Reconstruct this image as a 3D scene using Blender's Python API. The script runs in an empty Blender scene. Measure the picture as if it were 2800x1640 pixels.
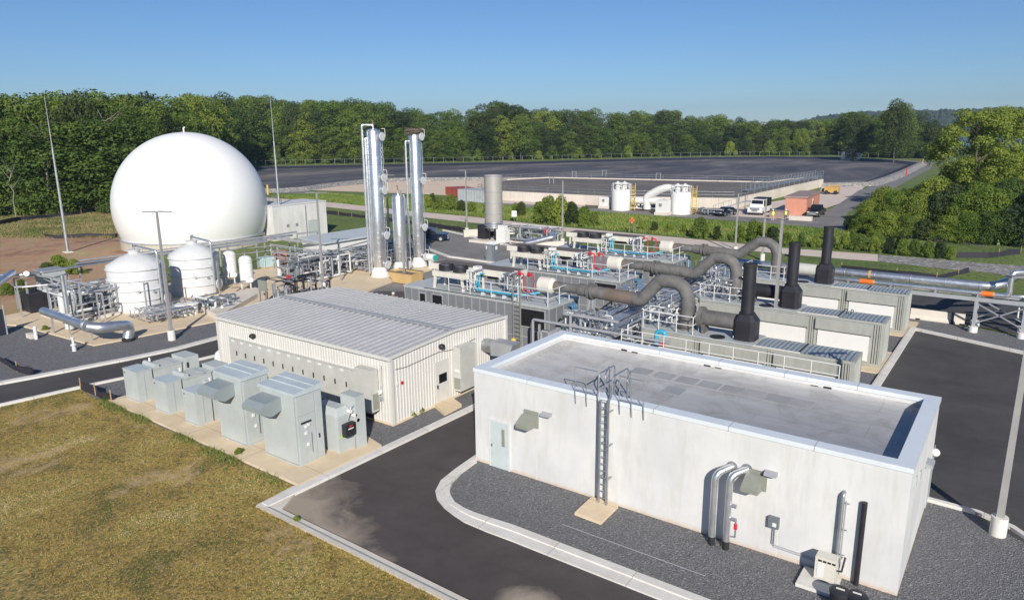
import bpy, math, random
import numpy as np
from mathutils import Vector, Matrix
R = math.radians
sc = bpy.context.scene
COL = sc.collection
# ---------------------------------------------------------------- camera
F, YAW, PITCH, ROLL, CH = 1970.76, -.625, .2308, -.0094, 14.475
fw = np.array([math.sin(YAW)*math.cos(PITCH), math.cos(YAW)*math.cos(PITCH), -math.sin(PITCH)])
r0 = np.array([math.cos(YAW), -math.sin(YAW), 0.]); u0 = np.cross(r0, fw)
rt = r0*math.cos(ROLL)+u0*math.sin(ROLL); up = u0*math.cos(ROLL)-r0*math.sin(ROLL)
cam = bpy.data.cameras.new('camera'); co = bpy.data.objects.new('camera', cam); COL.objects.link(co)
cam.sensor_width = 36; cam.lens = F*36/2800; cam.clip_start = .5; cam.clip_end = 12000
co.matrix_world = Matrix(((rt[0], up[0], -fw[0], 0), (rt[1], up[1], -fw[1], 0), (rt[2], up[2], -fw[2], CH), (0, 0, 0, 1)))
sc.camera = co
# ---------------------------------------------------------------- light
SUN_EL, SUN_DIR = 27.5, -50.0            # direction of the sun in the XY plane, degrees from +X
w = bpy.data.worlds.new('World'); sc.world = w; w.use_nodes = True
nt = w.node_tree; sky = nt.nodes.new('ShaderNodeTexSky'); sky.sky_type = 'NISHITA'; sky.sun_disc = False
sky.sun_elevation = R(SUN_EL); sky.sun_rotation = R(90-SUN_DIR); sky.altitude = 1200; sky.air_density = 1.1; sky.dust_density = .02; sky.ozone_density = 4.5
tn = nt.nodes.new('ShaderNodeMix'); tn.data_type = 'RGBA'; tn.blend_type = 'MULTIPLY'; tn.inputs[0].default_value = 1; tn.inputs[7].default_value = (.79, .965, 1.20, 1); nt.links.new(sky.outputs[0], tn.inputs[6]); nt.links.new(tn.outputs[2], nt.nodes['Background'].inputs[0]); nt.nodes['Background'].inputs[1].default_value = .062
sd = Vector((math.cos(R(SUN_DIR))*math.cos(R(SUN_EL)), math.sin(R(SUN_DIR))*math.cos(R(SUN_EL)), math.sin(R(SUN_EL))))
sl = bpy.data.lights.new('sun', 'SUN'); sl.energy = 5.0; sl.angle = R(.5); sl.color = (1, .94, .85)
so = bpy.data.objects.new('sun', sl); COL.objects.link(so); so.rotation_euler = sd.to_track_quat('Z', 'Y').to_euler(); so.location = sd*300
sc.view_settings.view_transform = 'Standard'; sc.view_settings.look = 'None'; sc.view_settings.exposure = .26; sc.view_settings.gamma = 1
sc.cycles.max_bounces = 6; sc.cycles.transparent_max_bounces = 6; sc.cycles.use_denoising = True
sc.cycles.volume_bounces = 0
# ---------------------------------------------------------------- geometry helpers
def ray(px, py): return fw+rt*(px-1400)/F-up*(py-820)/F
def G(px, py, z=0):                       # the point of the level z seen at a photograph position
    d = ray(px, py); t = (z-CH)/d[2]; return Vector((d[0]*t, d[1]*t, z))
def GY(px, py, Y):                        # the point of the upright plane y = Y
    d = ray(px, py); t = Y/d[1]; return Vector((d[0]*t, Y, CH+d[2]*t))
def GX(px, py, X):
    d = ray(px, py); t = X/d[0]; return Vector((X, d[1]*t, CH+d[2]*t))
def HT(x, y, py, px=None):                # height over (x, y) that reaches row py
    # solve along the vertical line
    k = np.array([x, y, 0.-CH]); lo, hi = 0., 60.
    for _ in range(40):
        m = (lo+hi)/2; v = np.array([x, y, m-CH]); yy = 820-F*(v@up)/(v@fw)
        if yy > py: lo = m
        else: hi = m
    return lo
def basis(d):
    d = d.normalized(); a = Vector((0, 0, 1)) if abs(d.z) < .95 else Vector((1, 0, 0))
    s = d.cross(a).normalized(); return s, s.cross(d).normalized()
class MB:
    def __init__(s): s.v = []; s.f = []
    def add(s, vs, fs):
        n = len(s.v); s.v += [tuple(v) for v in vs]; s.f += [tuple(i+n for i in f) for f in fs]; return s
    def bx(s, x0, x1, y0, y1, z0, z1):
        return s.add([(x0, y0, z0), (x1, y0, z0), (x1, y1, z0), (x0, y1, z0), (x0, y0, z1), (x1, y0, z1), (x1, y1, z1), (x0, y1, z1)],
                     [(3, 2, 1, 0), (4, 5, 6, 7), (0, 1, 5, 4), (1, 2, 6, 5), (2, 3, 7, 6), (3, 0, 4, 7)])
    def cb(s, x, y, z, sx, sy, sz): return s.bx(x-sx/2, x+sx/2, y-sy/2, y+sy/2, z, z+sz)     # box standing at z
    def prism(s, pts, z0, z1):
        n = len(pts); vs = [(p[0], p[1], z0) for p in pts]+[(p[0], p[1], z1) for p in pts]
        a = sum(pts[i][0]*pts[(i+1) % n][1]-pts[(i+1) % n][0]*pts[i][1] for i in range(n))
        fs = [tuple(range(n, 2*n)), tuple(range(n-1, -1, -1))]+[(i, (i+1) % n, n+(i+1) % n, n+i) for i in range(n)]
        if a < 0: fs = [f[::-1] for f in fs]
        return s.add(vs, fs)
    def xprism(s, prof, x0, x1):           # profile in (y, z), extruded along x
        n = len(prof); vs = [(x0, p[0], p[1]) for p in prof]+[(x1, p[0], p[1]) for p in prof]
        a = sum(prof[i][0]*prof[(i+1) % n][1]-prof[(i+1) % n][0]*prof[i][1] for i in range(n))
        fs = [tuple(range(n, 2*n)), tuple(range(n-1, -1, -1))]+[(i, (i+1) % n, n+(i+1) % n, n+i) for i in range(n)]
        if a < 0: fs = [f[::-1] for f in fs]
        return s.add(vs, fs)
    def yprism(s, prof, y0, y1):           # profile in (x, z), extruded along y
        n = len(prof); vs = [(p[0], y0, p[1]) for p in prof]+[(p[0], y1, p[1]) for p in prof]
        a = sum(prof[i][0]*prof[(i+1) % n][1]-prof[(i+1) % n][0]*prof[i][1] for i in range(n))
        fs = [tuple(range(n, 2*n)), tuple(range(n-1, -1, -1))]+[(i, (i+1) % n, n+(i+1) % n, n+i) for i in range(n)]
        if a > 0: fs = [f[::-1] for f in fs]
        return s.add(vs, fs)
    def ring(s, c, a, b, r, seg): return [c+a*(math.cos(2*math.pi*i/seg)*r)+b*(math.sin(2*math.pi*i/seg)*r) for i in range(seg)]
    def cyl(s, p0, p1, r, seg=14, r2=None, caps=True):
        p0 = Vector(p0); p1 = Vector(p1); a, b = basis(p1-p0); r2 = r if r2 is None else r2
        vs = s.ring(p0, a, b, r, seg)+s.ring(p1, a, b, r2, seg)
        fs = [(i, seg+i, seg+(i+1) % seg, (i+1) % seg) for i in range(seg)]
        if caps: fs += [tuple(range(seg)), tuple(range(2*seg-1, seg-1, -1))]
        return s.add(vs, fs)
    def tube(s, path, r, seg=12, round_=0.0, rs=None):
        P = [Vector(p) for p in path]
        if round_ > 0:                       # elbows
            Q = [P[0]]
            for i in range(1, len(P)-1):
                a = (P[i-1]-P[i]); b = (P[i+1]-P[i]); k = min(round_, a.length*.49, b.length*.49)
                A = P[i]+a.normalized()*k; B = P[i]+b.normalized()*k
                for t in (0, .2, .4, .6, .8, 1): Q.append(A*(1-t)**2+P[i]*2*t*(1-t)+B*t*t)
            P = Q+[P[-1]]
        t0 = (P[1]-P[0]).normalized(); a, b = basis(t0); prev = t0; rings = []
        for i, p in enumerate(P):
            if i == 0: t = t0
            elif i == len(P)-1: t = (P[i]-P[i-1]).normalized()
            else: t = ((P[i]-P[i-1]).normalized()+(P[i+1]-P[i]).normalized()).normalized()
            q = prev.rotation_difference(t); a = q @ a; b = q @ b; prev = t
            k = 1
            if 0 < i < len(P)-1:
                c = (P[i]-P[i-1]).normalized().dot(t); k = 1/max(c, .6)
                ax = (P[i]-P[i-1]).cross(P[i+1]-P[i])
            rr = r if rs is None else rs[i]
            if k > 1.001 and ax.length > 1e-6:
                ax = ax.normalized(); m = t.cross(ax)
                rings.append([p+ax*((a*math.cos(w_)+b*math.sin(w_)).dot(ax)*rr)+m*((a*math.cos(w_)+b*math.sin(w_)).dot(m)*rr*k) for w_ in [2*math.pi*j/seg for j in range(seg)]])
            else: rings.append(s.ring(p, a, b, rr, seg))
        vs = [v for rg in rings for v in rg]; fs = []
        for k in range(len(rings)-1):
            for i in range(seg): fs.append((k*seg+i, (k+1)*seg+i, (k+1)*seg+(i+1) % seg, k*seg+(i+1) % seg))
        n = (len(rings)-1)*seg; fs += [tuple(range(seg)), tuple(range(n+seg-1, n-1, -1))]
        return s.add(vs, fs)
    def lathe(s, x, y, prof, seg=24):
        vs = []; fs = []
        for (r, z) in prof: vs += [(x+math.cos(2*math.pi*i/seg)*r, y+math.sin(2*math.pi*i/seg)*r, z) for i in range(seg)]
        for k in range(len(prof)-1):
            for i in range(seg): fs.append((k*seg+i, k*seg+(i+1) % seg, (k+1)*seg+(i+1) % seg, (k+1)*seg+i))
        n = (len(prof)-1)*seg; fs += [tuple(range(seg-1, -1, -1)), tuple(range(n, n+seg))]
        return s.add(vs, fs)
    def bar(s, p0, p1, w_=.08, h=None):
        p0 = Vector(p0); p1 = Vector(p1); h = h or w_; a, b = basis(p1-p0); a = a*(w_/2); b = b*(h/2)
        vs = [p0-a-b, p0+a-b, p0+a+b, p0-a+b, p1-a-b, p1+a-b, p1+a+b, p1-a+b]
        return s.add(vs, [(0, 1, 2, 3), (7, 6, 5, 4), (0, 4, 5, 1), (1, 5, 6, 2), (2, 6, 7, 3), (3, 7, 4, 0)])
    def sphere(s, c, r, n=8, m=12, sz=1):
        prof = [(max(r*math.sin(math.pi*i/n), .001), c[2]-r*sz*math.cos(math.pi*i/n)) for i in range(n+1)]
        return s.lathe(c[0], c[1], prof, m)
    def xf(s, M): s.v = [tuple(M @ Vector(v)) for v in s.v]; return s
    def build(s, name, mat, parent=None, world=True, smooth=True):
        me = bpy.data.meshes.new(name); off = (0, 0, 0)
        if parent is not None and world:
            p = parent; off = Vector((0, 0, 0))
            while p is not None: off += p.location; p = p.parent
        me.from_pydata([(v[0]-off[0], v[1]-off[1], v[2]-off[2]) for v in s.v], [], s.f); me.update()
        if smooth:
            me.polygons.foreach_set('use_smooth', [True]*len(me.polygons)); me.set_sharp_from_angle(angle=R(38))
        me.materials.append(mat); o = bpy.data.objects.new(name, me); COL.objects.link(o)
        if parent is not None: o.parent = parent
        return o
def tag(o, label=None, cat=None, group=None, kind=None):
    if label: o['label'] = label
    if cat: o['category'] = cat
    if group: o['group'] = group
    if kind: o['kind'] = kind
    return o
def thing(name, label, cat, loc=(0, 0, 0), group=None, rz=0):
    o = bpy.data.objects.new(name, None); COL.objects.link(o); o.location = loc; o.rotation_euler = (0, 0, rz); o.empty_display_size = .2
    return tag(o, label, cat, group)
def copy_tree(o, loc, label=None, rz=None, scale=None, mats=None):
    def rec(s, par):
        c = s.copy(); COL.objects.link(c); c.parent = par
        if mats and s.type == 'MESH' and s.name.split('.')[0] in mats:
            c.data = s.data.copy(); c.data.materials[0] = mats[s.name.split('.')[0]]
        for ch in list(s.children): rec(ch, c)
        return c
    c = rec(o, None); c.location = loc
    if rz is not None: c.rotation_euler = (0, 0, rz)
    if scale is not None: c.scale = scale if hasattr(scale, '__len__') else (scale,)*3
    if label: c['label'] = label
    return c
# ---------------------------------------------------------------- materials
def srgb(r, g, b): return tuple(((c/255)/12.92 if c/255 <= .04045 else ((c/255+.055)/1.055)**2.4) for c in (r, g, b))+(1,)
class NT:
    def __init__(s, name):
        s.m = bpy.data.materials.new(name); s.m.use_nodes = True; s.t = s.m.node_tree; s.b = s.t.nodes['Principled BSDF']
    def n(s, typ, **k):
        nd = s.t.nodes.new(typ)
        for a, v in k.items():
            if a.startswith('i_'): nd.inputs[a[2:].replace('_', ' ')].default_value = v
            else: setattr(nd, a, v)
        return nd
    def l(s, a, b): s.t.links.new(a, b)
    def noise(s, scale, detail=4, rough=.6, vec=None, dist=0):
        nd = s.n('ShaderNodeTexNoise'); nd.inputs['Scale'].default_value = scale; nd.inputs['Detail'].default_value = detail; nd.inputs['Roughness'].default_value = rough; nd.inputs['Distortion'].default_value = dist
        if vec is not None: s.l(vec, nd.inputs['Vector'])
        return nd.outputs['Fac']
    def ramp(s, fac, stops):
        nd = s.n('ShaderNodeValToRGB'); cr = nd.color_ramp
        while len(cr.elements) < len(stops): cr.elements.new(.5)
        for e, (p, c) in zip(cr.elements, stops): e.position = p; e.color = c if len(c) == 4 else tuple(c)+(1,)
        s.l(fac, nd.inputs[0]); return nd.outputs[0]
    def mix(s, fac, a, b, mode='MIX'):
        nd = s.n('ShaderNodeMix', data_type='RGBA', blend_type=mode)
        for sock, v in ((nd.inputs[0], fac), (nd.inputs[6], a), (nd.inputs[7], b)):
            if hasattr(v, 'is_linked') or hasattr(v, 'links'): s.l(v, sock)
            else: sock.default_value = v
        return nd.outputs[2]
    def co(s): return s.n('ShaderNodeNewGeometry').outputs['Position']
    def scaled(s, v, sc_):
        nd = s.n('ShaderNodeMapping'); nd.inputs['Scale'].default_value = sc_; s.l(v, nd.inputs[0]); return nd.outputs[0]
    def bump(s, h, strength=.3, dist=.02):
        nd = s.n('ShaderNodeBump'); nd.inputs['Strength'].default_value = strength; nd.inputs['Distance'].default_value = dist; s.l(h, nd.inputs['Height']); s.l(nd.outputs[0], s.b.inputs['Normal'])
def g3(v, k=1): return (v[0]*k, v[1]*k, v[2]*k, 1)
def painted(name, c, rough=.55, metal=0, var=.12, scale=1.2, dirt=.12, bump=0):
    n = NT(name); p = n.co(); f = n.noise(scale, 5, .65, p)
    col = n.ramp(f, [(.3, g3(c, 1-var)), (.7, g3(c, 1+var*.4))])
    if dirt > 0:                               # rain streaks and grime
        st = n.noise(1, 4, .7, n.scaled(p, (5, 5, .7))); m = n.ramp(st, [(.45, (0, 0, 0)), (.8, (1, 1, 1))])
        mm = n.n('ShaderNodeMath', operation='MULTIPLY'); n.l(m, mm.inputs[0]); mm.inputs[1].default_value = dirt*2
        col = n.mix(mm.outputs[0], col, (c[0]*.5+.02, c[1]*.47+.018, c[2]*.42+.014, 1))
    n.l(col, n.b.inputs['Base Color']); n.b.inputs['Metallic'].default_value = metal
    rr = n.n('ShaderNodeMapRange'); n.l(f, rr.inputs[0]); rr.inputs[3].default_value = rough-.08; rr.inputs[4].default_value = rough+.1; n.l(rr.outputs[0], n.b.inputs['Roughness'])
    if bump: n.bump(n.noise(6, 4, .6, p), bump, .02)
    return n.m
def metal_(name, c=(.72, .74, .76), rough=.32, bump=.25, bs=4, dirt=.1):
    n = NT(name); p = n.co(); f = n.noise(bs, 3, .5, p)
    n.l(n.ramp(n.noise(1.4, 5, .7, p), [(.3, g3(c, .78-dirt)), (.7, g3(c, 1))]), n.b.inputs['Base Color']); n.b.inputs['Metallic'].default_value = .9
    rr = n.n('ShaderNodeMapRange'); n.l(n.noise(3, 4, .6, p), rr.inputs[0]); rr.inputs[3].default_value = rough-.1; rr.inputs[4].default_value = rough+.14; n.l(rr.outputs[0], n.b.inputs['Roughness'])
    n.bump(f, bump, .03); return n.m
M = {}
M['white'] = painted('white_paint', (.60, .61, .61), .5, dirt=.06, var=.05)
M['bright'] = painted('bright_white', (.70, .695, .675), .45, dirt=.03, var=.04)
M['cream'] = painted('cream_steel', (.66, .63, .55), .5, dirt=.12)
M['wrap'] = painted('canvas_wrap', (.62, .59, .52), .85, dirt=.15)
M['grey'] = painted('cabinet_grey', (.43, .465, .46), .45, dirt=.08, var=.09)
M['hoodgrey'] = painted('hood_grey', (.25, .29, .30), .4, dirt=.06, var=.06)
M['beige'] = painted('beige_steel', (.50, .50, .465), .5, dirt=.1)
M['louver'] = painted('louver_grey', (.25, .26, .22), .5, dirt=.06)
M['contgrey'] = painted('container_grey', (.36, .37, .34), .5, dirt=.16)
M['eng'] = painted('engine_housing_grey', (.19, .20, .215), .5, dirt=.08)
M['engtrim'] = painted('housing_trim', (.34, .35, .36), .5, dirt=.06)
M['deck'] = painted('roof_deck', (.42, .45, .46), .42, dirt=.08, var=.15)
M['black'] = painted('black_steel', (.022, .021, .027), .5, dirt=.02, var=.3)
M['dark'] = painted('dark_opening', (.012, .012, .014), .5, dirt=0)
M['rubber'] = painted('rubber', (.02, .02, .02), .8, dirt=0)
M['duct'] = painted('weathered_duct', (.15, .145, .14), .7, dirt=.22, var=.4, scale=1.6, bump=.3)
M['rust'] = painted('scorched_duct', (.17, .13, .105), .65, dirt=.12, var=.3, scale=.8)
M['cyan'] = painted('cyan_pipe', (.05, .36, .52), .45, dirt=.04)
M['blue'] = painted('blue_drum', (.02, .06, .45), .4, dirt=0)
M['bluepipe'] = painted('blue_pipe', (.06, .16, .27), .5, dirt=.05)
M['red'] = painted('red_pipe', (.55, .02, .035), .45, dirt=.02)
M['yellow'] = painted('yellow_rail', (.62, .45, .08), .5, dirt=.05)
M['orange'] = painted('orange_paint', (.85, .17, .02), .5, dirt=.03)
M['machine'] = painted('machine_orange', (.50, .31, .10), .5, dirt=.1)
M['tan'] = painted('tan_wood', (.48, .33, .17), .7, dirt=.1)
M['redbox'] = painted('red_container', (.36, .07, .05), .55, dirt=.1)
M['brick'] = painted('terracotta_wall', (.50, .22, .15), .8, dirt=.05)
M['brickroof'] = painted('shed_roof', (.30, .22, .20), .8, dirt=.1)
M['teal'] = painted('teal_motor', (.02, .36, .30), .4, dirt=0)
M['lime'] = painted('lime_cone', (.45, .62, .2), .5, dirt=0)
M['hivis'] = painted('hi_vis_vest', (.7, .85, .08), .8, dirt=0)
M['orangevest'] = painted('orange_vest', (.9, .3, .1), .8, dirt=0)
M['skin'] = painted('skin', (.55, .33, .23), .6, dirt=0)
M['jeans'] = painted('dark_trousers', (.05, .06, .09), .9, dirt=0)
M['galv'] = metal_('galvanised_steel', (.55, .57, .59), .5, .1, 8)
M['steel'] = metal_('polished_cladding', (.90, .905, .91), .30, .14, 3.5, .03)
M['alu'] = metal_('pipe_cladding', (.84, .86, .88), .34, .12, 5, .04)
M['galvp'] = painted('zinc_grey_steel', (.43, .44, .46), .42, metal=.35, dirt=.06)
M['pole'] = painted('lamp_post_grey', (.36, .35, .34), .42, metal=.2, dirt=.04)
M['lamp'] = painted('lamp_head', (.20, .20, .20), .5, dirt=0)
M['glass'] = NT('window_glass').m; M['glass'].node_tree.nodes['Principled BSDF'].inputs['Base Color'].default_value = (.012, .015, .018, 1); M['glass'].node_tree.nodes['Principled BSDF'].inputs['Roughness'].default_value = .08
M['car'] = painted('dark_blue_paint', (.008, .012, .03), .2, dirt=0)
M['carblack'] = painted('black_car_paint', (.01, .013, .014), .2, dirt=0)
M['toilet'] = painted('grey_plastic', (.15, .17, .19), .5, dirt=0)
M['lidgrey'] = painted('cabinet_lid', (.46, .52, .54), .35, dirt=.04)
M['cap'] = painted('coping_metal', (.72, .77, .80), .35, metal=.1, dirt=.02, var=.05)
M['navy'] = painted('navy_box', (.03, .05, .10), .5, dirt=0)
M['silver_tank'] = painted('oxidizer_shell', (.42, .40, .37), .45, metal=.3, dirt=.06, var=.06)
M['twig'] = painted('nest_twigs', (.16, .13, .10), .9, dirt=0, scale=8)
M['bark'] = painted('bark', (.10, .085, .065), .9, dirt=0, scale=3)
M['deadwood'] = painted('pale_deadwood', (.26, .23, .19), .9, dirt=0, scale=3)
def m_stucco():
    n = NT('wall_render'); p = n.co(); f = n.noise(.35, 5, .6, p)
    c = n.ramp(f, [(.38, (.56, .56, .555)), (.62, (.64, .635, .62))]); st = n.noise(1, 5, .7, n.scaled(p, (1.2, 1.2, .25)))
    c = n.mix(n.ramp(st, [(.48, (0, 0, 0)), (.68, (.6, .6, .6))]), c, (.49, .475, .43, 1))
    s2 = n.noise(1, 6, .75, n.scaled(p, (4.5, 4.5, .12))); c = n.mix(n.ramp(s2, [(.58, (0, 0, 0)), (.74, (.28, .28, .28))]), c, (.45, .44, .41, 1))
    # stained skirting just over the gravel
    sx = n.n('ShaderNodeSeparateXYZ'); n.l(p, sx.inputs[0]); ad = n.n('ShaderNodeMath', operation='MULTIPLY_ADD'); n.l(n.noise(3, 4, .7, p), ad.inputs[0]); ad.inputs[1].default_value = .35; n.l(sx.outputs[2], ad.inputs[2])
    c = n.mix(n.ramp(ad.outputs[0], [(.16, (1, 1, 1)), (.40, (0, 0, 0))]), c, (.56, .43, .30, 1))
    n.l(c, n.b.inputs['Base Color']); n.b.inputs['Roughness'].default_value = .9; n.bump(n.noise(40, 3, .6, p), .12, .01); return n.m
M['stucco'] = m_stucco()
def m_roofmem():
    n = NT('roof_membrane'); p = n.co()
    a = n.noise(1, 6, .7, n.scaled(p, (.25, 1.5, 1))); b = n.noise(.6, 6, .75, p, .6)
    c = n.ramp(a, [(.3, (.40, .40, .40)), (.7, (.50, .495, .485))]); c = n.mix(n.ramp(b, [(.47, (0, 0, 0)), (.62, (.75, .75, .75))]), c, (.33, .32, .30, 1))
    br = n.n('ShaderNodeTexBrick'); n.l(p, br.inputs[0]); br.inputs['Scale'].default_value = 1; br.inputs['Brick Width'].default_value = 7.5; br.inputs['Row Height'].default_value = 1.45; br.inputs['Mortar Size'].default_value = .012
    br.inputs['Color1'].default_value = (1, 1, 1, 1); br.inputs['Color2'].default_value = (.93, .93, .94, 1); br.inputs['Mortar'].default_value = (.72, .72, .72, 1)
    c = n.mix(1.0, c, br.outputs[0], 'MULTIPLY'); n.l(c, n.b.inputs['Base Color']); n.b.inputs['Roughness'].default_value = .7; return n.m
M['roofmem'] = m_roofmem()
def m_gravel(name, ca, cb, sc_=14, tint=None):
    n = NT(name); p = n.co(); v = n.n('ShaderNodeTexVoronoi'); v.inputs['Scale'].default_value = sc_; n.l(p, v.inputs[0])
    bw = n.n('ShaderNodeSeparateColor'); n.l(v.outputs['Color'], bw.inputs[0])
    c = n.ramp(bw.outputs[0], [(0, g3(ca, .62)), (.55, ca), (.9, cb), (1, g3(cb, 1.45))])
    big = n.noise(.25, 5, .65, p); c = n.mix(n.ramp(big, [(.35, (0, 0, 0)), (.75, (.5, .5, .5))]), c, g3(tint or ca, .9))
    n.l(c, n.b.inputs['Base Color']); n.b.inputs['Roughness'].default_value = .85; n.bump(v.outputs['Distance'], .8, .05); return n.m
M['gravel'] = m_gravel('blue_grey_gravel', (.155, .155, .162), (.22, .22, .228), 22)
M['gravellight'] = m_gravel('light_gravel', (.24, .23, .215), (.38, .36, .34), 3)
def m_asphalt(name, base, stains=True, sand=None):
    n = NT(name); p = n.co(); f = n.noise(.22, 6, .7, p, .4); fine = n.noise(24, 4, .8, p)
    c = n.ramp(f, [(.36, g3(base, .8)), (.5, g3(base, 1.0)), (.66, g3(base, 1.25))])
    c = n.mix(n.ramp(fine, [(.5, (0, 0, 0)), (.8, (.22, .22, .22))]), c, (.2, .2, .2, 1))
    st = n.noise(1, 5, .7, n.scaled(p, (.12, .9, 1))); c = n.mix(n.ramp(st, [(.50, (0, 0, 0)), (.68, (.4, .4, .4))]), c, g3(base, .62))
    if sand:                                   # washed-in silt where the slab drains, round two spots
        for (x, y, r_) in sand:
            vm = n.n('ShaderNodeVectorMath', operation='DISTANCE'); n.l(p, vm.inputs[0]); vm.inputs[1].default_value = (x, y, 0)
            ad = n.n('ShaderNodeMath', operation='MULTIPLY_ADD'); n.l(n.noise(.9, 6, .7, p, .5), ad.inputs[0]); ad.inputs[1].default_value = r_*1.2; n.l(vm.outputs['Value'], ad.inputs[2])
            dv = n.n('ShaderNodeMath', operation='DIVIDE'); n.l(ad.outputs[0], dv.inputs[0]); dv.inputs[1].default_value = r_*2.4
            c = n.mix(n.ramp(dv.outputs[0], [(.42, (.92, .92, .92)), (.74, (0, 0, 0))]), c, (.36, .30, .235, 1))
    n.l(c, n.b.inputs['Base Color']); n.b.inputs['Roughness'].default_value = .8; n.bump(fine, .25, .01); return n.m
M['asphalt'] = m_asphalt('asphalt', (.068, .057, .054), sand=[(-22.6, 15.6, 2.7), (-19.6, 14.9, 1.9), (-11.3, 16.2, 1.0), (-17.2, 14.8, 1.0)])
M['asphalt2'] = m_asphalt('old_asphalt', (.20, .19, .18))
M['asphalt3'] = m_asphalt('lot_asphalt', (.062, .057, .055))
def m_conc(name, a, b, sc_=.6, stain=(.4, .33, .22), joints=None):
    n = NT(name); p = n.co(); f = n.noise(sc_, 6, .7, p, .3); c = n.ramp(f, [(.3, a), (.7, b)])
    st = n.noise(sc_*2.3, 6, .75, p, .8); c = n.mix(n.ramp(st, [(.52, (0, 0, 0)), (.85, (.5, .5, .5))]), c, tuple(stain)+(1,))
    if joints:
        br = n.n('ShaderNodeTexBrick'); n.l(p, br.inputs[0]); br.inputs['Scale'].default_value = 1; br.inputs['Brick Width'].default_value = joints; br.inputs['Row Height'].default_value = joints; br.offset = 0
        br.inputs['Mortar Size'].default_value = .015; br.inputs['Color1'].default_value = (1, 1, 1, 1); br.inputs['Color2'].default_value = (.94, .94, .94, 1); br.inputs['Mortar'].default_value = (.55, .52, .5, 1); c = n.mix(1.0, c, br.outputs[0], 'MULTIPLY')
    n.l(c, n.b.inputs['Base Color']); n.b.inputs['Roughness'].default_value = .85; n.bump(n.noise(30, 4, .7, p), .15, .01); return n.m
M['pad'] = m_conc('tan_concrete', (.60, .47, .31, 1), (.72, .60, .43, 1), stain=(.50, .38, .23), joints=4.6)
M['kerb'] = m_conc('kerb_concrete', (.60, .575, .53, 1), (.72, .70, .66, 1), 1.2, stain=(.5, .45, .36), joints=3.05)
M['conc'] = m_conc('grey_concrete', (.55, .50, .43, 1), (.66, .61, .54, 1), .5)
M['trail'] = m_conc('trail_surface', (.56, .46, .39, 1), (.66, .56, .49, 1), .3)
M['sand'] = m_conc('sand', (.60, .47, .34, 1), (.70, .57, .44, 1), .1)
def m_soil():
    n = NT('soil'); p = n.co(); f = n.noise(.18, 8, .75, p, .8); st = n.noise(1, 7, .75, n.scaled(p, (.5, .12, 1)), .5)
    c = n.ramp(f, [(.38, (.20, .10, .055)), (.5, (.40, .22, .12)), (.60, (.30, .24, .09)), (.68, (.52, .36, .23))]); c = n.mix(n.ramp(st, [(.4, (0, 0, 0)), (.7, (.6, .6, .6))]), c, (.42, .32, .25, 1))
    n.l(c, n.b.inputs['Base Color']); n.b.inputs['Roughness'].default_value = .95; n.bump(n.noise(2.5, 6, .75, p), .6, .12); return n.m
M['soil'] = m_soil()
def m_grass(name, cols, sc_=.12, fine=9, patch=None, bump=.8):
    n = NT(name); p = n.co(); f = n.noise(sc_, 9, .72, p, .6); c = n.ramp(f, [(.32+.36*i/(len(cols)-1), x) for i, x in enumerate(cols)])
    g = n.noise(1, 5, .8, n.scaled(p, (fine, fine*.8, fine))); c = n.mix(n.ramp(g, [(.40, (.8, .8, .8)), (.56, (0, 0, 0))]), c, g3(cols[0], .45))
    g2 = n.noise(1, 4, .8, n.scaled(p, (fine*1.7, fine*1.2, fine))); c = n.mix(n.ramp(g2, [(.52, (0, 0, 0)), (.66, (.75, .75, .75))]), c, g3(cols[-1], 1.3))
    if patch: c = n.mix(n.ramp(n.noise(patch[1], 6, .7, p, .5), [(patch[2], (0, 0, 0)), (patch[2]+.1, (.8, .8, .8))]), c, patch[0])
    n.l(c, n.b.inputs['Base Color']); n.b.inputs['Roughness'].default_value = .95; n.bump(g, bump, .08); return n.m
M['dry'] = m_grass('dry_turf', [(.075, .125, .02), (.18, .135, .035), (.38, .26, .07), (.29, .25, .05), (.52, .38, .18)], .34, 6, ((.50, .36, .22, 1), .3, .56), bump=.9)
M['green'] = m_grass('green_turf', [(.055, .10, .02), (.10, .17, .025), (.15, .21, .04), (.22, .20, .07)], .08, 2.2)
M['meadow'] = m_grass('rough_meadow', [(.06, .08, .02), (.10, .11, .03), (.19, .16, .07), (.24, .20, .10)], .12, 2.5)
def m_liner():
    n = NT('pond_liner'); p = n.co(); f = n.noise(1, 7, .75, n.scaled(p, (.05, .02, 1)), .6)
    c = n.ramp(f, [(.34, (.035, .036, .048)), (.48, (.085, .082, .09)), (.58, (.15, .14, .135)), (.70, (.26, .24, .20))]); n.l(c, n.b.inputs['Base Color'])
    n.b.inputs['Roughness'].default_value = .75; n.bump(f, .5, .3); return n.m
M['liner'] = m_liner()
def m_cover():
    n = NT('tank_cover_membrane'); p = n.co(); f = n.noise(1, 7, .75, n.scaled(p, (.10, .35, 1)), .6)
    n.l(n.ramp(f, [(.35, (.09, .08, .07)), (.55, (.17, .15, .13)), (.75, (.28, .25, .21))]), n.b.inputs['Base Color']); n.b.inputs['Roughness'].default_value = .8; return n.m
M['cover'] = m_cover()
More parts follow.
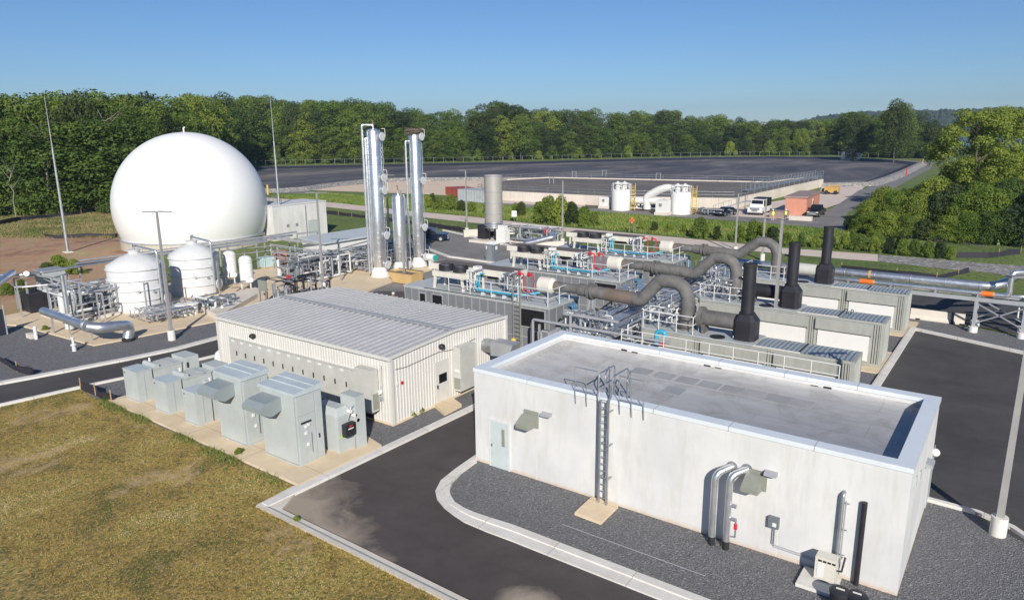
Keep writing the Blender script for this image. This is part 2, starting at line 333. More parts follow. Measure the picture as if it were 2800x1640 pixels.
def m_leaf(name, a, b, c_):
    n = NT(name); oi = n.n('ShaderNodeObjectInfo'); p = n.co(); f = n.noise(.55, 3, .6, p)
    at = n.n('ShaderNodeAttribute', attribute_name='leafrand'); ad = n.n('ShaderNodeMath', operation='ADD'); n.l(f, ad.inputs[0])
    m2 = n.n('ShaderNodeMath', operation='MULTIPLY_ADD'); n.l(at.outputs['Fac'], m2.inputs[0]); m2.inputs[1].default_value = .3; n.l(oi.outputs['Random'], m2.inputs[2])
    m3 = n.n('ShaderNodeMath', operation='MULTIPLY'); n.l(m2.outputs[0], m3.inputs[0]); m3.inputs[1].default_value = .5; n.l(m3.outputs[0], ad.inputs[1])
    c = n.ramp(ad.outputs[0], [(.35, a), (.7, b), (1.05 if False else 1.0, c_)]); n.l(c, n.b.inputs['Base Color']); n.b.inputs['Roughness'].default_value = .65
    n.b.inputs['Specular IOR Level'].default_value = .25
    tr = n.n('ShaderNodeBsdfTranslucent'); n.l(n.mix(1.0, c, (1.3, 1.5, .6, 1), 'MULTIPLY'), tr.inputs[0]); mx = n.n('ShaderNodeMixShader'); mx.inputs[0].default_value = .2
    n.l(n.b.outputs[0], mx.inputs[1]); n.l(tr.outputs[0], mx.inputs[2]); n.l(mx.outputs[0], n.t.nodes['Material Output'].inputs[0]); return n.m
M['leaf'] = m_leaf('forest_leaves', (.028, .054, .012, 1), (.068, .114, .020, 1), (.125, .172, .028, 1))
M['leafb'] = m_leaf('bright_leaves', (.052, .096, .014, 1), (.112, .170, .022, 1), (.19, .235, .035, 1))
M['leafd'] = m_leaf('dark_leaves', (.016, .030, .012, 1), (.034, .056, .016, 1), (.065, .085, .022, 1))
# ================================================================ THE SETTING
def flat(name, pts, z, mat, thick=0, kind='structure'):
    mb = MB()
    if thick: mb.prism([(p[0], p[1]) for p in pts], z-thick, z)
    else: mb.add([(p[0], p[1], z) for p in pts], [tuple(range(len(pts)))])
    o = mb.build(name, mat, smooth=False)
    me = o.data
    if len(me.polygons) and me.polygons[0].normal.z < 0 and not thick: me.flip_normals()
    return tag(o, kind=kind)
def gp(*ps): return [G(*p) for p in ps]
mb = MB(); mb.add([(math.cos(a)*3400, math.sin(a)*3400, 0) for a in [2*math.pi*i/64 for i in range(64)]], [tuple(range(64))])
tag(mb.build('ground', M['green'], smooth=False), kind='structure')
flat('meadow', gp((0, 572), (330, 572), (345, 640), (330, 655), (0, 650)), .004, M['meadow'])
flat('soil', [G(*p) for p in ((0, 645), (345, 650), (350, 700), (430, 760), (300, 860), (0, 880))], .008, M['soil'])
flat('meadow', gp((640, 640), (900, 580), (1060, 600), (1050, 640), (880, 700), (640, 690)), .004, M['green'])
# rough green strips, far road, sand
flat('field', gp((650, 560), (1200, 600), (1700, 645), (2400, 720), (2800, 770), (2800, 700), (2330, 625), (1600, 570), (900, 525), (650, 512)), .004, M['green'])
flat('sand_area', gp((820, 519), (978, 505), (1047, 498), (1155, 494), (1400, 488), (1420, 545), (1240, 535), (1100, 529), (960, 524)), .012, M['sand'])
flat('paved_yard', gp((1300, 553), (1640, 578), (1800, 584), (2094, 604), (2150, 606), (2330, 545), (2370, 505), (2250, 500), (2240, 530), (2030, 566), (1700, 545), (1380, 528), (1300, 530)), .008, M['trail'])
flat('stained_yard', gp((1600, 572), (1990, 590), (2000, 560), (1600, 548)), .012, m_asphalt('brown_asphalt', (.12, .095, .075)))
flat('far_road', gp((700, 519), (733, 515), (994, 536), (1240, 548), (1640, 571), (1900, 586), (2094, 596), (2180, 603), (2275, 570), (2350, 520), (2400, 505), (2480, 468), (2532, 447), (2450, 437), (2556, 444), (2545, 462), (2500, 485), (2390, 545), (2320, 580), (2305, 600), (2360, 622), (2420, 632), (2560, 648), (2700, 668), (2700, 676), (2500, 655), (2300, 628), (2094, 610), (1636, 580), (1240, 557), (994, 542), (700, 523)), .016, M['asphalt2'])
flat('trail', gp((660, 530), (735, 541), (900, 553), (1160, 581), (1290, 593), (1400, 606), (1500, 617), (1700, 636), (1900, 654), (2135, 678), (2300, 689), (2400, 696), (2400, 715), (2300, 708), (2135, 694), (1900, 671), (1700, 649), (1500, 629), (1400, 620), (1290, 609), (1160, 595), (900, 567), (735, 550), (660, 540)), .020, M['trail'])
flat('gravel_track', gp((2401, 696), (2560, 709), (2700, 721), (2830, 729), (2830, 770), (2700, 745), (2560, 733), (2401, 715)), .020, M['gravellight'])
# plant yard
flat('yard_gravel', [(-62, 15.5), (-49.0, 14.1), (-47.2, 21.9), (-46.8, 26), (-47.2, 31), (-51, 36), (-51, 62), (-40, 66), (-8, 62.6), (-2, 61.2), (8, 58.5), (8, 13), (-23.6, 13), (-23.6, 17), (-40.2, 17.3), (-42, 30), (-43, 36), (-47, 36), (-46.6, 26), (-48.9, 14.0), (-62, 12)], .024, M['gravel'])
LG = [G(-80, 860), G(60, 880), G(152, 905), G(352, 915), G(597, 866), (-51, 34), (-49.5, 37), (-46.7, 36), (-46.6, 28), (-46.55, 24.7), (-47.05, 21.9), (-47.6, 19.5), (-48.3, 16.6), (-49.0, 14.1), (-49.5, 10), (-66, 9)]
flat('left_gravel', LG, .028, M['gravel'])
# asphalt roads
flat('service_road', [(-49.4, 10), (-48.85, 14.2), (-47.5, 19.57), (-46.95, 21.93), (-46.4, 25), (-46.5, 30), (-46.8, 36), (-48.8, 42), (-48.5, 46), (-23, 60), (-18.5, 60), (-18.7, 32), (-23.2, 34), (-23.2, 35.5), (-41.0, 35.5), (-42.4, 28), (-43.0, 24.2), (-43.45, 20.04), (-44.0, 17.6), (-44.8, 12.75), (-45.3, 10)], .034, M['asphalt3'])
arc = [(-16.4+2.3*math.cos(a)*1.0, 21.2+2.1*math.sin(a)) for a in [R(180+9*i) for i in range(11)]]       # kerb round the south-west corner
flat('road', [(-23.0, 15.2), (-23.0, 36), (-18.9, 36), (-18.9, 23.9)]+[tuple(G(a, b, .1)[:2]) for a, b in ((1302, 1246), (1250, 1282), (1212, 1314), (1200, 1341), (1205, 1360), (1224, 1383), (1249, 1402), (1275, 1420), (1335, 1446), (1400, 1470))]+[(6, 18.9), (14, 18.9), (14, 14.4)], .038, M['asphalt'])
flat('north_lot', gp((1000, 800), (1150, 810), (1105, 770), (1040, 790))[:0] or [(-50, 44), (-51.5, 56.5), (-59, 61), (-70, 66), (-72, 80), (-50, 82), (-26, 66), (-22, 61), (-22, 36), (-44, 36)], .030, M['asphalt2'])
flat('east_lot', [(-5.75, 31.0), (-5.75, 58.2), (-5.3, 57.95), (8, 52.8), (20, 49), (20, 27), (3.2, 27.2), (1.6, 29.0), (-.2, 30.5), (-2.0, 30.6)], .032, M['asphalt3'])
flat('north_east_road', [(-9, 62.9), (-2, 61.8), (20, 55), (20, 72), (6, 74), (-9, 72)], .034, M['asphalt3'])
flat('pipe_corridor_gravel', [(-9, 58.5), (-5.7, 58.7), (8, 53.4), (8, 57.5), (-2, 61.2), (-9, 62.6)], .036, M['gravel'])
flat('corner_gravel', [(-43.8, 18.0), (-43.35, 20.2), (-43.0, 24.2), (-42.4, 28), (-39.5, 28), (-39.5, 21.2), (-40.5, 20.6), (-40.5, 17.6), (-42.3, 17.2)], .036, M['gravel'])
# concrete pads
flat('process_pad', [tuple(G(a, b, .12)[:2]) for a, b in ((-60, 880), (60, 890), (152, 915), (256, 943), (352, 925), (597, 876))]+[(-52.6, 34.7), (-50.6, 38.0), (-49.0, 44.9), (-50.5, 50.5), (-51.2, 56.5), (-58.5, 61), (-66.5, 57), (-67.5, 42), (-69, 30)], .12, M['pad'], .1)
flat('switchgear_pad', [(-40.3, 17.45), (-23.5, 17.15), (-23.45, 21.9), (-26.2, 22.6), (-40.0, 20.8)], .14, M['pad'], .12)
for k, (y0, y1) in enumerate(((36.6, 41.6), (46.2, 51.2), (55.8, 60.6))):
    flat('engine_pad', [(-37.5, y0), (-5.85, y0), (-5.85, y1), (-37.5, y1)], .10+.004*k, M['pad'], .08)
def curbline(pts, wd=.32, z=.17, name='kerb', mat='kerb', closed=False):
    mb = MB(); P = [Vector((p[0], p[1], 0)) for p in pts]; n = len(P); L = []; Rr = []
    for i, p in enumerate(P):
        a = (P[i]-P[i-1]).normalized() if i > 0 else (P[1]-P[0]).normalized(); b = (P[i+1]-P[i]).normalized() if i < n-1 else a
        t = (a+b).normalized(); m = Vector((-t.y, t.x, 0))*(wd/2/max(.5, t.dot(a))); L.append(p+m); Rr.append(p-m)
    mb.prism([(q.x, q.y) for q in L]+[(q.x, q.y) for q in Rr[::-1]], 0, z)
    return tag(mb.build(name, M[mat], smooth=False), kind='structure')
curbline([(-49.6, 9.5), (-48.99, 14.15), (-48.28, 16.65), (-47.6, 19.57), (-47.05, 21.93), (-46.55, 25), (-46.7, 30), (-47.0, 36)], .5, .16)
curbline([(-45.3, 10), (-44.8, 12.75), (-44.55, 13.9), (-43.95, 17.58), (-43.41, 20.04), (-43.05, 24.19), (-42.6, 27.5)], .2, .16)
curbline([(-23.2, 15.3), (-23.05, 22), (-22.9, 28.5), (-22.9, 35)], .40, .165)
arc2 = [(x_+.0, y_+.30) for x_, y_ in arc]
IO = ((1300, 1242), (1245, 1280), (1205, 1312), (1190, 1341), (1195, 1362), (1214, 1385), (1240, 1405), (1269, 1424), (1330, 1450), (1400, 1476)); II = ((1304, 1260), (1262, 1290), (1238, 1315), (1229, 1338), (1232, 1355), (1244, 1374), (1268, 1389), (1297, 1402), (1345, 1418), (1400, 1435))
mb = MB(); mb.prism([G(a, b, .1) for a, b in IO]+[(8, 18.72), (8, 19.52)]+[G(a, b, .1) for a, b in II[::-1]], 0, .10); tag(mb.build('kerb', M['kerb'], smooth=False), kind='structure')
mb = MB(); mi = [(G(a[0], a[1], .1)*.42+G(b[0], b[1], .1)*.58) for a, b in zip(IO, II)]; mb.prism(mi+[(8, 19.18), (8, 19.52)]+[G(a, b, .1) for a, b in II[::-1]], .09, .15); tag(mb.build('kerb', M['kerb'], smooth=False), kind='structure')
curbline([(-23.45, 15.28), (-18, 15.2), (-13.4, 15.10), (2, 14.75)], .46, .12, 'drain_kerb', 'conc')
flat('drain_corner', [(-23.5, 15.1), (-22.4, 15.5), (-23.0, 16.6), (-23.42, 17.1), (-23.6, 17.0)], .124, M['conc'], .1)
tag(MB().bx(-23.2, 2, 14.52, 14.66, .10, .126).xf(Matrix.Rotation(R(-.9), 4, 'Z') @ Matrix.Translation((0, 0, 0)) if False else Matrix()).build('drain_slot', M['dark']), 'long thin dark drain slot in the concrete strip edging the dry grass', 'drain') if False else None
curbline([(-5.95, 30.8), (-5.95, 58.4), (-5.3, 58.15), (8, 53.0), (20, 49.2)], .42, .165)
curbline([(-2.2, 30.72), (-.2, 30.62), (.9, 30.1), (1.75, 29.15), (3.3, 27.3), (5, 26.6)], .22, .16)
curbline([(-67, 70.5), (-62.5, 68.2), (-60.5, 66.3), (-55, 63.6), (-38, 62.8), (-26, 62.4)], .35, .2)
curbline([(-71, 81), (-58, 76), (-44, 70)], .3, .2)
# dry field in front, edged by the strip and the pad
flat('dry_field', [(-45.2, 9), (-44.65, 12.75), (-44.45, 13.8), (-43.8, 17.6), (-43.6, 18.4), (-42.2, 17.4), (-40.3, 17.3), (-23.55, 17.1), (-23.6, 15.15), (-13.4, 14.9), (2, 14.6), (2, 0), (-60, 0), (-60, 8), (-49.8, 8.6)], .026, M['dry'])
# slot drain in the strip: a dark steel grating
mb = MB(); mb.add([(-23.1, 15.33, .128), (-23.1, 15.26, .128), (2, 14.74, .128), (2, 14.81, .128)], [(0, 1, 2, 3)])
tag(mb.build('drain_grating', M['hoodgrey'], smooth=False), 'narrow dark steel grating running along the concrete strip beside the dry grass', 'drain')
# tufts of dry grass
def blades(name, n, sampler, mats, h=(.05, .13), wd=.02, seed=3, per=3, label=None, cat=None, spread=.06):
    rg = np.random.default_rng(seed); P = sampler(rg, n); k = per; N = len(P)*k
    c = np.repeat(P, k, 0); c[:, :2] += rg.normal(0, spread, (N, 2)); a = rg.uniform(0, 2*math.pi, N); hh = rg.uniform(h[0], h[1], N); ln = rg.uniform(.2, 1.3, N)*hh
    dx, dy = np.cos(a), np.sin(a); b = rg.uniform(0, 2*math.pi, N)
    v = np.zeros((N, 3, 3)); v[:, 0] = c; v[:, 1] = c; v[:, 2] = c
    v[:, 0, 0] -= dx*wd; v[:, 0, 1] -= dy*wd; v[:, 1, 0] += dx*wd; v[:, 1, 1] += dy*wd
    v[:, 2, 0] += np.cos(b)*ln; v[:, 2, 1] += np.sin(b)*ln; v[:, 2, 2] += hh
    me = bpy.data.meshes.new(name); me.vertices.add(N*3); me.vertices.foreach_set('co', v.ravel()); me.loops.add(N*3); me.loops.foreach_set('vertex_index', np.arange(N*3))
    me.polygons.add(N); me.polygons.foreach_set('loop_start', np.arange(N)*3)
    me.update(); me.validate()
    me.materials.append(mats); o = bpy.data.objects.new(name, me); COL.objects.link(o)
    at = me.attributes.new('leafrand', 'FLOAT', 'FACE'); at.data.foreach_set('value', rg.uniform(0, 1, N).astype(np.float32))
    return o
def inpoly(P, poly):
    x, y = P[:, 0], P[:, 1]; c = np.zeros(len(P), bool); n = len(poly)
    for i in range(n):
        x1, y1 = poly[i][:2]; x2, y2 = poly[(i+1) % n][:2]
        if y1 == y2: continue
        c ^= ((y1 > y) != (y2 > y)) & (x < (x2-x1)*(y-y1)/(y2-y1)+x1)
    return c
DRYP = [(-44.4, 14), (-43.7, 17.7), (-43.5, 18.3), (-42.1, 17.3), (-40.3, 17.2), (-23.65, 17.05), (-23.65, 15.1), (-11, 14.85), (-11, 8), (-45.2, 8)]
def dry_samp(rg, n):
    P = np.zeros((n, 3)); P[:, 0] = rg.uniform(-45, -10, n); P[:, 1] = rg.uniform(8, 20.2, n); P[:, 2] = .026; return P[inpoly(P, DRYP)]
def m_blade():
    n = NT('dry_blades'); p = n.co(); at = n.n('ShaderNodeAttribute', attribute_name='leafrand'); f = n.noise(.34, 9, .74, p, .6); ad = n.n('ShaderNodeMath', operation='MULTIPLY_ADD'); n.l(at.outputs['Fac'], ad.inputs[0]); ad.inputs[1].default_value = .25; n.l(f, ad.inputs[2])
    c = n.ramp(ad.outputs[0], [(.44, (.095, .15, .022)), (.52, (.18, .13, .035)), (.61, (.41, .285, .08)), (.70, (.32, .26, .055)), (.84, (.60, .46, .24))]); n.l(c, n.b.inputs['Base Color']); n.b.inputs['Roughness'].default_value = .9; return n.m
M['blade'] = m_blade()
tag(blades('dry_grass', 45000, dry_samp, M['blade'], (.02, .07), .012), 'matted brown and olive dry grass covering the foreground field', 'grass', kind='stuff')
# ---------------------------------------------------------------- pond with its bank
def ringmesh(name, A, za, B, zb, mat):
    n = len(A); mb = MB(); mb.add([(p[0], p[1], za) for p in A]+[(p[0], p[1], zb) for p in B], [(i, (i+1) % n, n+(i+1) % n, n+i) for i in range(n)]); return tag(mb.build(name, mat, smooth=False), kind='structure')
def offset(P, d):
    n = len(P); out = []; P = [Vector((p[0], p[1])) for p in P]
    for i in range(n):
        a = (P[i]-P[i-1]).normalized(); b = (P[(i+1) % n]-P[i]).normalized(); t = a+b; t = t.normalized() if t.length > 1e-4 else a
        k = 1/max(.5, t.dot(a)); out.append((P[i].x+t.y*d*k, P[i].y-t.x*d*k))
    return out
PZ = .9
pond = [tuple(G(x, y, PZ)[:2]) for x, y in ((600, 517), (760, 515), (820, 511), (900, 500), (978, 492), (1047, 487), (1155, 485), (1400, 484), (1700, 492), (2000, 500), (2150, 503), (2240, 500), (2370, 497), (2420, 483), (2470, 463), (2512, 444), (2440, 437), (2300, 430), (2100, 428), (1900, 431), (1650, 436), (1400, 443), (1000, 450), (700, 456), (600, 459))]
if sum(pond[i][0]*pond[(i+1) % len(pond)][1]-pond[(i+1) % len(pond)][0]*pond[i][1] for i in range(len(pond))) < 0: pond = pond[::-1]
inner = offset(pond, -3.5); outer = offset(pond, 3.0); rim = offset(pond, 1.4)
flat('pond_floor', inner, .05, M['liner']); ringmesh('pond_bank', pond, PZ, inner, .05, painted('bank_liner', (.028, .03, .042), .6, dirt=.05, scale=.1))
ringmesh('pond_rim', rim, PZ+.02, pond, PZ, M['gravellight']); ringmesh('embankment', outer, .0, rim, PZ+.02, M['gravellight'])
# ---------------------------------------------------------------- hills and river beyond
def m_hill():
    n = NT('wooded_hill'); p = n.co(); v = n.noise(.035, 6, .7, p); c = n.ramp(v, [(.35, (.018, .032, .012)), (.6, (.045, .07, .02)), (.75, (.08, .10, .03))]); n.l(c, n.b.inputs['Base Color']); n.b.inputs['Roughness'].default_value = .95; n.bump(v, 1, 8); return n.m
M['hill'] = m_hill()
def hill(name, dist, prof, depth, seed, base=0):
    rg = np.random.default_rng(seed); xs = np.arange(prof[0][0], prof[-1][0]+1, 6); tops = np.interp(xs, [p[0] for p in prof], [p[1] for p in prof]); vs = []; fs = []; nr = 14; hn = len(xs)
    for j in range(nr):
        t = j/(nr-1)
        for x, ty in zip(xs, tops):
            d = ray(x, ty); k = (dist+depth*t)/math.hypot(d[0], d[1]); zt = CH+d[2]*(dist+depth)/math.hypot(d[0], d[1])
            z = zt*math.sin(t*math.pi/2)**.8+rg.normal(0, 1.0)*(2.2 if 0 < j else 0)
            vs.append((d[0]*k+rg.normal(0, 2), d[1]*k+rg.normal(0, 2), max(z, 0)))
    for j in range(nr-1):
        for i in range(hn-1): fs.append((j*hn+i, j*hn+i+1, (j+1)*hn+i+1, (j+1)*hn+i))
    mb = MB(); mb.add(vs, fs); return tag(mb.build(name, M['hill'], smooth=False), kind='structure')
hill('hill', 1500, [(2020, 355), (2120, 352), (2180, 340), (2230, 322), (2310, 311), (2400, 306), (2480, 304), (2560, 303), (2640, 301), (2720, 297), (2800, 297), (2900, 300)], 700, 1)
n_ = NT('river_water'); n_.b.inputs['Base Color'].default_value = (.03, .06, .09, 1); n_.b.inputs['Roughness'].default_value = .12; n_.bump(n_.noise(.3, 3, .5, n_.co()), .15, .3)
d1, d2 = ray(2250, 372), ray(3000, 372)
def far(px, D): d = ray(px, 372); k = D/math.hypot(d[0], d[1]); return (d[0]*k, d[1]*k)
flat('river', [far(2300, 620), far(3000, 620), far(3000, 1500), far(2300, 1500)], .03, n_.m)
# ================================================================ WHITE BUILDING
WX0, WX1, WY0, WY1, WH, WR = -18.93, -1.92, 23.35, 30.62, 4.4, 3.93
wb = thing('flat_roof_building', 'long white rendered flat-roofed building with parapet and roof ladder in the foreground', 'building', (WX0, WY0, 0))
mb = MB(); t = .45
mb.bx(WX0, WX1, WY0, WY0+t, 0, WH-.16); mb.bx(WX0, WX1, WY1-t, WY1, 0, WH-.16); mb.bx(WX0, WX0+t, WY0+t, WY1-t, 0, WH-.16); mb.bx(WX1-t, WX1, WY0+t, WY1-t, 0, WH-.16)
mb.build('wall', M['stucco'], wb)
mb = MB()                                                    # membrane with sloped edge strips
a, b, c, d = WX0+t, WX1-t, WY0+t, WY1-t; e = .28
mb.add([(a, c, WR+.16), (b, c, WR+.16), (b, d, WR+.16), (a, d, WR+.16), (a+e, c+e, WR), (b-e, c+e, WR), (b-e, d-e, WR), (a+e, d-e, WR)], [(4, 5, 6, 7), (0, 1, 5, 4), (1, 2, 6, 5), (2, 3, 7, 6), (3, 0, 4, 7)])
mb.build('roof', M['roofmem'], wb)
mb = MB(); q = .035
for (x0, x1, y0, y1) in ((WX0-q, WX1+q, WY0-q, WY0+t+q), (WX0-q, WX1+q, WY1-t-q, WY1+q), (WX0-q, WX0+t+q, WY0+t+q, WY1-t-q), (WX1-t-q, WX1+q, WY0+t+q, WY1-t-q)): mb.bx(x0, x1, y0, y1, WH-.16, WH)
mb.build('coping', M['cap'], wb)
for i in range(1, 6):
    x = WX0+(WX1-WX0)*i/6
    for (y0_, y1_) in ((WY0-.04, WY0+t+.04), (WY1-t-.04, WY1+.04)): MB().bx(x-.012, x+.012, y0_, y1_, WH-.165, WH+.004).build('coping_seam', M['galvp'], wb)
for px_, py_ in ((1444, 1150),): pass
# faint control joints in the wall
for px_ in (1468, 1888, 2140): x = GY(px_, 1300, WY0).x; MB().bx(x-.01, x+.01, WY0-.003, WY0+.01, .02, WH-.18).build('control_joint', M['kerb'], wb)
x0, x1 = GY(1343, 1220, WY0).x, GY(1391.7, 1220, WY0).x
dr = MB().bx(x0, x1, WY0-.05, WY0+.05, .03, 2.18).build('door', painted('pale_door', (.50, .56, .55), .4, dirt=.03), wb)
MB().bx(x0-.07, x0, WY0-.06, WY0+.05, .0, 2.25).bx(x1, x1+.07, WY0-.06, WY0+.05, .0, 2.25).bx(x0, x1, WY0-.06, WY0+.05, 2.18, 2.25).build('frame', M['white'], dr)
MB().bx(x0+.62, x0+.78, WY0-.058, WY0-.045, 1.1, 1.9).build('pane', M['louver'], dr); MB().bx(x0+.08, x0+.13, WY0-.12, WY0-.05, 1.0, 1.12).build('handle', M['galv'], dr)
def hoodbox(px0, px1, pyb, pyt):
    x0, x1 = GY(px0, (pyb+pyt)/2, WY0).x, GY(px1, (pyb+pyt)/2, WY0).x; zt = GY(px0, pyt, WY0).z; zb = GY(px1, pyb, WY0).z
    h = MB().bx(x0, x1, WY0-.05, WY0, zb, zt).build('vent_frame', M['louver'], wb)
    MB().xprism([(WY0-.05, zb+.05), (WY0-.05, zt-.12), (WY0-.30, zt-.16), (WY0-.72, zt-.42), (WY0-.72, zb+.12)], x0+.04, x1-.1).build('vent_hood', M['louver'], wb)
hoodbox(1434, 1473, 1171, 1117); hoodbox(2040, 2098, 1344, 1276)
for (a, b, y) in ((1485, 1513, 1125), (2094, 2133, 1284)):
    p0, p1 = GY(a, y, WY0), GY(b, y, WY0); MB().xprism([(WY0, p0.z+.03), (WY0, p0.z-.10), (WY0-.26, p0.z-.10), (WY0-.22, p0.z+.0)], p0.x, p1.x-.05).build('wall_lamp', M['galvp'], wb)
p = GX(2533, 1263, WX1); MB().yprism([(WX1, p.z+.08), (WX1+.25, p.z+.02), (WX1+.25, p.z-.08), (WX1, p.z-.08)], p.y-.3, p.y+.3).build('wall_lamp', M['galvp'], wb)
p = GX(2550, 1235, WX1); MB().sphere((WX1+.1, p.y, p.z), .16).build('security_camera', M['bright'], wb)
p = GX(2514, 1296, WX1); MB().bx(WX1, WX1+.05, p.y-.12, p.y+.12, p.z-.15, p.z+.15).build('junction_box', M['grey'], wb)
p = GX(2503, 1308, WX1); MB().bx(WX1, WX1+.05, p.y-.08, p.y+.08, p.z-.25, p.z+.1).build('junction_box', M['grey'], wb)
p = GX(2535, 1340, WX1); MB().bx(WX1, WX1+.03, p.y-.1, p.y+1.0, 0.02, 2.25).build('side_door', M['grey'], wb)
for a, y in ((1707, 958), (1736, 965), (1934, 1001), (1964, 1008), (2227, 1057), (2263, 1061)):
    p = GY(a, y, WY1-t); MB().bx(p.x-.15, p.x+.15, WY1-t-.03, WY1-t, p.z-.10, p.z+.06).build('scupper', M['dark'], wb)
# roof walkway pads
k = 0; pth = [G(1690, 985, WR+.01)+Vector((0, 0, 0)), ]
for i in range(8):
    p = G(1755+i*62, 1015+i*12.5, WR); MB().bx(p.x-.44, p.x+.44, p.y-.42, p.y+.42, WR+.004, WR+.012).build('walk_pad', painted('walk_pad_%d' % i, (.33+.03*(i % 2),)*3, .8), wb)
for i in range(2):
    p = G(1842-i*34, 1068+i*17, WR); MB().bx(p.x-.4, p.x+.4, p.y-.42, p.y+.42, WR+.004, WR+.012).build('walk_pad', painted('walk_pad_b%d' % i, (.31+.03*(i % 2), .33, .34), .8), wb)
MB().cyl(G(1548, 918, WR+.1), G(1548, 918, WR+.12), .01).build('roof_drain', M['dark'], wb)
# roof ladder with its guard rails
LX0, LX1 = GY(1640, 1200, 22.95).x, GY(1662, 1200, 22.95).x
lad = thing('roof_ladder', 'tall galvanised ladder with curved grab rails up the white wall', 'ladder', (LX0, 22.95, 0))
for x in (LX0, LX1):
    MB().bar((x, 22.95, .14), (x, 22.95, WH+.05), .07, .07).build('rail', M['galv'], lad)
    MB().tube([(x, 22.95, WH), (x-(.12 if x == LX0 else -.12), 23.0, WH+.35), (x-(.12 if x == LX0 else -.12), 23.0, WH+1.05), (x-(.12 if x == LX0 else -.12), 24.3, WH+1.05), (x-(.12 if x == LX0 else -.12), 24.3, WH-.2)], .028, 8, .18).build('grab_rail', M['galv'], lad)
    for z in (1.2, 2.6, 4.0): MB().bar((x, 22.95, z), (x, WY0, z), .05, .05).build('bracket', M['galv'], lad)
for i in range(15): MB().cyl((LX0, 22.95, .4+i*.29), (LX1, 22.95, .4+i*.29), .018, 8).build('rung', M['galv'], lad)
for s, x in ((-1, LX0), (1, LX1)):
    a = x+s*.3; b = a+s*1.0
    g = MB()
    for z in (WH+.12, WH+.62, WH+1.05)[0:3:2] if True else (): g.tube([(a, WY0-.12, z), (b, WY0-.12, z)], .02, 6)
    for xx in (a, (a+b)/2, b): g.tube([(xx, WY0-.12, WH+1.05), (xx, WY0-.12, WH+.05), (xx, WY0-.06, WH-.5)], .018, 6)
    g.build('guard_rail', M['galv'], lad)
    g = MB(); g.tube([(a, WY0+.5, WH), (a, WY0+.5, WH+.75), (a-.4, WY0+1.6, WH+.75), (a-.4, WY0+1.6, WR)], .024, 8, .2); g.tube([(a, WY0+.5, WH+.4), (a-.4, WY0+1.6, WH+.4)], .02, 6); g.build('side_rail', M['galv'], lad)
g = MB(); x = LX0+.15; g.bar((x, WY0-.1, WH-1.3), (x, WY0+.1, WH+.5), .05); g.build('safety_post', M['galv'], lad)
tag(MB().prism([G(1571, 1399, .15), G(1643, 1426, .15), G(1690, 1381, .15), G(1618, 1356, .15)], .02, .15).build('ladder_pad', M['pad'], smooth=False), 'square tan concrete pad under the foot of the tall ladder', 'concrete pad')
# insulated pipes down the wall
for i, (pxb, pyb) in enumerate(((1945, 1488), (1984, 1500))):
    b = G(pxb, pyb); b.y = 22.85; b.x = GY(pxb, pyb, 22.85).x; top = GY(1955+35*i, 1300+6*i, 22.85).z+.1; xo = .42
    t = thing('insulated_pipe', ['shiny insulated pipe elbowing from the white wall into gravel, left one of the pair', 'shiny insulated pipe with valve and red collar, right one of the pair'][i], 'pipe', (b.x, b.y, 0), 'insulated pipes on the white wall')
    MB().tube([(b.x, b.y, .35), (b.x, b.y, top), (b.x+xo, WY0, top+.18)], .125, 16, .28).build('cladding', M['steel'], t)
    MB().cyl((b.x, b.y, -.05), (b.x, b.y, .36), .115).build('boot', M['rubber'], t)
    MB().cyl((b.x+xo*.97, WY0-.03, top+.18), (b.x+xo*.97, WY0+.0, top+.18), .19).build('flange', M['galv'], t)
    if i:
        MB().cyl((b.x, b.y, 1.75), (b.x+.3, b.y-.02, 1.75), .075).cyl((b.x, b.y, 1.25), (b.x+.3, b.y-.02, 1.25), .075).build('branch', M['steel'], t)
        MB().cyl((b.x+.3, b.y-.02, .9), (b.x+.3, b.y-.02, 1.1), .06).build('red_collar', M['red'], t); MB().tube([(b.x+.05, b.y, .55), (b.x+.3, b.y-.02, .6), (b.x+.3, b.y-.02, 1.3)], .03, 8).build('drain_tube', M['galv'], t)
# conduit, pipes and small boxes at the right end of the wall
x = GY(2295, 1460, 23.2).x; z = GY(2306, 1352, 23.2).z
t = thing('pipe_riser', 'grey strapped pipe riser on the white wall above the air conditioner', 'pipe', (x, 23.2, 0)); MB().tube([(x, 23.2, .3), (x, 23.2, z), (x, 23.35, z+.05)], .06, 10, .08).build('cover', M['galv'], t)
MB().tube([(x+.1, 23.22, .2), (x+.1, 23.22, z-.2)], .025, 8).build('hose', M['galvp'], t)
for zz in (.9, 1.8, z-.3): MB().bar((x-.12, 23.28, zz), (x+.2, 23.28, zz), .03).build('strap', M['galv'], t)
x = GY(2353, 1480, 23.25).x; z = GY(2362, 1372, 23.25).z
tag(MB().cyl((x, 23.25, 0), (x, 23.25, z), .085, 14).build('downpipe', M['black']), 'tall black pipe standing against the right end of the white wall', 'pipe')
p = GY(2120, 1425, WY0); t = thing('switch_box', 'small dark grey electrical switch box with conduits on the white wall', 'switch box', (p.x, WY0, 0))
MB().bx(p.x-.2, p.x+.15, WY0-.16, WY0, p.z-.2, p.z+.2).build('housing', M['toilet'], t); MB().bx(p.x-.05, p.x+.08, WY0-.17, WY0-.16, p.z-.12, p.z+.02).build('plate', M['bright'], t)
q = GY(2283, 1540, WY0)
for k in (0, .07): MB().tube([(p.x-.05+k, WY0-.05, p.z-.2), (p.x-.05+k, WY0-.05, p.z-.85-k), (q.x, WY0-.05, q.z-.05-k)], .015, 6, .05).build('conduit', M['galvp'], t)
pd = thing('air_conditioner', 'cream outdoor air conditioner on a grey slab beside the white wall', 'air conditioner', tuple(G(2245, 1590)))
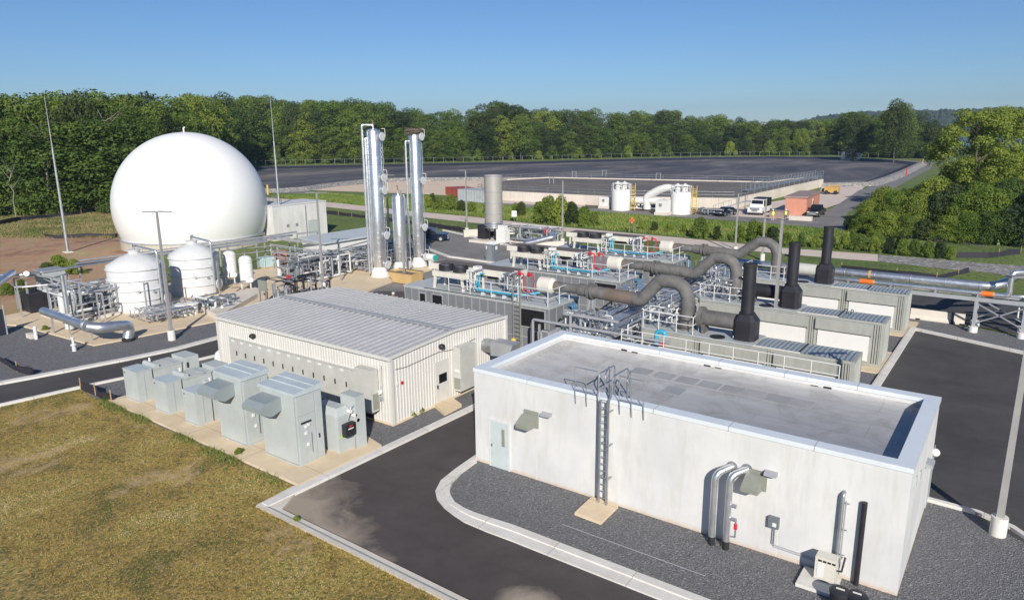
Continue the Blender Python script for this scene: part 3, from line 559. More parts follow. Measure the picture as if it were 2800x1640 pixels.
B = [G(2172, 1605, .12), G(2268, 1634, .12)]; x0, x1 = G(2172, 1600, .1).x, G(2292, 1600, .1).x; yb = WY0-.15; y0 = yb-1.15
MB().bx(x0, x1, y0, yb, .0, .14).build('slab', M['kerb'], pd)
bd = MB().bx(x0+.42, x1-.12, yb-.60, yb-.15, .2, .98).build('casing', M['cream'], pd); MB().bx(x0+.5, x1-.45, yb-.615, yb-.60, .28, .78).build('panel', M['bright'], bd)
for i in range(4): MB().bx(x0+.52+i*.14, x0+.62+i*.14, yb-.618, yb-.60, .84, .90).build('vent_slot', M['dark'], bd)
MB().tube([(x1-.12, yb-.3, .5), (x1+.02, yb-.25, .5), (x1+.05, yb, .9)], .03, 8).build('refrigerant_line', M['rubber'], pd)
for i, (a, b) in enumerate(((2300, 1648), (2345, 1660))):
    p = G(a, b); p.y -= .3; t = thing('lidded_bin', ['black lidded bin with white handle at the bottom edge beside the slab', 'second black lidded bin at the bottom edge, nearer the wall corner'][i], 'bin', (p.x, p.y-.1, 0), 'black lidded bins')
    MB().lathe(p.x, p.y-.1, [(.26, 0), (.30, .62), (.32, .62), (.32, .66), (.24, .72), (.02, .73)], 20).build('drum', M['black'], t); MB().bx(p.x-.12, p.x+.12, p.y-.13, p.y-.08, .72, .75).build('handle', M['bright'], t)
# thin white pipe lying on the gravel
tag(MB().tube([G(1537, 1432, .03), G(1927, 1573, .03), G(1930, 1568, .03)], .013, 6).build('marker_rod', M['galvp']), 'long thin pale rod lying on the dark gravel before the white wall', 'rod')

# ================================================================ METAL BUILDING
MX0, MX1, MY0, MY1, ME = -39.45, -24.8, 24.03, 33.6, 3.65
MR = (MY0+MY1)/2; RZ = GX(1227, 910, MX1).z
RZ = min(max(RZ, ME+.25), ME+.9)
mt = thing('corrugated_building', 'pale corrugated metal building with ribbed low gable roof and a row of cabinets', 'building', (MX0, MY0, 0))
def corr_x(mb, x0, x1, y, z0, z1f, out, per=.21, d=.03):       # ribs along a wall facing -/+ y ; top height may vary with x
    n = int((x1-x0)/per); per = (x1-x0)/n; pts = []
    for i in range(n):
        a = x0+i*per; pts += [(a, 0), (a+per*.55, 0), (a+per*.65, d), (a+per*.9, d)]
    pts.append((x1, 0)); V = []; 
    for (a, o_) in pts: V += [(a, y+out*o_, z0), (a, y+out*o_, z1f(a))]
    F_ = [(2*i, 2*i+2, 2*i+3, 2*i+1) if out < 0 else (2*i+1, 2*i+3, 2*i+2, 2*i) for i in range(len(pts)-1)]
    return mb.add(V, F_)
def corr_y(mb, y0, y1, x, z0, z1f, out, per=.21, d=.03):
    n = int((y1-y0)/per); per = (y1-y0)/n; pts = []
    for i in range(n):
        a = y0+i*per; pts += [(a, 0), (a+per*.55, 0), (a+per*.65, d), (a+per*.9, d)]
    pts.append((y1, 0)); V = []
    for (a, o_) in pts: V += [(x+out*o_, a, z0), (x+out*o_, a, z1f(a))]
    F_ = [(2*i, 2*i+2, 2*i+3, 2*i+1) if out > 0 else (2*i+1, 2*i+3, 2*i+2, 2*i) for i in range(len(pts)-1)]
    return mb.add(V, F_)
M['sheet'] = painted('pale_wall_sheeting', (.60, .585, .55), .5, dirt=.1, var=.05); M['rooft'] = painted('grey_roof_sheeting', (.50, .50, .50), .42, metal=.1, dirt=.12, var=.1, scale=.6)
gz = lambda y: ME+(RZ-ME)*(1-abs(y-MR)/((MY1-MY0)/2))
mb = MB(); corr_x(mb, MX0, MX1, MY0, .12, lambda a: ME, -1); corr_x(mb, MX0, MX1, MY1, .12, lambda a: ME, 1); corr_y(mb, MY0, MY1, MX0, .12, gz, -1); corr_y(mb, MY0, MY1, MX1, .12, gz, 1)
mb.build('wall', M['sheet'], mt, smooth=False)
MB().bx(MX0-.05, MX1+.06, MY0-.06, MY1+.06, 0, .125).build('plinth', M['pad'], mt, smooth=False)
mb = MB(); ov = .12; n = 31
for sgn, ya in ((1, MY0-ov), (-1, MY1+ov)):
    ze = gz(MY0)-(RZ-ME)*ov/((MY1-MY0)/2); mb.add([(MX0-ov, ya, ze+.02), (MX1+ov, ya, ze+.02), (MX1+ov, MR, RZ+.02), (MX0-ov, MR, RZ+.02)], [(0, 1, 2, 3) if sgn > 0 else (3, 2, 1, 0)])
    for i in range(n+1):
        x = MX0-.05+(MX1-MX0+.1)*i/n; mb.bar((x, ya, ze+.04), (x, MR-sgn*.0, RZ+.04), .055, .07)
rf = mb.build('roof', M['rooft'], mt, smooth=False)
MB().add([(MX0-.15, MR-.28, RZ+.045), (MX1+.15, MR-.28, RZ+.045), (MX1+.15, MR, RZ+.10), (MX0-.15, MR, RZ+.10), (MX1+.15, MR+.28, RZ+.045), (MX0-.15, MR+.28, RZ+.045)], [(0, 1, 2, 3), (3, 2, 4, 5)]).build('ridge_cap', M['engtrim'], rf, smooth=False)
MB().bx(MX0-.16, MX1+.16, MY0-.2, MY0-.1, ME-.16, ME+.02).build('gutter', M['sheet'], mt, smooth=False)
for x in (MX1, MX0):
    s = 1 if x == MX1 else -1
    MB().add([(x+s*.13, MY0-.14, ME-.10), (x+s*.13, MR, RZ-.08), (x+s*.13, MY1+.14, ME-.10), (x+s*.13, MY1+.14, ME+.07), (x+s*.13, MR, RZ+.09), (x+s*.13, MY0-.14, ME+.07)], [(0, 1, 4, 5), (1, 2, 3, 4)] if s > 0 else [(5, 4, 1, 0), (4, 3, 2, 1)]).build('barge_board', M['sheet'], mt, smooth=False)
for (x, y) in ((MX1+.03, MY0-.03), (MX0-.03, MY0-.03), (MX1+.03, MY1+.03)): MB().bx(x-.09, x+.09, y-.09, y+.09, .12, ME-.11).build('corner_post', M['sheet'], mt, smooth=False)
# cabinet fronts
yc = MY0-.14; pa, pb = GY(625, 922, yc), GY(1033, 1016, yc); zt = pa.z; nd = 13; stp = (GY(950, 1002, yc).x-pa.x)/12
MB().bx(pa.x-.02, pa.x+stp*13.9, MY0-.13, MY0+.02, zt-.0, zt+.035).build('cabinet_flashing', M['beige'], mt)
for i in range(13):
    x = pa.x+i*stp; w_ = stp if i < 12 else stp*1.9
    dd = MB().bx(x+.012, x+w_-.012, yc, MY0+.02, .38, zt-.02).build('cabinet_door', M['beige'], mt)
    MB().bx(x+w_*.80, x+w_*.80+.05, yc-.05, yc, 1.5, 1.78).build('handle', M['black'], dd); MB().bx(x+w_*.3, x+w_*.62, yc-.006, yc, 2.3, 2.42).build('label_plate', M['bright'], dd)
MB().bx(pa.x, pa.x+stp*13.9, MY0-.10, MY0, .13, .38).build('cabinet_gap_shade', M['black'], mt)  # black strip painted as the shade in the gap below the doors
for (a, b) in ((688, 919),): p = GY(a, b, MY0-.2); MB().sphere((p.x, MY0-.15, p.z), .2, sz=.7).build('wall_lamp', M['black'], mt)
p = GX(1208, 947, MX1+.15); MB().sphere((MX1+.15, p.y, p.z), .2, sz=.7).build('wall_lamp', M['black'], mt)
p0, p1 = GX(1187, 985, MX1), GX(1224, 985, MX1); zt = GX(1205, 985, MX1).z
dr = MB().bx(MX1+.03, MX1+.08, p0.y, p1.y, .14, zt).build('door', M['sheet'], mt); MB().bx(MX1+.08, MX1+.09, p0.y+.25, p1.y-.2, 1.25, 1.75).build('pane', M['glass'], dr); MB().bx(MX1+.08, MX1+.14, p0.y+.08, p0.y+.14, 1.0, 1.2).build('handle', M['black'], dr)
p0, p1 = GX(1257, 960, MX1+.5), GX(1300, 960, MX1+.5); ztt = GX(1257, 952, MX1+.5).z; zbb = GX(1275, 1064, MX1+.5).z
ac = MB().bx(MX1+.02, MX1+.52, p0.y, p1.y, zbb, ztt).build('cooling_unit', M['beige'], mt); MB().bx(MX1+.05, MX1+.50, p0.y-.01, p0.y, zbb+.1, zbb+.75).build('grille', M['louver'], ac); MB().bx(MX1+.1, MX1+.45, p0.y-.01, p0.y, zbb+1.1, zbb+1.25).build('label_plate', M['bright'], ac)
xa, xb = GY(976, 1040, MY0-.5).x, GY(1020, 1040, MY0-.5).x
ac = MB().bx(xa, xb, MY0-.62, MY0-.16, .75, 2.95).build('cooling_unit', M['beige'], mt); MB().bx(xb, xb+.01, MY0-.58, MY0-.2, .85, 1.7).build('grille', M['louver'], ac)
x = GY(1045, 1050, MY0-.05).x
for k, (z0, z1) in enumerate(((1.2, 3.1), (.8, 2.0))): MB().tube([(x-.1*k, MY0-.06, z0), (x-.1*k, MY0-.06, z1)], .02, 6).build('conduit', M['galvp'], mt)
MB().cyl((x-.12, MY0-.2, 1.7), (x-.12, MY0-.02, 1.7), .12).build('meter', M['bright'], mt); MB().cyl((x-.12, MY0-.15, 1.35), (x-.12, MY0-.02, 1.35), .1).build('meter', M['galvp'], mt)
for a, b in ((1086, 1050), (1100, 1046)): p = GX(a, b, MX1+.05); MB().cyl((MX1+.03, p.y, p.z), (MX1+.07, p.y, p.z), .09).build('warning_disc', M['red'] if a > 1090 else M['bright'], mt)
MB().tube([GX(1081, 1010, MX1+.06), GX(1110, 1003, MX1+.06), GX(1135, 992, MX1+.06), GX(1200, 962, MX1+.06), GX(1240, 955, MX1+.06), GX(1300, 925, MX1+.06)], .012, 5).build('cable', M['black'], mt)
p = GX(1325, 942, MX1); cy = p.y; cz = p.z
MB().cyl((MX1, cy, cz), (MX1+.75, cy, cz), .40, 20).build('exhaust_pipe', M['galv'], mt)
MB().add([(MX1+.75, cy-.42, cz-.42), (MX1+.75, cy+.42, cz-.42), (MX1+.75, cy+.42, cz+.42), (MX1+.75, cy-.42, cz+.42), (MX1+2.0, cy-.42, cz-.30), (MX1+2.0, cy+.42, cz-.30), (MX1+2.3, cy+.42, cz+.42), (MX1+2.3, cy-.42, cz+.42)], [(0, 3, 2, 1), (4, 5, 6, 7), (0, 4, 7, 3), (1, 2, 6, 5), (3, 7, 6, 2), (0, 1, 5, 4)]).build('exhaust_hood', M['galvp'], mt, smooth=False)
tag(MB().prism([G(1188, 1105, .2), G(1215, 1128, .2), G(1262, 1104, .2), G(1232, 1082, .2)], .02, .2).build('door_step', M['pad'], smooth=False), 'low concrete step below the side door of the corrugated building', 'step')
tag(MB().sphere((MX0-.35, MY0+.1, .9), .38, sz=1.3).build('white_drum', M['bright']), 'rounded white drum poking out behind the left corner of the corrugated building', 'drum')

# ================================================================ SWITCHGEAR
def big_cabinet(x0, x1, y0, y1, label):
    t = thing('switchgear_cabinet', label, 'cabinet', (x0, y0, .14), 'big hooded switchgear cabinets'); h = 3.5; z = .14
    MB().bx(x0, x1, y0, y1, z, z+h-.25).build('housing', M['grey'], t)
    r_ = MB().add([(x0-.05, y0-.06, z+h-.25), (x1+.05, y0-.06, z+h-.25), (x1+.05, y1+.06, z+h-.25), (x0-.05, y1+.06, z+h-.25), (x0-.05, y0-.06, z+h-.10), (x1+.05, y0-.06, z+h-.10), (x1+.05, y1+.06, z+h+.03), (x0-.05, y1+.06, z+h+.03)], [(3, 2, 1, 0), (4, 5, 6, 7), (0, 1, 5, 4), (1, 2, 6, 5), (2, 3, 7, 6), (3, 0, 4, 7)]).build('roof', M['lidgrey'], t, smooth=False)
    for k in (.4, .72): yy = y0+(y1-y0)*k; zz = z+h-.10+.13*k; MB().bar((x0-.05, yy, zz+.02), (x1+.05, yy, zz+.02), .06, .04).build('roof_seam', M['lidgrey'], r_)
    MB().xprism([(y0, z+3.05), (y0-.8, z+2.97), (y0-1.1, z+2.78), (y0-1.1, z+2.58), (y0-.55, z+2.3), (y0, z+2.45)], x0+.2, x0+1.5).build('hood', M['hoodgrey'], t, smooth=False)
    for k, (a, b, z0, z1) in enumerate(((.04, .70, .10, 2.28), (.04, .70, 2.33, 3.2), (.74, .97, .10, 3.2))):
        ya, yb = y0+(y1-y0)*a, y0+(y1-y0)*b; d_ = MB().bx(x1+.002, x1+.03, ya, yb, z+z0, z+z1).build('door', M['grey'], t)
        if k == 0:
            MB().bx(x1+.03, x1+.06, ya+.15, yb-.25, z+1.92, z+2.0).build('name_plate', M['black'], d_)
            for q_, (u, v) in enumerate(((.35, 1.7), (.5, 1.75), (.33, 1.4), (.42, .85))): MB().bx(x1+.03, x1+.09, ya+(yb-ya)*u, ya+(yb-ya)*u+.11, z+v, z+v+.13).build('meter', M['bright'], d_)
            MB().cyl((x1+.07, ya+(yb-ya)*.68, z+.5), (x1+.07, ya+(yb-ya)*.68, z+1.4), .018, 6).build('handle', M['galv'], d_)
        if k == 2: MB().bx(x1+.03, x1+.06, ya+.06, ya+.12, z+1.0, z+1.2).build('handle', M['black'], d_)
    MB().bx(x0, x1, y0-.004, y0, z+.04, z+.09).bx(x1-.06, x1-.03, y0-.004, y0, z+.1, z+h-.3).build('seam', M['hoodgrey'], t)
    return t
big_cabinet(-30.55, -28.45, 18.15, 19.55, 'tall grey hooded switchgear cabinet, left one of the two big ones')
big_cabinet(-27.2, -24.75, 18.22, 19.65, 'tall grey hooded switchgear cabinet beside the black meter box')
def xfmr(x0, x1, label, bush):
    t = thing('switchgear_unit', label, 'switchgear', (x0, 18.4, .14), 'low grey switchgear units on the tan pad'); z = .14
    MB().bx(x0, x1, 18.2, 19.05, z, z+1.72).build('front_cabinet', M['grey'], t); MB().bx(x0+.03, x1-.03, 18.194, 18.2, z+.06, z+.09).bx(x1+.0, x1+.006, 18.6, 18.62, z+.1, z+1.65).build('door_gap', M['hoodgrey'], t); MB().bx(x0+.12, x0+.2, 18.19, 18.2, z+1.5, z+1.58).build('lock', M['black'], t); MB().bx(x0-.02, x1+.02, 18.17, 19.08, z+1.72, z+1.76).build('lid', M['lidgrey'], t)
    MB().bx(x0+.05, x1-.02, 19.16, 20.8, z, z+1.62).build('tank', M['grey'], t); MB().bx(x0+.02, x1+.01, 19.13, 20.83, z+1.62, z+1.70).build('tank_lid', M['grey'], t)
    MB().cyl((x0+.1, 19.4, z+1.76), (x1-.1, 19.4, z+1.76), .15).build('bus_duct', M['grey'], t)
    for i in range(4): MB().bar((x0+.2+i*.33, 19.7, z+1.73), (x0+.35+i*.33, 20.4, z+1.73), .04, .05).build('lifting_lug', M['galvp'], t)
    MB().cyl((x0+.35, 19.55, z+1.73), (x0+.35, 19.55, z+2.05), .07, 10, .05).build('relief_valve', M['bright'], t)
    MB().bx(x0+.25, x1+.15, 20.9, 21.75 if bush else 21.5, z, z+1.9).build('rear_cabinet', M['grey'], t); MB().bx(x1+.16, x1+.19, 21.0, 21.1, z+1.3, z+1.6).build('handle', M['black'], t)
xfmr(-39.75, -38.3, 'low grey switchgear unit, farthest left on the tan pad', True)
xfmr(-36.63, -35.35, 'low grey switchgear unit, second from the left on the tan pad', True)
xfmr(-33.8, -32.65, 'low grey switchgear unit next to the left hooded cabinet', False)
t = thing('control_cabinet', 'grey control cabinet with black meter box, conduits and red label', 'cabinet', (-25.0, 20.2, .14)); z = .14
MB().bx(-27.1, -25.0, 20.15, 21.0, z, z+1.75).build('housing', M['grey'], t); MB().add([(-27.1, 20.15, z+1.75), (-25.0, 20.15, z+1.75), (-25.0, 21.0, z+1.75), (-27.1, 21.0, z+1.75), (-26.7, 20.35, z+2.05), (-25.3, 20.35, z+2.05), (-25.3, 20.9, z+2.05), (-26.7, 20.9, z+2.05)], [(4, 5, 6, 7), (0, 1, 5, 4), (1, 2, 6, 5), (2, 3, 7, 6), (3, 0, 4, 7)]).build('cover', M['grey'], t, smooth=False)
MB().bx(-25.75, -24.75, 21.02, 21.6, z, z+2.5).build('tall_cabinet', M['grey'], t)
bb = MB().bx(-24.99, -24.72, 20.35, 20.95, z+.75, z+1.35).build('meter_box', M['black'], t); MB().bx(-24.72, -24.71, 20.55, 20.75, z+1.22, z+1.29).build('red_label', M['red'], bb); MB().bx(-24.72, -24.71, 20.5, 20.8, z+1.10, z+1.15).build('white_label', M['bright'], bb)
for k in range(3): MB().tube([(-24.8, 20.9+.1*k, z), (-24.8, 20.9+.1*k, z+.5), (-24.85, 21.0, z+.9)], .03, 8, .1).build('conduit', M['galvp'], t)
for (y, zz) in ((20.75, 1.9), (21.0, 1.62), (21.15, 1.35)): MB().cyl((-24.95, y, z+zz), (-24.75, y, z+zz), .09).build('gauge', M['bright'], t)
MB().tube([(-24.85, 20.6, z+1.5), (-24.8, 20.8, z+2.1), (-24.8, 21.1, z+2.1), (-24.8, 21.2, z+1.5)], .025, 6, .1).build('conduit', M['galvp'], t)
MB().bx(-24.99, -24.97, 20.2, 20.34, z+.7, z+.85).build('warning_label', M['lime'], t)
t.location.x += .65
tag(MB().bx(-29.9, -28.6, 21.4, 22.1, .14, 1.75).build('junction_cabinet', M['louver']), 'low beige-grey cabinet half hidden behind the big hooded cabinets', 'cabinet')
# ================================================================ GAS DOME
d = ray(529, 600); k = 106.0/math.hypot(d[0], d[1]); DX, DY = d[0]*k, d[1]*k
dm = thing('gas_dome', 'huge white inflated gas storage dome on a low concrete ring', 'gas dome', (DX, DY, 0))
RS, ZC = 9.6, 5.05; zb = 1.05; prof = []
a0 = math.asin((zb-ZC)/RS)
for i in range(41):
    a = a0+(math.pi/2-a0)*i/40; prof.append((max(RS*math.cos(a), .01), ZC+RS*math.sin(a)))
n_ = NT('dome_membrane'); p = n_.co(); f = n_.noise(.12, 4, .6, p); sx_ = n_.n('ShaderNodeVectorMath', operation='SUBTRACT'); n_.l(p, sx_.inputs[0]); sx_.inputs[1].default_value = (DX, DY, 0)
n_.l(n_.ramp(f, [(.3, (.76, .76, .755)), (.7, (.81, .81, .805))]), n_.b.inputs['Base Color']); n_.b.inputs['Roughness'].default_value = .38; M['dome'] = n_.m
MB().lathe(DX, DY, prof, 72).build('membrane', M['dome'], dm)
rb = prof[0][0]
M['ring'] = m_conc('dome_ring_concrete', (.44, .40, .33, 1), (.56, .52, .46, 1), .5, joints=1.5)
MB().lathe(DX, DY, [(rb+.28, 0), (rb+.28, 1.1), (rb-.2, 1.12)], 72).build('ring_wall', M['ring'], dm)
MB().lathe(DX, DY, [(rb+.34, 1.10), (rb+.34, 1.24), (rb-.05, 1.26)], 72).build('clamp_ring', M['galvp'], dm)
MB().tube([(DX, DY, ZC+RS-.05), (DX, DY, ZC+RS+.55), (DX+.25, DY, ZC+RS+.6)], .10, 10, .1).build('top_vent', M['bright'], dm)
# ================================================================ TANKS
def big_tank(pb, Rt, H, label, man=True):
    f = G(*pb); L = math.hypot(f.x, f.y); cx, cy = f.x*(L+Rt)/L, f.y*(L+Rt)/L
    t = thing('storage_tank', label, 'tank', (cx, cy, .12), 'two large white process tanks'); z = .12
    pr = [(Rt, z)]
    MB().lathe(cx, cy, [(Rt, z), (Rt, z+H), (Rt-.02, z+H+.04), (Rt*.55, z+H+.62), (.42, z+H+.95)], 48).build('shell', M['white'], t)
    for zz in (.25, .48, .70, .93): MB().lathe(cx, cy, [(Rt+.0, z+H*zz-.04), (Rt+.10, z+H*zz-.02), (Rt+.10, z+H*zz+.03), (Rt, z+H*zz+.04)], 48).build('stiffening_ring', M['white'], t)
    MB().lathe(cx, cy, [(.45, z+H+.92), (.45, z+H+1.12), (.5, z+H+1.13), (.5, z+H+1.2), (.02, z+H+1.24)], 20).build('roof_hatch', M['white'], t)
    MB().tube([(cx, cy, z+H+1.2), (cx, cy, z+H+1.6), (cx+.4, cy-.1, z+H+1.7)], .09, 10, .15).build('vent_pipe', M['galv'], t)
    u = Vector((-cx, -cy, 0)).normalized(); s = Vector((-u.y, u.x, 0))   # towards the camera, and across
    def on(a, zz, r=Rt): q = u*math.cos(a)+s*math.sin(a); return Vector((cx, cy, z+zz))+q*r, q
    for a, zz in ((1.0, .85),):
        pp, q = on(a, zz); MB().cyl(pp-q*.1, pp+q*.22, .42, 20).build('manway', M['white'], t); MB().cyl(pp+q*.22, pp+q*.28, .50, 20).build('manway_cover', M['white'], t)
    for a, zz in ((.0, 1.75), (.5, 1.6), (.72, 2.35)):
        pp, q = on(a, zz); MB().cyl(pp-q*.05, pp+q*.14, .10, 12).build('nozzle', M['galvp'], t)
    pp, q = on(.75, 0, Rt+.18); top = Vector((pp.x, pp.y, z+H+1.2)); MB().tube([pp+Vector((0, 0, .2)), top, Vector((cx, cy, z+H+1.55))], .10, 12, .3).build('riser_pipe', M['alu'], t)
    pp, q = on(.85, 0, Rt+.4); MB().tube([pp+Vector((0, 0, .1)), pp+Vector((0, 0, H-.6))], .05, 8).build('level_pipe', M['galv'], t)
    MB().bx(*(lambda v: (v.x-.1, v.x+.1, v.y-.02, v.y+.02, v.z-.1, v.z+.1))(on(.72, 2.55)[0])).build('sign_plate', M['louver'], t)
    return t, cx, cy, u, s
T1 = big_tank((388, 858), 2.25, 3.72, 'large white domed tank, nearer one, beside the lamp post')
T2 = big_tank((541, 814), 2.08, 3.62, 'large white domed tank, farther one, next to the two slim tanks')
def slim_tank(pb, R_, H, label):
    f = G(*pb, .4); x, y = f.x-.5, f.y+.4
    t = thing('pressure_vessel', label, 'tank', (x, y, .35), 'slim white upright vessels'); z = .35
    pr = [(.01, z+.3), (R_*.6, z+.36), (R_, z+.62)]+[(R_, z+H-.35), (R_*.8, z+H-.12), (R_*.4, z+H-.01), (.01, z+H)]
    MB().lathe(x, y, pr, 28).build('shell', M['bright'], t)
    for zz in (z+H-.42, z+H-.62): MB().lathe(x, y, [(R_+.0, zz), (R_+.035, zz+.01), (R_+.035, zz+.05), (R_, zz+.06)], 28).build('weld_band', M['white'], t)
    for a in (0, 2.1, 4.2): MB().bar((x+R_*.85*math.cos(a), y+R_*.85*math.sin(a), z), (x+R_*.85*math.cos(a), y+R_*.85*math.sin(a), z+.7), .09).build('leg', M['bright'], t)
    MB().tube([(x, y, z+H-.05), (x, y, z+H+.3)], .07, 8).build('nozzle', M['galv'], t)
    MB().cyl((x+.7, y-.1, z+.9), (x+1.0, y-.25, z+.9), .22, 16).build('manway', M['bright'], t)
slim_tank((632, 774), .60, 3.1, 'slim white upright vessel with domed top, nearer the big tank')
slim_tank((676, 789), .60, 3.05, 'slim white upright vessel with domed top, right of its twin')
tag(MB().prism([G(572, 830), G(700, 800), G(722, 812), G(705, 818), G(600, 880), G(540, 850)], .12, .52).build('plinth_block', M['conc'], smooth=False), 'long low concrete plinth under the slim white vessels', 'plinth')
# small white twin pots by the big tanks
for i, (a, b) in enumerate(((500, 862), (528, 858))):
    p = G(a, b, .12); t = thing('white_pot', ['short white pot with flanged lid below the big tanks, left of its pair', 'short white pot with flanged lid below the big tanks, right of its pair'][i], 'vessel', tuple(p), 'short white pots')
    MB().lathe(p.x, p.y, [(.42, .12), (.45, .95), (.55, .97), (.55, 1.05), (.1, 1.1)], 20).build('body', M['bright'], t); MB().tube([(p.x, p.y, 1.1), (p.x, p.y, 1.5), (p.x-.6, p.y+.5, 1.5)], .05, 8, .1).build('outlet', M['galv'], t)
# ================================================================ COLUMNS
def column(pb, R_, topy, label, mans, nest=False, side=None, red=False, bands=26):
    f = G(*pb, .12); x, y = f.x-.2, f.y+.5; H = HT(x, y, topy); z = .12
    t = thing('scrubber_column', label, 'process column', (x, y, z), 'tall polished steel columns')
    MB().lathe(x, y, [(R_+.28, z), (R_+.28, z+.1), (R_*.92, z+.95)], 24).build('skirt', M['bright'], t)
    MB().lathe(x, y, [(R_*.9, z+.9), (R_, z+1.2), (R_, H-.3), (R_*.8, H-.1), (R_*.3, H)], 28).build('shell', M['steel'], t)
    for i in range(bands): zz = z+1.6+(H-2.3)*i/bands; MB().lathe(x, y, [(R_, zz), (R_+.012, zz+.005), (R_+.012, zz+.035), (R_, zz+.04)], 28).build('band', M['alu'], t)
    u = Vector((-x, -y, 0)).normalized(); s = Vector((-u.y, u.x, 0))
    for (zf, a) in mans:
        zz = HT(x, y, zf); q = u*math.cos(a)+s*math.sin(a); c = Vector((x, y, zz))
        m_ = MB().cyl(c+q*R_*.8, c+q*(R_+.28), .34, 18).build('manway', M['galv'], t); MB().cyl(c+q*(R_+.28), c+q*(R_+.35), .42, 18).build('cover', M['white'], m_)
        MB().tube([c+q*(R_+.3)+s*.3, c+q*(R_+.3)+s*.3+Vector((0, 0, .75)), c+q*R_+s*.2+Vector((0, 0, .75))], .03, 6, .1).build('davit', M['white'], m_)
    for j, (off, zt) in enumerate(side or ()):
        q = -s*(R_+off)+u*.15; b = Vector((x, y, 0))+q
        MB().tube([b+Vector((0, 0, .5)), b+Vector((0, 0, H+zt)), Vector((x, y, H+zt))] if zt > -.2 else [b+Vector((0, 0, .5)), b+Vector((0, 0, H+zt)), Vector((x, y, H+zt))-s*R_*.8], .11, 10, .15).build('riser_pipe', M['alu'], t)
    q = s*(R_+.12)+u*.1; b = Vector((x, y, 0))+q; MB().tube([b+Vector((0, 0, .6)), b+Vector((0, 0, H*.93))], .035, 6).build('conduit', M['galv'], t)
    if red: MB().cyl((x, y, H-.05), (x, y, H+.35), .09).build('top_nozzle', M['alu'], t); MB().tube([(x, y, H+.3), (x, y, H+.75), (x-.15, y, H+.8)], .06, 8, .1).build('relief_valve', M['rust'], t)
    return t, x, y, H, u, s
C1 = column((1035, 757), .70, 352, 'tall polished steel column, left of the three, ringed with bands', [(374, .95), (486, .95), (520, .95), (642, .95), (722, .9)], side=[(.12, -.9), (.38, .35)], red=True)
C2 = column((1092, 741), .68, 530, 'shorter polished steel column between the two tall ones', [(722, .9)], red=True, bands=12)
C3 = column((1142, 728), .62, 362, 'tall polished steel column with a bird nest on top', [(374, .95), (494, .95), (620, .95), (700, .9)], side=[(.35, -.9)], bands=14)
t_, x, y, H, u, s = C3
rg = random.Random(5); mb = MB()
for i in range(170):
    a = rg.uniform(0, 6.28); r = rg.uniform(.3, .95); z = H-.15+rg.uniform(0, .6)*(r/.9)**.6; c = Vector((x+math.cos(a)*r, y+math.sin(a)*r, z)); b = a+1.57+rg.uniform(-.6, .6); v = Vector((math.cos(b), math.sin(b), rg.uniform(-.3, .4)))*rg.uniform(.25, .5); mb.bar(c-v, c+v, .03)
mb.lathe(x, y, [(.45, H-.2), (.8, H+.15), (.7, H+.22), (.02, H+.1)], 16)
tag(mb.build('bird_nest', M['twig']), 'large ragged twig nest on top of the rightmost tall steel column', 'nest')
# ================================================================ PIPE RACKS
def rack(label, posts, H, beams, pipes, z0=.12, mat='galvp', pw=.12, extra=None, group='pipe racks of the plant'):
    t = thing('pipe_rack', label, 'pipe rack', (posts[0][0], posts[0][1], z0), group)
    for p in posts: MB().bar((p[0], p[1], z0), (p[0], p[1], p[2] if len(p) > 2 else H), pw).build('post', M[mat], t)
    for b in beams: MB().bar(b[0], b[1], pw, b[2] if len(b) > 2 else pw).build('beam', M[mat], t)
    for p in pipes: MB().tube(p[0], p[1], 10, p[1]*2.2).build('pipe', M[p[2] if len(p) > 2 else 'alu'], t)
    return t
def jumble(name, label, cat, x0, x1, y0, y1, z0, z1, n, seed, mats=('galv', 'alu', 'galvp', 'galv', 'galvp', 'toilet', 'white'), rmin=.025, rmax=.09, base=None, group=None, vessels=0):
    """a skid crowded with small pipework: each run its own part"""
    rg = random.Random(seed); t = thing(name, label, cat, ((x0+x1)/2, (y0+y1)/2, z0), group)
    if base: MB().bx(x0-.2, x1+.2, y0-.2, y1+.2, z0, z0+.16).build('skid_base', M[base], t)
    for i in range(n):
        r = rg.uniform(rmin, rmax)*(1 if rg.random() < .8 else 1.5); p = [rg.uniform(x0, x1), rg.uniform(y0, y1), z0+rg.uniform(.1, .6)]; path = [tuple(p)]; ax = rg.choice([0, 1, 2, 2])
        for k in range(rg.randint(2, 5)):
            lo, hi = ((x0, x1), (y0, y1), (z0+.25, z1))[ax]; v = rg.uniform(lo, hi)
            if abs(v-p[ax]) < .3: v = lo if p[ax]-lo > hi-p[ax] else hi
            p[ax] = v; path.append(tuple(p)); ax = rg.choice([k_ for k_ in (0, 1, 2) if k_ != ax])
        q = MB().tube(path, r, 8, r*2).build('pipe', M[rg.choice(mats)], t)
        if rg.random() < .5:
            c = Vector(path[0]).lerp(Vector(path[1]), .5); d_ = (Vector(path[1])-Vector(path[0])).normalized(); MB().cyl(c-d_*.07, c+d_*.07, r*2.0, 10).build('flange', M[rg.choice(mats)], q)
    for i in range(vessels):
        a, b = rg.uniform(x0+.3, x1-.3), rg.uniform(y0+.3, y1-.3); r = rg.uniform(.18, .35); h = rg.uniform(.5, .85)*(z1-z0)
        MB().lathe(a, b, [(r*.7, z0+.2), (r, z0+.35), (r, z0+h), (r*.5, z0+h+.14), (.02, z0+h+.16)], 16).build('vessel', M[rg.choice(['alu', 'white', 'galv', 'toilet'])], t)
    return t
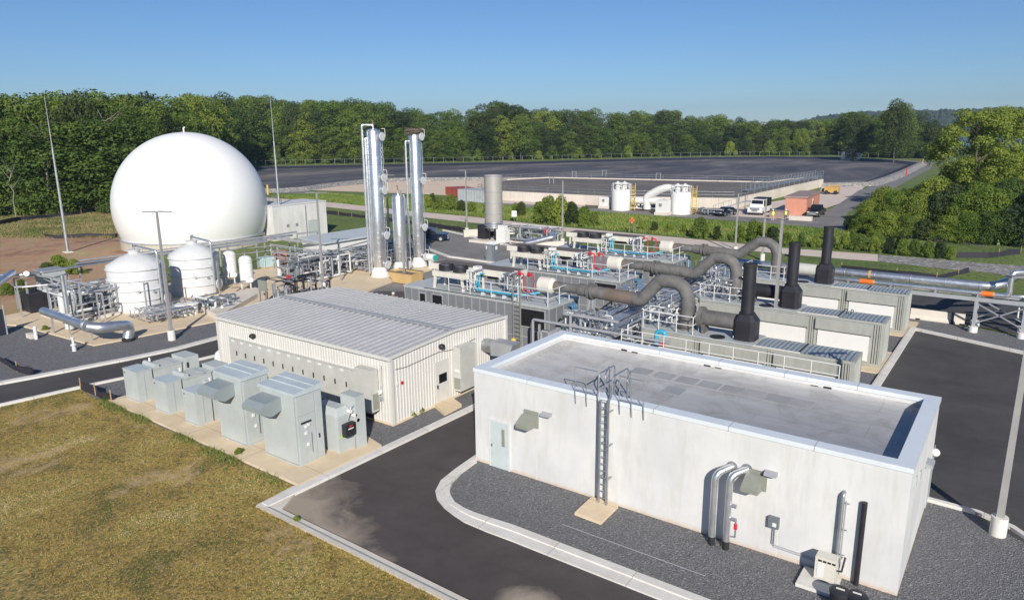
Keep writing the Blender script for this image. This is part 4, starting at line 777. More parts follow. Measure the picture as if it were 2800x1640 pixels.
# long rack behind the tanks (two zinc grey rails) and its run along the front
A = G(200, 806, 2.9); 
r1 = [GX(50, 757, -69.5)] if False else None
zr = 2.9
def gz_(px, py, z=zr): return tuple(G(px, py, z))
rack('long grey pipe rack passing behind the two large tanks towards the dome', [gz_(a, b)[:2]+(zr,) for a, b in ((215, 724), (300, 712), (420, 705), (600, 680), (700, 664), (790, 650))], zr,
     [(gz_(205, 726), gz_(790, 650)), (gz_(215, 712), gz_(780, 640))], [([gz_(205, 721, zr+.2), gz_(800, 643, zr+.2)], .10), ([gz_(205, 729, zr+.15), gz_(730, 660, zr+.15)], .07)])
rack('grey pipe rack at the left edge with stepped handrails beside the inlet skid', [gz_(a, b, 2.7)[:2]+(2.7,) for a, b in ((37, 762), (70, 770), (98, 752), (140, 762), (185, 748), (228, 775))], 2.7,
     [(gz_(37, 762, 2.7), gz_(98, 752, 2.7)), (gz_(98, 752, 2.7), gz_(228, 775, 2.7)), (gz_(37, 785, 2.2), gz_(140, 778, 2.2)), (gz_(140, 762, 2.7), gz_(185, 748, 2.7))],
     [([gz_(0, 752, 2.9), gz_(60, 752, 2.9), gz_(215, 728, 2.9)], .12), ([gz_(60, 785, 2.3), gz_(135, 778, 2.3), gz_(225, 800, 2.3), gz_(398, 775, 2.3), gz_(420, 768, 2.3)], .09), ([gz_(135, 776, 2.1), gz_(228, 798, 2.1), gz_(228, 798, .3)], .05)])
t = thing('downcomer', 'upright silver pipe dropping through the left pipe rack', 'pipe', tuple(G(192, 870)))
p = G(193, 905, .1); MB().tube([(p.x, p.y, .2), (p.x, p.y, HT(p.x, p.y, 752))], .16, 14).build('pipe', M['alu'], t); MB().lathe(p.x, p.y, [(.05, .15), (.32, .3), (.32, 1.3), (.1, 1.5)], 16).build('pot', M['white'], t)
for i, (a, b, c_) in enumerate(((275, 882, 800), (290, 882, 802), (405, 868, 772), (415, 862, 773), (148, 910, 780), (205, 900, 800), (232, 890, 775), (298, 850, 815), (60, 868, 770))):
    p = G(a, b, .1); H = HT(p.x, p.y, c_)
    if i % 2 == 0 or i > 3: t = thing('pipe_support', ['slender grey goalpost support between the silver duct and the tank', '', 'grey goalpost support in front of the nearer large tank', '', 'grey frame post left of the silver duct', 'grey frame post above the middle of the silver duct', 'grey frame post with a yellow valve at its foot', 'low grey support beside the red-lined hose', 'grey frame post by the chain link gate'][i], 'pipe support', tuple(p), 'slender grey supports on the process pad')
    MB().bar((p.x, p.y, .1), (p.x, p.y, H), .09).build('post', M['galvp'], t)
    if i in (1, 3): q = G(*((275, 882), 0, (405, 868))[i-1 if i == 1 else 2][:2], .1); MB().bar((p.x, p.y, H), (q.x, q.y, H), .09).build('cross_bar', M['galvp'], t)
jumble('inlet_skid', 'tangled grey pipe skid with black cabinet behind the silver duct', 'pipe skid', -64.5, -59.8, 24.0, 29.2, .12, 2.7, 60, 11, vessels=5, base='conc')
jumble('valve_skid', 'cluster of small pipes and valves at the foot of the nearer large tank', 'pipe skid', -57.2, -53.4, 27.2, 31.2, .12, .95, 26, 12, mats=('galv', 'alu', 'galvp'))
jumble('pump_skid', 'low pumps and pipes between the farther large tank and the lamp post', 'pipe skid', -56.6, -53.0, 31.5, 35.0, .12, 1.1, 22, 13)
p = G(90, 850, .12); tag(MB().bx(p.x-1, p.x+.9, p.y-.4, p.y+.9, .12, 1.7).build('black_cabinet', M['black']), 'black cabinet standing inside the left pipe rack', 'cabinet')
p = G(115, 830, .12); t = thing('grey_filter_box', 'tall pale grey filter housing behind the left pipe rack', 'filter housing', tuple(p)); MB().bx(p.x-1.2, p.x+.6, p.y+.3, p.y+2, .12, 2.9).build('housing', M['deck'], t); MB().bx(p.x-1.3, p.x+.7, p.y+.2, p.y+2.1, 2.9, 3.0).build('lid', M['galvp'], t)
tag(MB().cyl(G(72, 748, 2.9), G(72, 748, 3.5), .22, 14).build('vent_pot', M['bright']), 'small white cylinder cap on top of the left pipe rack', 'vent cap')
tag(MB().tube([G(-40, 800, 2.6), G(35, 745, 3.2)], .28, 14).build('end_pipe', M['alu']), 'open-ended silver pipe crossing the left edge above the rack', 'pipe')
p = G(230, 872, .1); tag(MB().cyl((p.x-.3, p.y, .1), (p.x-.3, p.y, 1.3), .25, 14).build('yellow_drum', M['yellow']), 'yellow cylinder standing among the pipes left of the nearer tank', 'drum')
for i, (a, b) in enumerate(((262, 848), (290, 842))): p = G(a, b, .3); tag(MB().tube([(p.x-.5, p.y, .4), (p.x+.5, p.y+.1, .5)], .11, 10).build('red_hose', M['red']), ['red lined hose on the pad, left piece', 'red lined hose on the pad, right piece by the tank'][i], 'hose', 'red hoses on the pad')
# silver duct dropping into the ground
t = thing('exhaust_duct', 'big shiny silver duct crossing the gravel and turning down by the lamp post', 'duct', tuple(G(350, 930)))
P_ = [G(118, 850, 1.75), G(243, 893, 1.55), G(300, 900, 1.35), G(332, 893, 1.25)]; e = G(350, 925, .2); P_[3].z = 1.35
MB().tube([P_[0], P_[1]], .30, 20).build('straight_run', M['steel'], t)
MB().tube([P_[1], P_[1]+(P_[2]-P_[1])*.5, P_[3], e+Vector((-.1, .3, .9)), e], .36, 20, .75).build('elbow', M['steel'], t)
for k in (.0, .06): MB().cyl(P_[1]+(P_[0]-P_[1])*k, P_[1]+(P_[0]-P_[1])*(k+.012), .40, 20).build('flange', M['galv'], t)
MB().cyl(e-Vector((0, 0, .2)), e+Vector((0, 0, .02)), .42, 20).build('boot', M['rubber'], t)
for a, b in ((193, 920), (254, 935), (148, 915)): p = G(a, b); MB().bar((p.x, p.y, 0), (p.x, p.y, 1.3), .09).build('support', M['galvp'], t)
p = G(204, 960); t = thing('white_post', 'short white flanged hydrant-like post on the left gravel', 'post', tuple(p)); MB().lathe(p.x, p.y, [(.16, 0), (.13, .1), (.13, .4), (.2, .42), (.2, .5), (.09, .55), (.09, .9), (.14, .92), (.14, 1.0), (.02, 1.05)], 14).build('body', M['white'], t)
p = G(100, 928); t = thing('white_post', 'plain white bollard near the left edge of the gravel', 'post', tuple(p)); MB().lathe(p.x, p.y, [(.12, 0), (.12, .95), (.02, 1.02)], 14).build('body', M['bright'], t)
p = G(88, 925); tag(MB().bx(p.x-.5, p.x+.3, p.y-.2, p.y+.2, 0, .35).build('utility_vault', M['conc']), 'small concrete vault beside the plain white bollard', 'vault')
# chain link gate at the left edge
t = thing('chain_link_fence', 'dark slatted chain link fence panel cut by the left edge', 'fence', tuple(G(20, 918)))
a, b = G(-60, 935), G(21, 915); MB().add([(a.x, a.y, .1), (b.x, b.y, .1), (b.x, b.y, 2.0), (a.x, a.y, 2.0)], [(0, 1, 2, 3)]).build('mesh_panel', painted('slatted_mesh', (.03, .035, .05), .6, dirt=0), t); MB().cyl(b, b+Vector((0, 0, 2.3)), .05).build('post', M['galvp'], t)
# ================================================================ MIDDLE PROCESS AREA
jumble('compressor_skid', 'dark compressor skid with two upright silver cylinders on a black base', 'compressor skid', -52.4, -48.6, 36.4, 40.6, .14, 2.4, 26, 21, mats=('galv', 'toilet', 'galvp', 'black'), base='black')
cs = bpy.data.objects['compressor_skid']
for a, b in ((765, 845), (787, 842)): p = G(a, b, .3); MB().lathe(p.x, p.y, [(.17, .3), (.17, 1.9), (.05, 2.05)], 16).build('silver_cylinder', M['alu'], cs)
p = G(735, 842, .3); MB().cyl((p.x-.6, p.y+.1, .6), (p.x+.6, p.y+.2, .6), .33, 18).build('motor', M['toilet'], cs); MB().cyl((p.x+.6, p.y+.2, .55), (p.x+.9, p.y+.2, .55), .22, 14).build('red_coupling', M['red'], cs)
p = G(790, 800, .3); MB().cyl((p.x, p.y, 1.7), (p.x+.3, p.y, 1.7), .2, 14).build('red_valve', M['red'], cs)
p = G(722, 838, .14); t = thing('sign_frame', 'dark panel on two thin legs beside the compressor skid', 'panel', tuple(p), None)
for k in (0, 1): MB().bar((p.x-.4+.8*k, p.y, .12), (p.x-.4+.8*k, p.y, 2.2), .07).build('leg', M['toilet'], t)
MB().bx(p.x-.5, p.x+.5, p.y-.05, p.y+.12, 1.5, 2.4).build('panel', M['louver'], t)
zr = 2.9
rack('grey two-tier pipe rack in front of the light canopy with many thin posts', [gz_(a, b, 2.6)[:2]+(2.7,) for a, b in ((740, 668), (758, 672), (806, 672), (840, 686), (862, 690), (928, 700), (945, 660), (962, 652))], 2.7,
     [(gz_(740, 668, 2.7), gz_(895, 690, 2.7)), (gz_(895, 690, 2.7), gz_(1010, 658, 2.7)), (gz_(745, 690, 2.0), gz_(890, 705, 2.0)), (gz_(890, 705, 2.0), gz_(1010, 685, 2.0))],
     [([gz_(740, 700, 1.7), gz_(880, 712, 1.7), gz_(1010, 695, 1.7)], .06), ([gz_(600, 686, 2.5), gz_(740, 672, 2.5), gz_(885, 695, 2.5), gz_(1012, 668, 2.5)], .05), ([gz_(610, 700, 2.2), gz_(740, 684, 2.2), gz_(885, 702, 2.2), gz_(1008, 690, 2.2)], .06), ([gz_(745, 712, 1.4), gz_(880, 720, 1.4), gz_(1010, 710, 1.4)], .08)])
rack('blue-grey channel frame projecting between the dome and the light canopy', [gz_(a, b, 2.9)[:2]+(2.9,) for a, b in ((722, 650), (812, 636), (880, 668), (868, 634))], 2.9,
     [(gz_(722, 648, 2.95), gz_(880, 666, 2.95), .3), (gz_(722, 648, 2.95), gz_(812, 634, 2.95), .2), (gz_(812, 640, 2.95), gz_(870, 633, 2.95), .2), (gz_(880, 666, 2.95), gz_(960, 652, 2.95), .2)], [])
jumble('pipe_manifold', 'dense silver pipe manifold under the two-tier rack', 'pipe skid', -61.5, -56.5, 44.0, 50.0, .12, 2.3, 55, 22, vessels=4)
jumble('column_piping', 'crowded silver pipework around the feet of the steel columns', 'pipe skid', -60.5, -55.0, 51.0, 60.5, .12, 2.2, 55, 23, vessels=3)
cv = [Vector(gz_(a, b, 3.1)) for a, b in ((818, 646), (885, 662), (1030, 641), (1012, 620))]
o = cv[1]; e1 = (cv[0]-cv[1]); e2 = (cv[2]-cv[1])
t = thing('canopy_building', 'low building with a smooth pale blue-grey roof beside the steel columns', 'building', (o.x, o.y, 0))
A4 = [Vector(gz_(a, b, 3.1)) for a, b in ((815, 650), (885, 666))]; A4 += [Vector((A4[1].x-.0, A4[1].y+10.5, 3.1)), Vector((A4[0].x, A4[0].y+10.5, 3.1))]
MB().prism([(v.x, v.y) for v in A4], 3.0, 3.14).build('roof', painted('pale_roof', (.52, .56, .57), .5, dirt=.04), t)
MB().prism([(A4[0].x+.3, A4[0].y+.3), (A4[1].x-.3, A4[1].y+.3), (A4[2].x-.3, A4[2].y-.3), (A4[3].x+.3, A4[3].y-.3)], .12, 3.0).build('wall', M['bright'], t)
bx_ = G(735, 655); X0, Y0 = bx_.x-3.6, bx_.y
t = thing('concrete_block_building', 'small pale two-part concrete building with roof railing behind the canopy', 'building', (X0, Y0, 0))
q0 = G(752, 660); x1, y0 = q0.x, q0.y; hz = HT(x1, y0, 566); XW = x1-5.2; YD = y0+9.2
MB().bx(XW, x1, y0, YD, 0, hz).build('wall', M['stucco'], t, smooth=False); MB().bx(XW-.06, x1+.06, y0-.06, YD+.06, hz, hz+.14).build('coping', M['white'], t, smooth=False)
ya, yb = GX(843, 625, x1).y, GX(864, 625, x1).y; MB().bx(x1, x1+.06, ya, yb+.6, .1, 2.3).build('door', M['grey'], t)
MB().bx(x1, x1+.08, GX(835, 600, x1).y, GX(838, 600, x1).y, .2, hz-.2).build('downpipe', M['galvp'], t)
for yy in (Y0+1.5, Y0+3): MB().bx(x1, x1+.05, yy, yy+.4, 1.7, 2.1).build('louver', M['louver'], t)
for i in range(5): MB().bar((XW+.3+i*.9, y0+2.5, hz), (XW+.3+i*.9, y0+2.5, hz+1.1), .05).build('rail_post', M['galv'], t)
MB().bar((XW+.3, y0+2.5, hz+1.1), (XW+3.9, y0+2.5, hz+1.1), .05).build('hand_rail', M['galv'], t)
tag(MB().bx(XW-2.2, XW-.1, y0+2, YD, 0, hz*.95).build('navy_shed', M['navy']), 'dark navy shed squeezed between the dome and the pale concrete building', 'shed')
p = G(758, 645); t = thing('relief_pot', 'steel pot with conical cap beside the dome edge', 'vessel', tuple(p)); MB().lathe(p.x-1.5, p.y-1, [(.5, 0), (.5, 2.0), (.35, 2.1), (.35, 2.5), (.55, 2.6), (.1, 3.1)], 18).build('body', M['alu'], t)
p = G(720, 733, .12); t = thing('liquid_tote', 'caged pale liquid tote on the pad behind the slim vessels', 'tote', tuple(p)); MB().bx(p.x-.6, p.x+.6, p.y-.1, p.y+1.1, .25, 1.3).build('bottle', painted('tote_plastic', (.45, .60, .62), .4), t); MB().bx(p.x-.62, p.x+.62, p.y-.12, p.y+1.12, .12, .25).build('pallet', M['tan'], t)
for k in range(5): MB().bar((p.x-.62+k*.31, p.y-.13, .2), (p.x-.62+k*.31, p.y-.13, 1.35), .03).build('cage_bar', M['galv'], t)
p = G(758, 720, .12); tag(MB().bx(p.x-.7, p.x+.5, p.y, p.y+1, .12, 1.5).build('brown_crate', M['brick']), 'brown crate beside the caged liquid tote', 'crate')
p = G(970, 735, .12); t = thing('blue_drum', 'bright blue plastic drum among the pipework left of the first column', 'drum', tuple(p)); MB().lathe(p.x, p.y, [(.35, .12), (.38, .3), (.38, .9), (.33, 1.05), (.02, 1.07)], 18).build('body', M['blue'], t)
p = G(925, 735, .12); t = thing('louvered_cooler', 'grey louvered cooler box under the middle rack', 'cooler', tuple(p)); MB().bx(p.x-1.6, p.x+.6, p.y, p.y+1.2, .15, 1.7).build('housing', M['toilet'], t)
for k in range(6): MB().bar((p.x-1.5, p.y-.02, .4+k*.2), (p.x+.5, p.y-.02, .3+k*.2), .04).build('slat', M['galv'], t)
# skip (dumpster) by the last column
p0, p1, p2 = G(1112, 772), G(1165, 775), G(1172, 752); t = thing('tipping_skip', 'open yellow tipping skip with sloping ends below the steel columns', 'skip', tuple(p0))
x0, x1, y0, y1 = G(1168, 770).x-3.1, G(1168, 770).x+.1, p0.y-1.0, p0.y+.6
MB().add([(x0+.8, y0, .1), (x1, y0, .1), (x1, y1, .1), (x0+.8, y1, .1), (x0, y0, 1.15), (x1+.15, y0, 1.15), (x1+.15, y1, 1.15), (x0, y1, 1.15)], [(3, 2, 1, 0), (0, 1, 5, 4), (1, 2, 6, 5), (2, 3, 7, 6), (3, 0, 4, 7)]).build('body', painted('skip_yellow', (.55, .38, .17), .6, dirt=.15), t, smooth=False)
MB().bar((x0, y0-.03, 1.17), (x1+.15, y0-.03, 1.17), .09).bar((x0, y1+.03, 1.17), (x1+.15, y1+.03, 1.17), .09).build('rim', M['rust'], t); MB().add([(x0+.15, y0+.03, .95), (x1+.1, y0+.03, .95), (x1+.1, y1-.03, .95), (x0+.15, y1-.03, .95)], [(0, 1, 2, 3)]).build('load', M['rust'], t)
p = G(1180, 715, .5); t = thing('blower', 'white blower with round teal end beside the rightmost column', 'blower', tuple(p)); q = G(1188, 702, 1.4); MB().cyl((q.x-.9, q.y, 1.3), (q.x, q.y, 1.3), .38, 18).build('casing', M['bright'], t); MB().cyl((q.x, q.y, 1.3), (q.x+.2, q.y, 1.3), .30, 18).build('motor_end', M['teal'], t); MB().bx(q.x-.7, q.x-.1, q.y-.2, q.y+.2, .1, .95).build('stand', M['white'], t)
# ================================================================ ENGINE HOUSINGS
EX0, EX1, EW, EH = -36.5, -23.95, 3.5, 3.6
def engine(Y, k):
    lab = ['nearest', 'middle', 'farthest'][k]
    t = thing('engine_housing', 'dark grey panelled engine housing with light roof deck, %s of the three' % lab, 'engine housing', (EX0, Y, .12), 'three dark engine housings')
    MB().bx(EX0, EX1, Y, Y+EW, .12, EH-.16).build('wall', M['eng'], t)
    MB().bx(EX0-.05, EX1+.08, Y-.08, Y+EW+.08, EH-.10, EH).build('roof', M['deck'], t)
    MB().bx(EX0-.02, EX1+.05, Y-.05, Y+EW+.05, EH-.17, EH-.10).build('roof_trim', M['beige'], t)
    n = 18
    for i in range(n+1): x = EX0+(EX1-EX0)*i/n; MB().bx(x-.025, x+.025, Y-.02, Y, .12, EH-.18).build('panel_joint', M['engtrim'], t)
    for i in range(5): y = Y+EW*i/4; MB().bx(EX1, EX1+.02, y-.025, y+.025, .12, EH-.18).build('panel_joint', M['engtrim'], t)
    MB().bx(EX0, EX1, Y-.015, Y, 1.35, 1.40).build('panel_joint', M['engtrim'], t)
    for (a, b, z0, z1) in ((1.5, 2.0, 2.25, 3.15), (2.7, 3.6, 2.05, 3.2), (10.4, 12.2, 2.1, 3.25)): o = MB().bx(EX0+a, EX0+b, Y-.03, Y, z0, z1).build('window', M['dark'], t); MB().bx(EX0+a-.07, EX0+b+.07, Y-.025, Y-.001, z1, z1+.07).bx(EX0+a-.07, EX0+a, Y-.025, Y-.001, z0-.07, z1).bx(EX0+b, EX0+b+.07, Y-.025, Y-.001, z0-.07, z1).bx(EX0+a, EX0+b, Y-.025, Y-.001, z0-.07, z0).build('frame', M['engtrim'], o)
    MB().bx(EX0+2.0, EX1-2.6, Y-.09, Y-.07, EH, EH+.05).build('roof_kerb', M['rubber'], t)
    # railings round the right part of the roof
    rl = thing('roof_railing', 'pale tube railing round the right end of the %s engine housing roof' % lab, 'railing', (EX1, Y, EH), 'railings on the engine housings')
    xs = [EX1-8.3, EX1-6.4, EX1-4.6, EX1-2.4, EX1-.1]; zt = EH+1.07
    for x in xs: MB().cyl((x, Y, EH), (x, Y, zt), .033, 6).build('post', M['white'], rl)
    for y in (Y+1.2, Y+2.4): MB().cyl((EX1, y, EH), (EX1, y, zt), .033, 6).build('post', M['white'], rl)
    for z in (EH+.55, zt): MB().tube([(xs[0], Y, z), (EX1, Y, z), (EX1, Y+2.6, z)], .028, 6).build('rail', M['white'], rl)
    # fan table
    f = thing('fan_cooler', 'cream fan cooler on splayed legs with two black fan drums, on the %s engine housing' % lab, 'cooler', (EX0+3, Y, EH), 'small fan coolers'); z = EH
    p0, p1 = EX0+2.35, EX0+5.25; yy0, yy1 = Y+.45, Y+1.7
    MB().bx(p0, p1, yy0, yy1, z+.85, z+1.22).build('casing', M['cream'], f)
    for x in (p0+.12, p1-.12):
        for y in (yy0+.06, yy1-.06): MB().bar((x, y, z), (x+(.12 if x < p0+1 else -.12), y, z+.85), .14, .16).build('leg', M['cream'], f)
    for x in (p0+.75, p0+2.05): c = MB().lathe(x, yy0+.7, [(.56, z+1.22), (.56, z+1.62), (.52, z+1.62), (.5, z+1.35), (.02, z+1.35)], 24).build('fan_drum', M['black'], f); MB().bar((x-.5, yy0+.7, z+1.56), (x+.5, yy0+.7, z+1.56), .04).build('guard_bar', M['toilet'], c)
    # long cooler bank
    g = thing('cooler_bank', 'long cream cooler bank with dark grating top, on the %s engine housing' % lab, 'cooler', (EX0+6, Y+2.3, EH), 'long cooler banks'); X0, X1 = EX0+.8, EX0+8.4; ya, yb = Y+1.9, Y+3.65
    MB().bx(X0, X1, ya, yb, z+1.0, z+1.42).build('casing', M['cream'], g); MB().bx(X0+.15, X1-.15, ya+.12, yb-.12, z+1.42, z+1.435).build('grating', painted('rusty_grating', (.13, .11, .10), .8, dirt=.1), g)
    for i in range(5): x = X0+1.2+i*(X1-X0-2.0)/4; MB().lathe(x, (ya+yb)/2, [(.55, z+.72), (.62, z+1.0)], 20).build('fan_ring', M['black'], g)
    for i in range(4): x = X0+.4+i*(X1-X0-.8)/3; MB().bar((x, ya+.1, z), (x, ya+.1, z+1.0), .12).build('leg', M['cream'], g); MB().bar((x, yb-.1, z), (x, yb-.1, z+1.0), .12).build('leg', M['cream'], g)
    MB().bar((X1-1.2, ya, z+1.0), (X1-.2, ya, z+.3), .07).build('brace', M['white'], g); MB().bx(X1-.75, X1-.25, ya-.3, ya, z+.95, z+1.45).build('control_box', M['bright'], g)
    MB().bx(p1+.15, p1+.6, ya-.6, ya-.15, z+1.1, z+1.7).build('control_box', M['bright'], g)
    # cyan coolant pipes
    c = thing('coolant_pipes', 'bright cyan coolant pipes along the roof edge of the %s engine housing' % lab, 'pipes', (EX0+6, Y+.5, EH), 'cyan coolant pipes')
    for j in range(2):
        xa = p1+.55+.16*j; MB().tube([(xa, Y+1.3, z+1.1), (xa+.35, Y+.9, z+1.1), (xa+.35, Y+.55+.2*j, z+.28), (xa+3.9, Y+.45+.2*j, z+.28), (xa+4.9, Y+1.5, z+.45)], .055, 10, .2).build('pipe', M['cyan'], c)
    MB().tube([(p1+.4, Y+1.5, z+.3), (p1+.4, Y+1.5, z+1.2), (p1+1.0, Y+1.5, z+1.2)], .05, 10, .15).build('pipe', M['cyan'], c)
    for i in range(4): MB().bx(p1+1.6+i*.9, p1+1.66+i*.9, Y+.3, Y+.8, z, z+.2).build('pipe_saddle', M['white'], c)
    # red pipes
    r_ = thing('hot_water_pipes', 'bright red upright pipes on the %s engine housing beside the cooler bank' % lab, 'pipes', (EX1-2.5, Y+1.8, EH), 'red pipes')
    for j in range(2):
        x = EX1-3.35+j*.8; MB().tube([(x-.4, Y+2.0, z+1.45), (x, Y+2.0, z+1.45), (x, Y+2.0, z+.1 if j else z+.35)], .052, 8, .1).build('pipe', M['red'], r_); MB().cyl((x-.42, Y+2.0, z+1.45), (x-.36, Y+2.0, z+1.45), .17, 10).build('flange', M['red'], r_)
    MB().tube([(EX1-3.35, Y+2.0, z+.35), (EX1-2.55, Y+2.0, z+.15)], .075, 8).build('pipe', M['red'], r_)
    jumble('roof_piping', 'white valves and small pipes at the end of the cooler bank on the %s housing' % lab, 'valve group', EX1-4.3, EX1-3.75, Y+.9, Y+2.3, z, z+1.5, 16, 40+k, mats=('white', 'galv', 'galvp', 'toilet'), group='valve groups on the engine housings', rmax=.05)
    jumble('roof_piping', 'tangle of hoses and valves beside the small fan cooler on the %s housing' % lab, 'valve group', p1+.1, p1+.7, Y+.5, Y+1.7, z, z+1.5, 10, 50+k, mats=('white', 'galv', 'galvp', 'cream'), group='valve groups beside the fan coolers', rmax=.05)
    # white wrapped silencer
    s = thing('silencer', 'white wrapped silencer drum on the %s engine housing where the duct begins' % lab, 'silencer', (EX1-1.2, Y+2, EH), 'white wrapped silencers'); cy = Y+2.2; cz = z+.85
    MB().tube([(EX1-2.2, cy, cz), (EX1-2.08, cy, cz), (EX1-1.15, cy, cz), (EX1-.95, cy, cz)], .5, 14, rs=[.38, .54, .54, .36]).build('drum', M['wrap'], s)
    for x in (EX1-2.0, EX1-1.25): MB().bx(x-.06, x+.06, cy-.4, cy+.4, z, cz-.3).build('saddle', M['galv'], s)
    MB().cyl((EX1-.95, cy, cz), (EX1-.6, cy, cz), .34, 16).build('red_collar', M['rust'], s)
    # tripod vent
    v = thing('vent_tripod', 'small grey vent on a tripod near the railing of the %s engine housing' % lab, 'vent', (EX1-2.2, Y+.8, EH), 'tripod vents')
    for a in (0, 2.1, 4.2): MB().bar((EX1-2.2+.35*math.cos(a), Y+.8+.35*math.sin(a), z), (EX1-2.2, Y+.8, z+.5), .04).build('leg', M['galv'], v)
    MB().tube([(EX1-2.2, Y+.8, z+.1), (EX1-2.2, Y+.8, z+1.1), (EX1-1.6, Y+.8, z+1.35)], .05, 8).build('pipe', M['galv'], v)
    # blue pipes on the end wall
    b = thing('end_wall_pipes', 'blue upright pipes on the right end wall of the %s engine housing' % lab, 'pipes', (EX1+.2, Y+2.6, .12), 'blue pipes on the housing ends')
    for j in range(3): MB().tube([(EX1, Y+2.3+.25*j, EH-.35), (EX1+.35, Y+2.3+.25*j, EH-.35), (EX1+.35, Y+2.3+.25*j, 1.5)], .09, 10, .1).build('pipe', M['bluepipe'], b)
    return cy, cz
EY = [37.2, 46.9, 56.5]; EC = [engine(y, k) for k, y in enumerate(EY)]
# access ladder on the nearest housing
lx0, lx1 = GY(1405, 900, 37.0).x, GY(1424, 903, 37.0).x
t = thing('access_ladder', 'dark steel ladder up the front of the nearest engine housing', 'ladder', (lx0, 36.95, .1))
for x in (lx0, lx1): MB().bar((x, 36.95, .1), (x, 36.95, EH+1.1), .05, .07).build('rail', M['louver'], t)
for i in range(13): MB().cyl((lx0, 36.95, .35+i*.28), (lx1, 36.95, .35+i*.28), .018, 6).build('rung', M['louver'], t)
# exhaust ducts (dark, wrapped) from the silencers over to the containers
def duct(k, cy, cz, pts, rust, label):
    t = thing('exhaust_duct', label, 'duct', (EX1+.5, cy, cz), 'large dark exhaust ducts'); P_ = [Vector((EX1-.6, cy, cz)), Vector((EX1+.9, cy, cz)), Vector((EX1+1.0, cy, cz))]
    r1, r2 = .31, .40
    MB().tube([P_[0], P_[1]], r1, 20).build('inlet', M['duct'], t)
    path = [P_[1]]+[Vector(p) for p in pts]
    MB().tube([P_[1], path[1]+(path[1]-P_[1])*.0], r2, 22).build('straight_run', M['rust' if rust else 'duct'], t) if False else None
    q = [path[0]]
    MB().tube(path, r2, 22, .14).build('bend_run', M['duct'], t)
    for f in (.0, .28): MB().cyl((EX1+1.6+f, cy, cz), (EX1+1.72+f, cy, cz), r2+.12, 22).build('flange', M['duct'], t)
    dd_ = (path[1]-path[0])
    for f in (.35, .55, .75, .92): c_ = path[0]+dd_*f; MB().cyl(c_-dd_.normalized()*.02, c_+dd_.normalized()*.02, r2+.022, 22).build('seam_band', M['galvp'] if False else M['duct'], t)
    if rust: MB().tube([path[0]+(path[1]-path[0])*.45, path[1]-(path[1]-path[0]).normalized()*.5], r2+.012, 22).build('scorched_jacket', M['rust'], t)
    MB().cyl(path[-1]+Vector((0, 0, .0)), path[-1]+Vector((0, 0, .5)), r2+.06, 22).build('outlet_collar', M['duct'], t)
    for j, s in enumerate((-.35, .35)): MB().bar((EX1+1.8+s, cy-.3, .1), (EX1+1.8+s*.3, cy, cz-.4), .12).build('support_leg', M['galvp'], t); MB().bar((EX1+1.8+s, cy+.3, .1), (EX1+1.8+s*.3, cy, cz-.4), .12).build('support_leg', M['galvp'], t)
for k, (rows, base) in enumerate(((((1752, 835), (1806, 772), (1852, 772), (1872, 815), (1872, 940)), 2.9), (((1900, 755), (1955, 705), (1985, 706), (2005, 740), (2006, 815)), 2.9), (((2020, 705), (2075, 662), (2095, 662), (2117, 690), (2118, 755)), 2.9))):
    cy, cz = EC[k]; pts = []
    for i, (a, b) in enumerate(rows):
        p = GY(a, b, cy); pts.append((p.x, cy, p.z if i else cz))
    pts[0] = (pts[0][0], cy, cz-.12); pts[1] = (pts[1][0], cy, pts[1][2]); zt = max(pts[1][2], pts[2][2]); pts[1] = (pts[1][0], cy, zt); pts[2] = (pts[2][0], cy, zt); xe = (pts[3][0]+pts[4][0])/2+.15; pts[2] = (xe-.75, cy, zt); pts[3] = (xe, cy, zt-.85); pts[4] = (xe, cy, 3.0); pts.insert(3, (xe-.25, cy, zt-.28))
    duct(k, cy, cz, pts, k == 0, ['thick dark bent exhaust duct with scorched section, nearest of the three', 'thick dark bent exhaust duct, middle of the three', 'thick dark bent exhaust duct arching in the background, farthest of the three'][k])
    EC[k] = (cy, cz, xe)
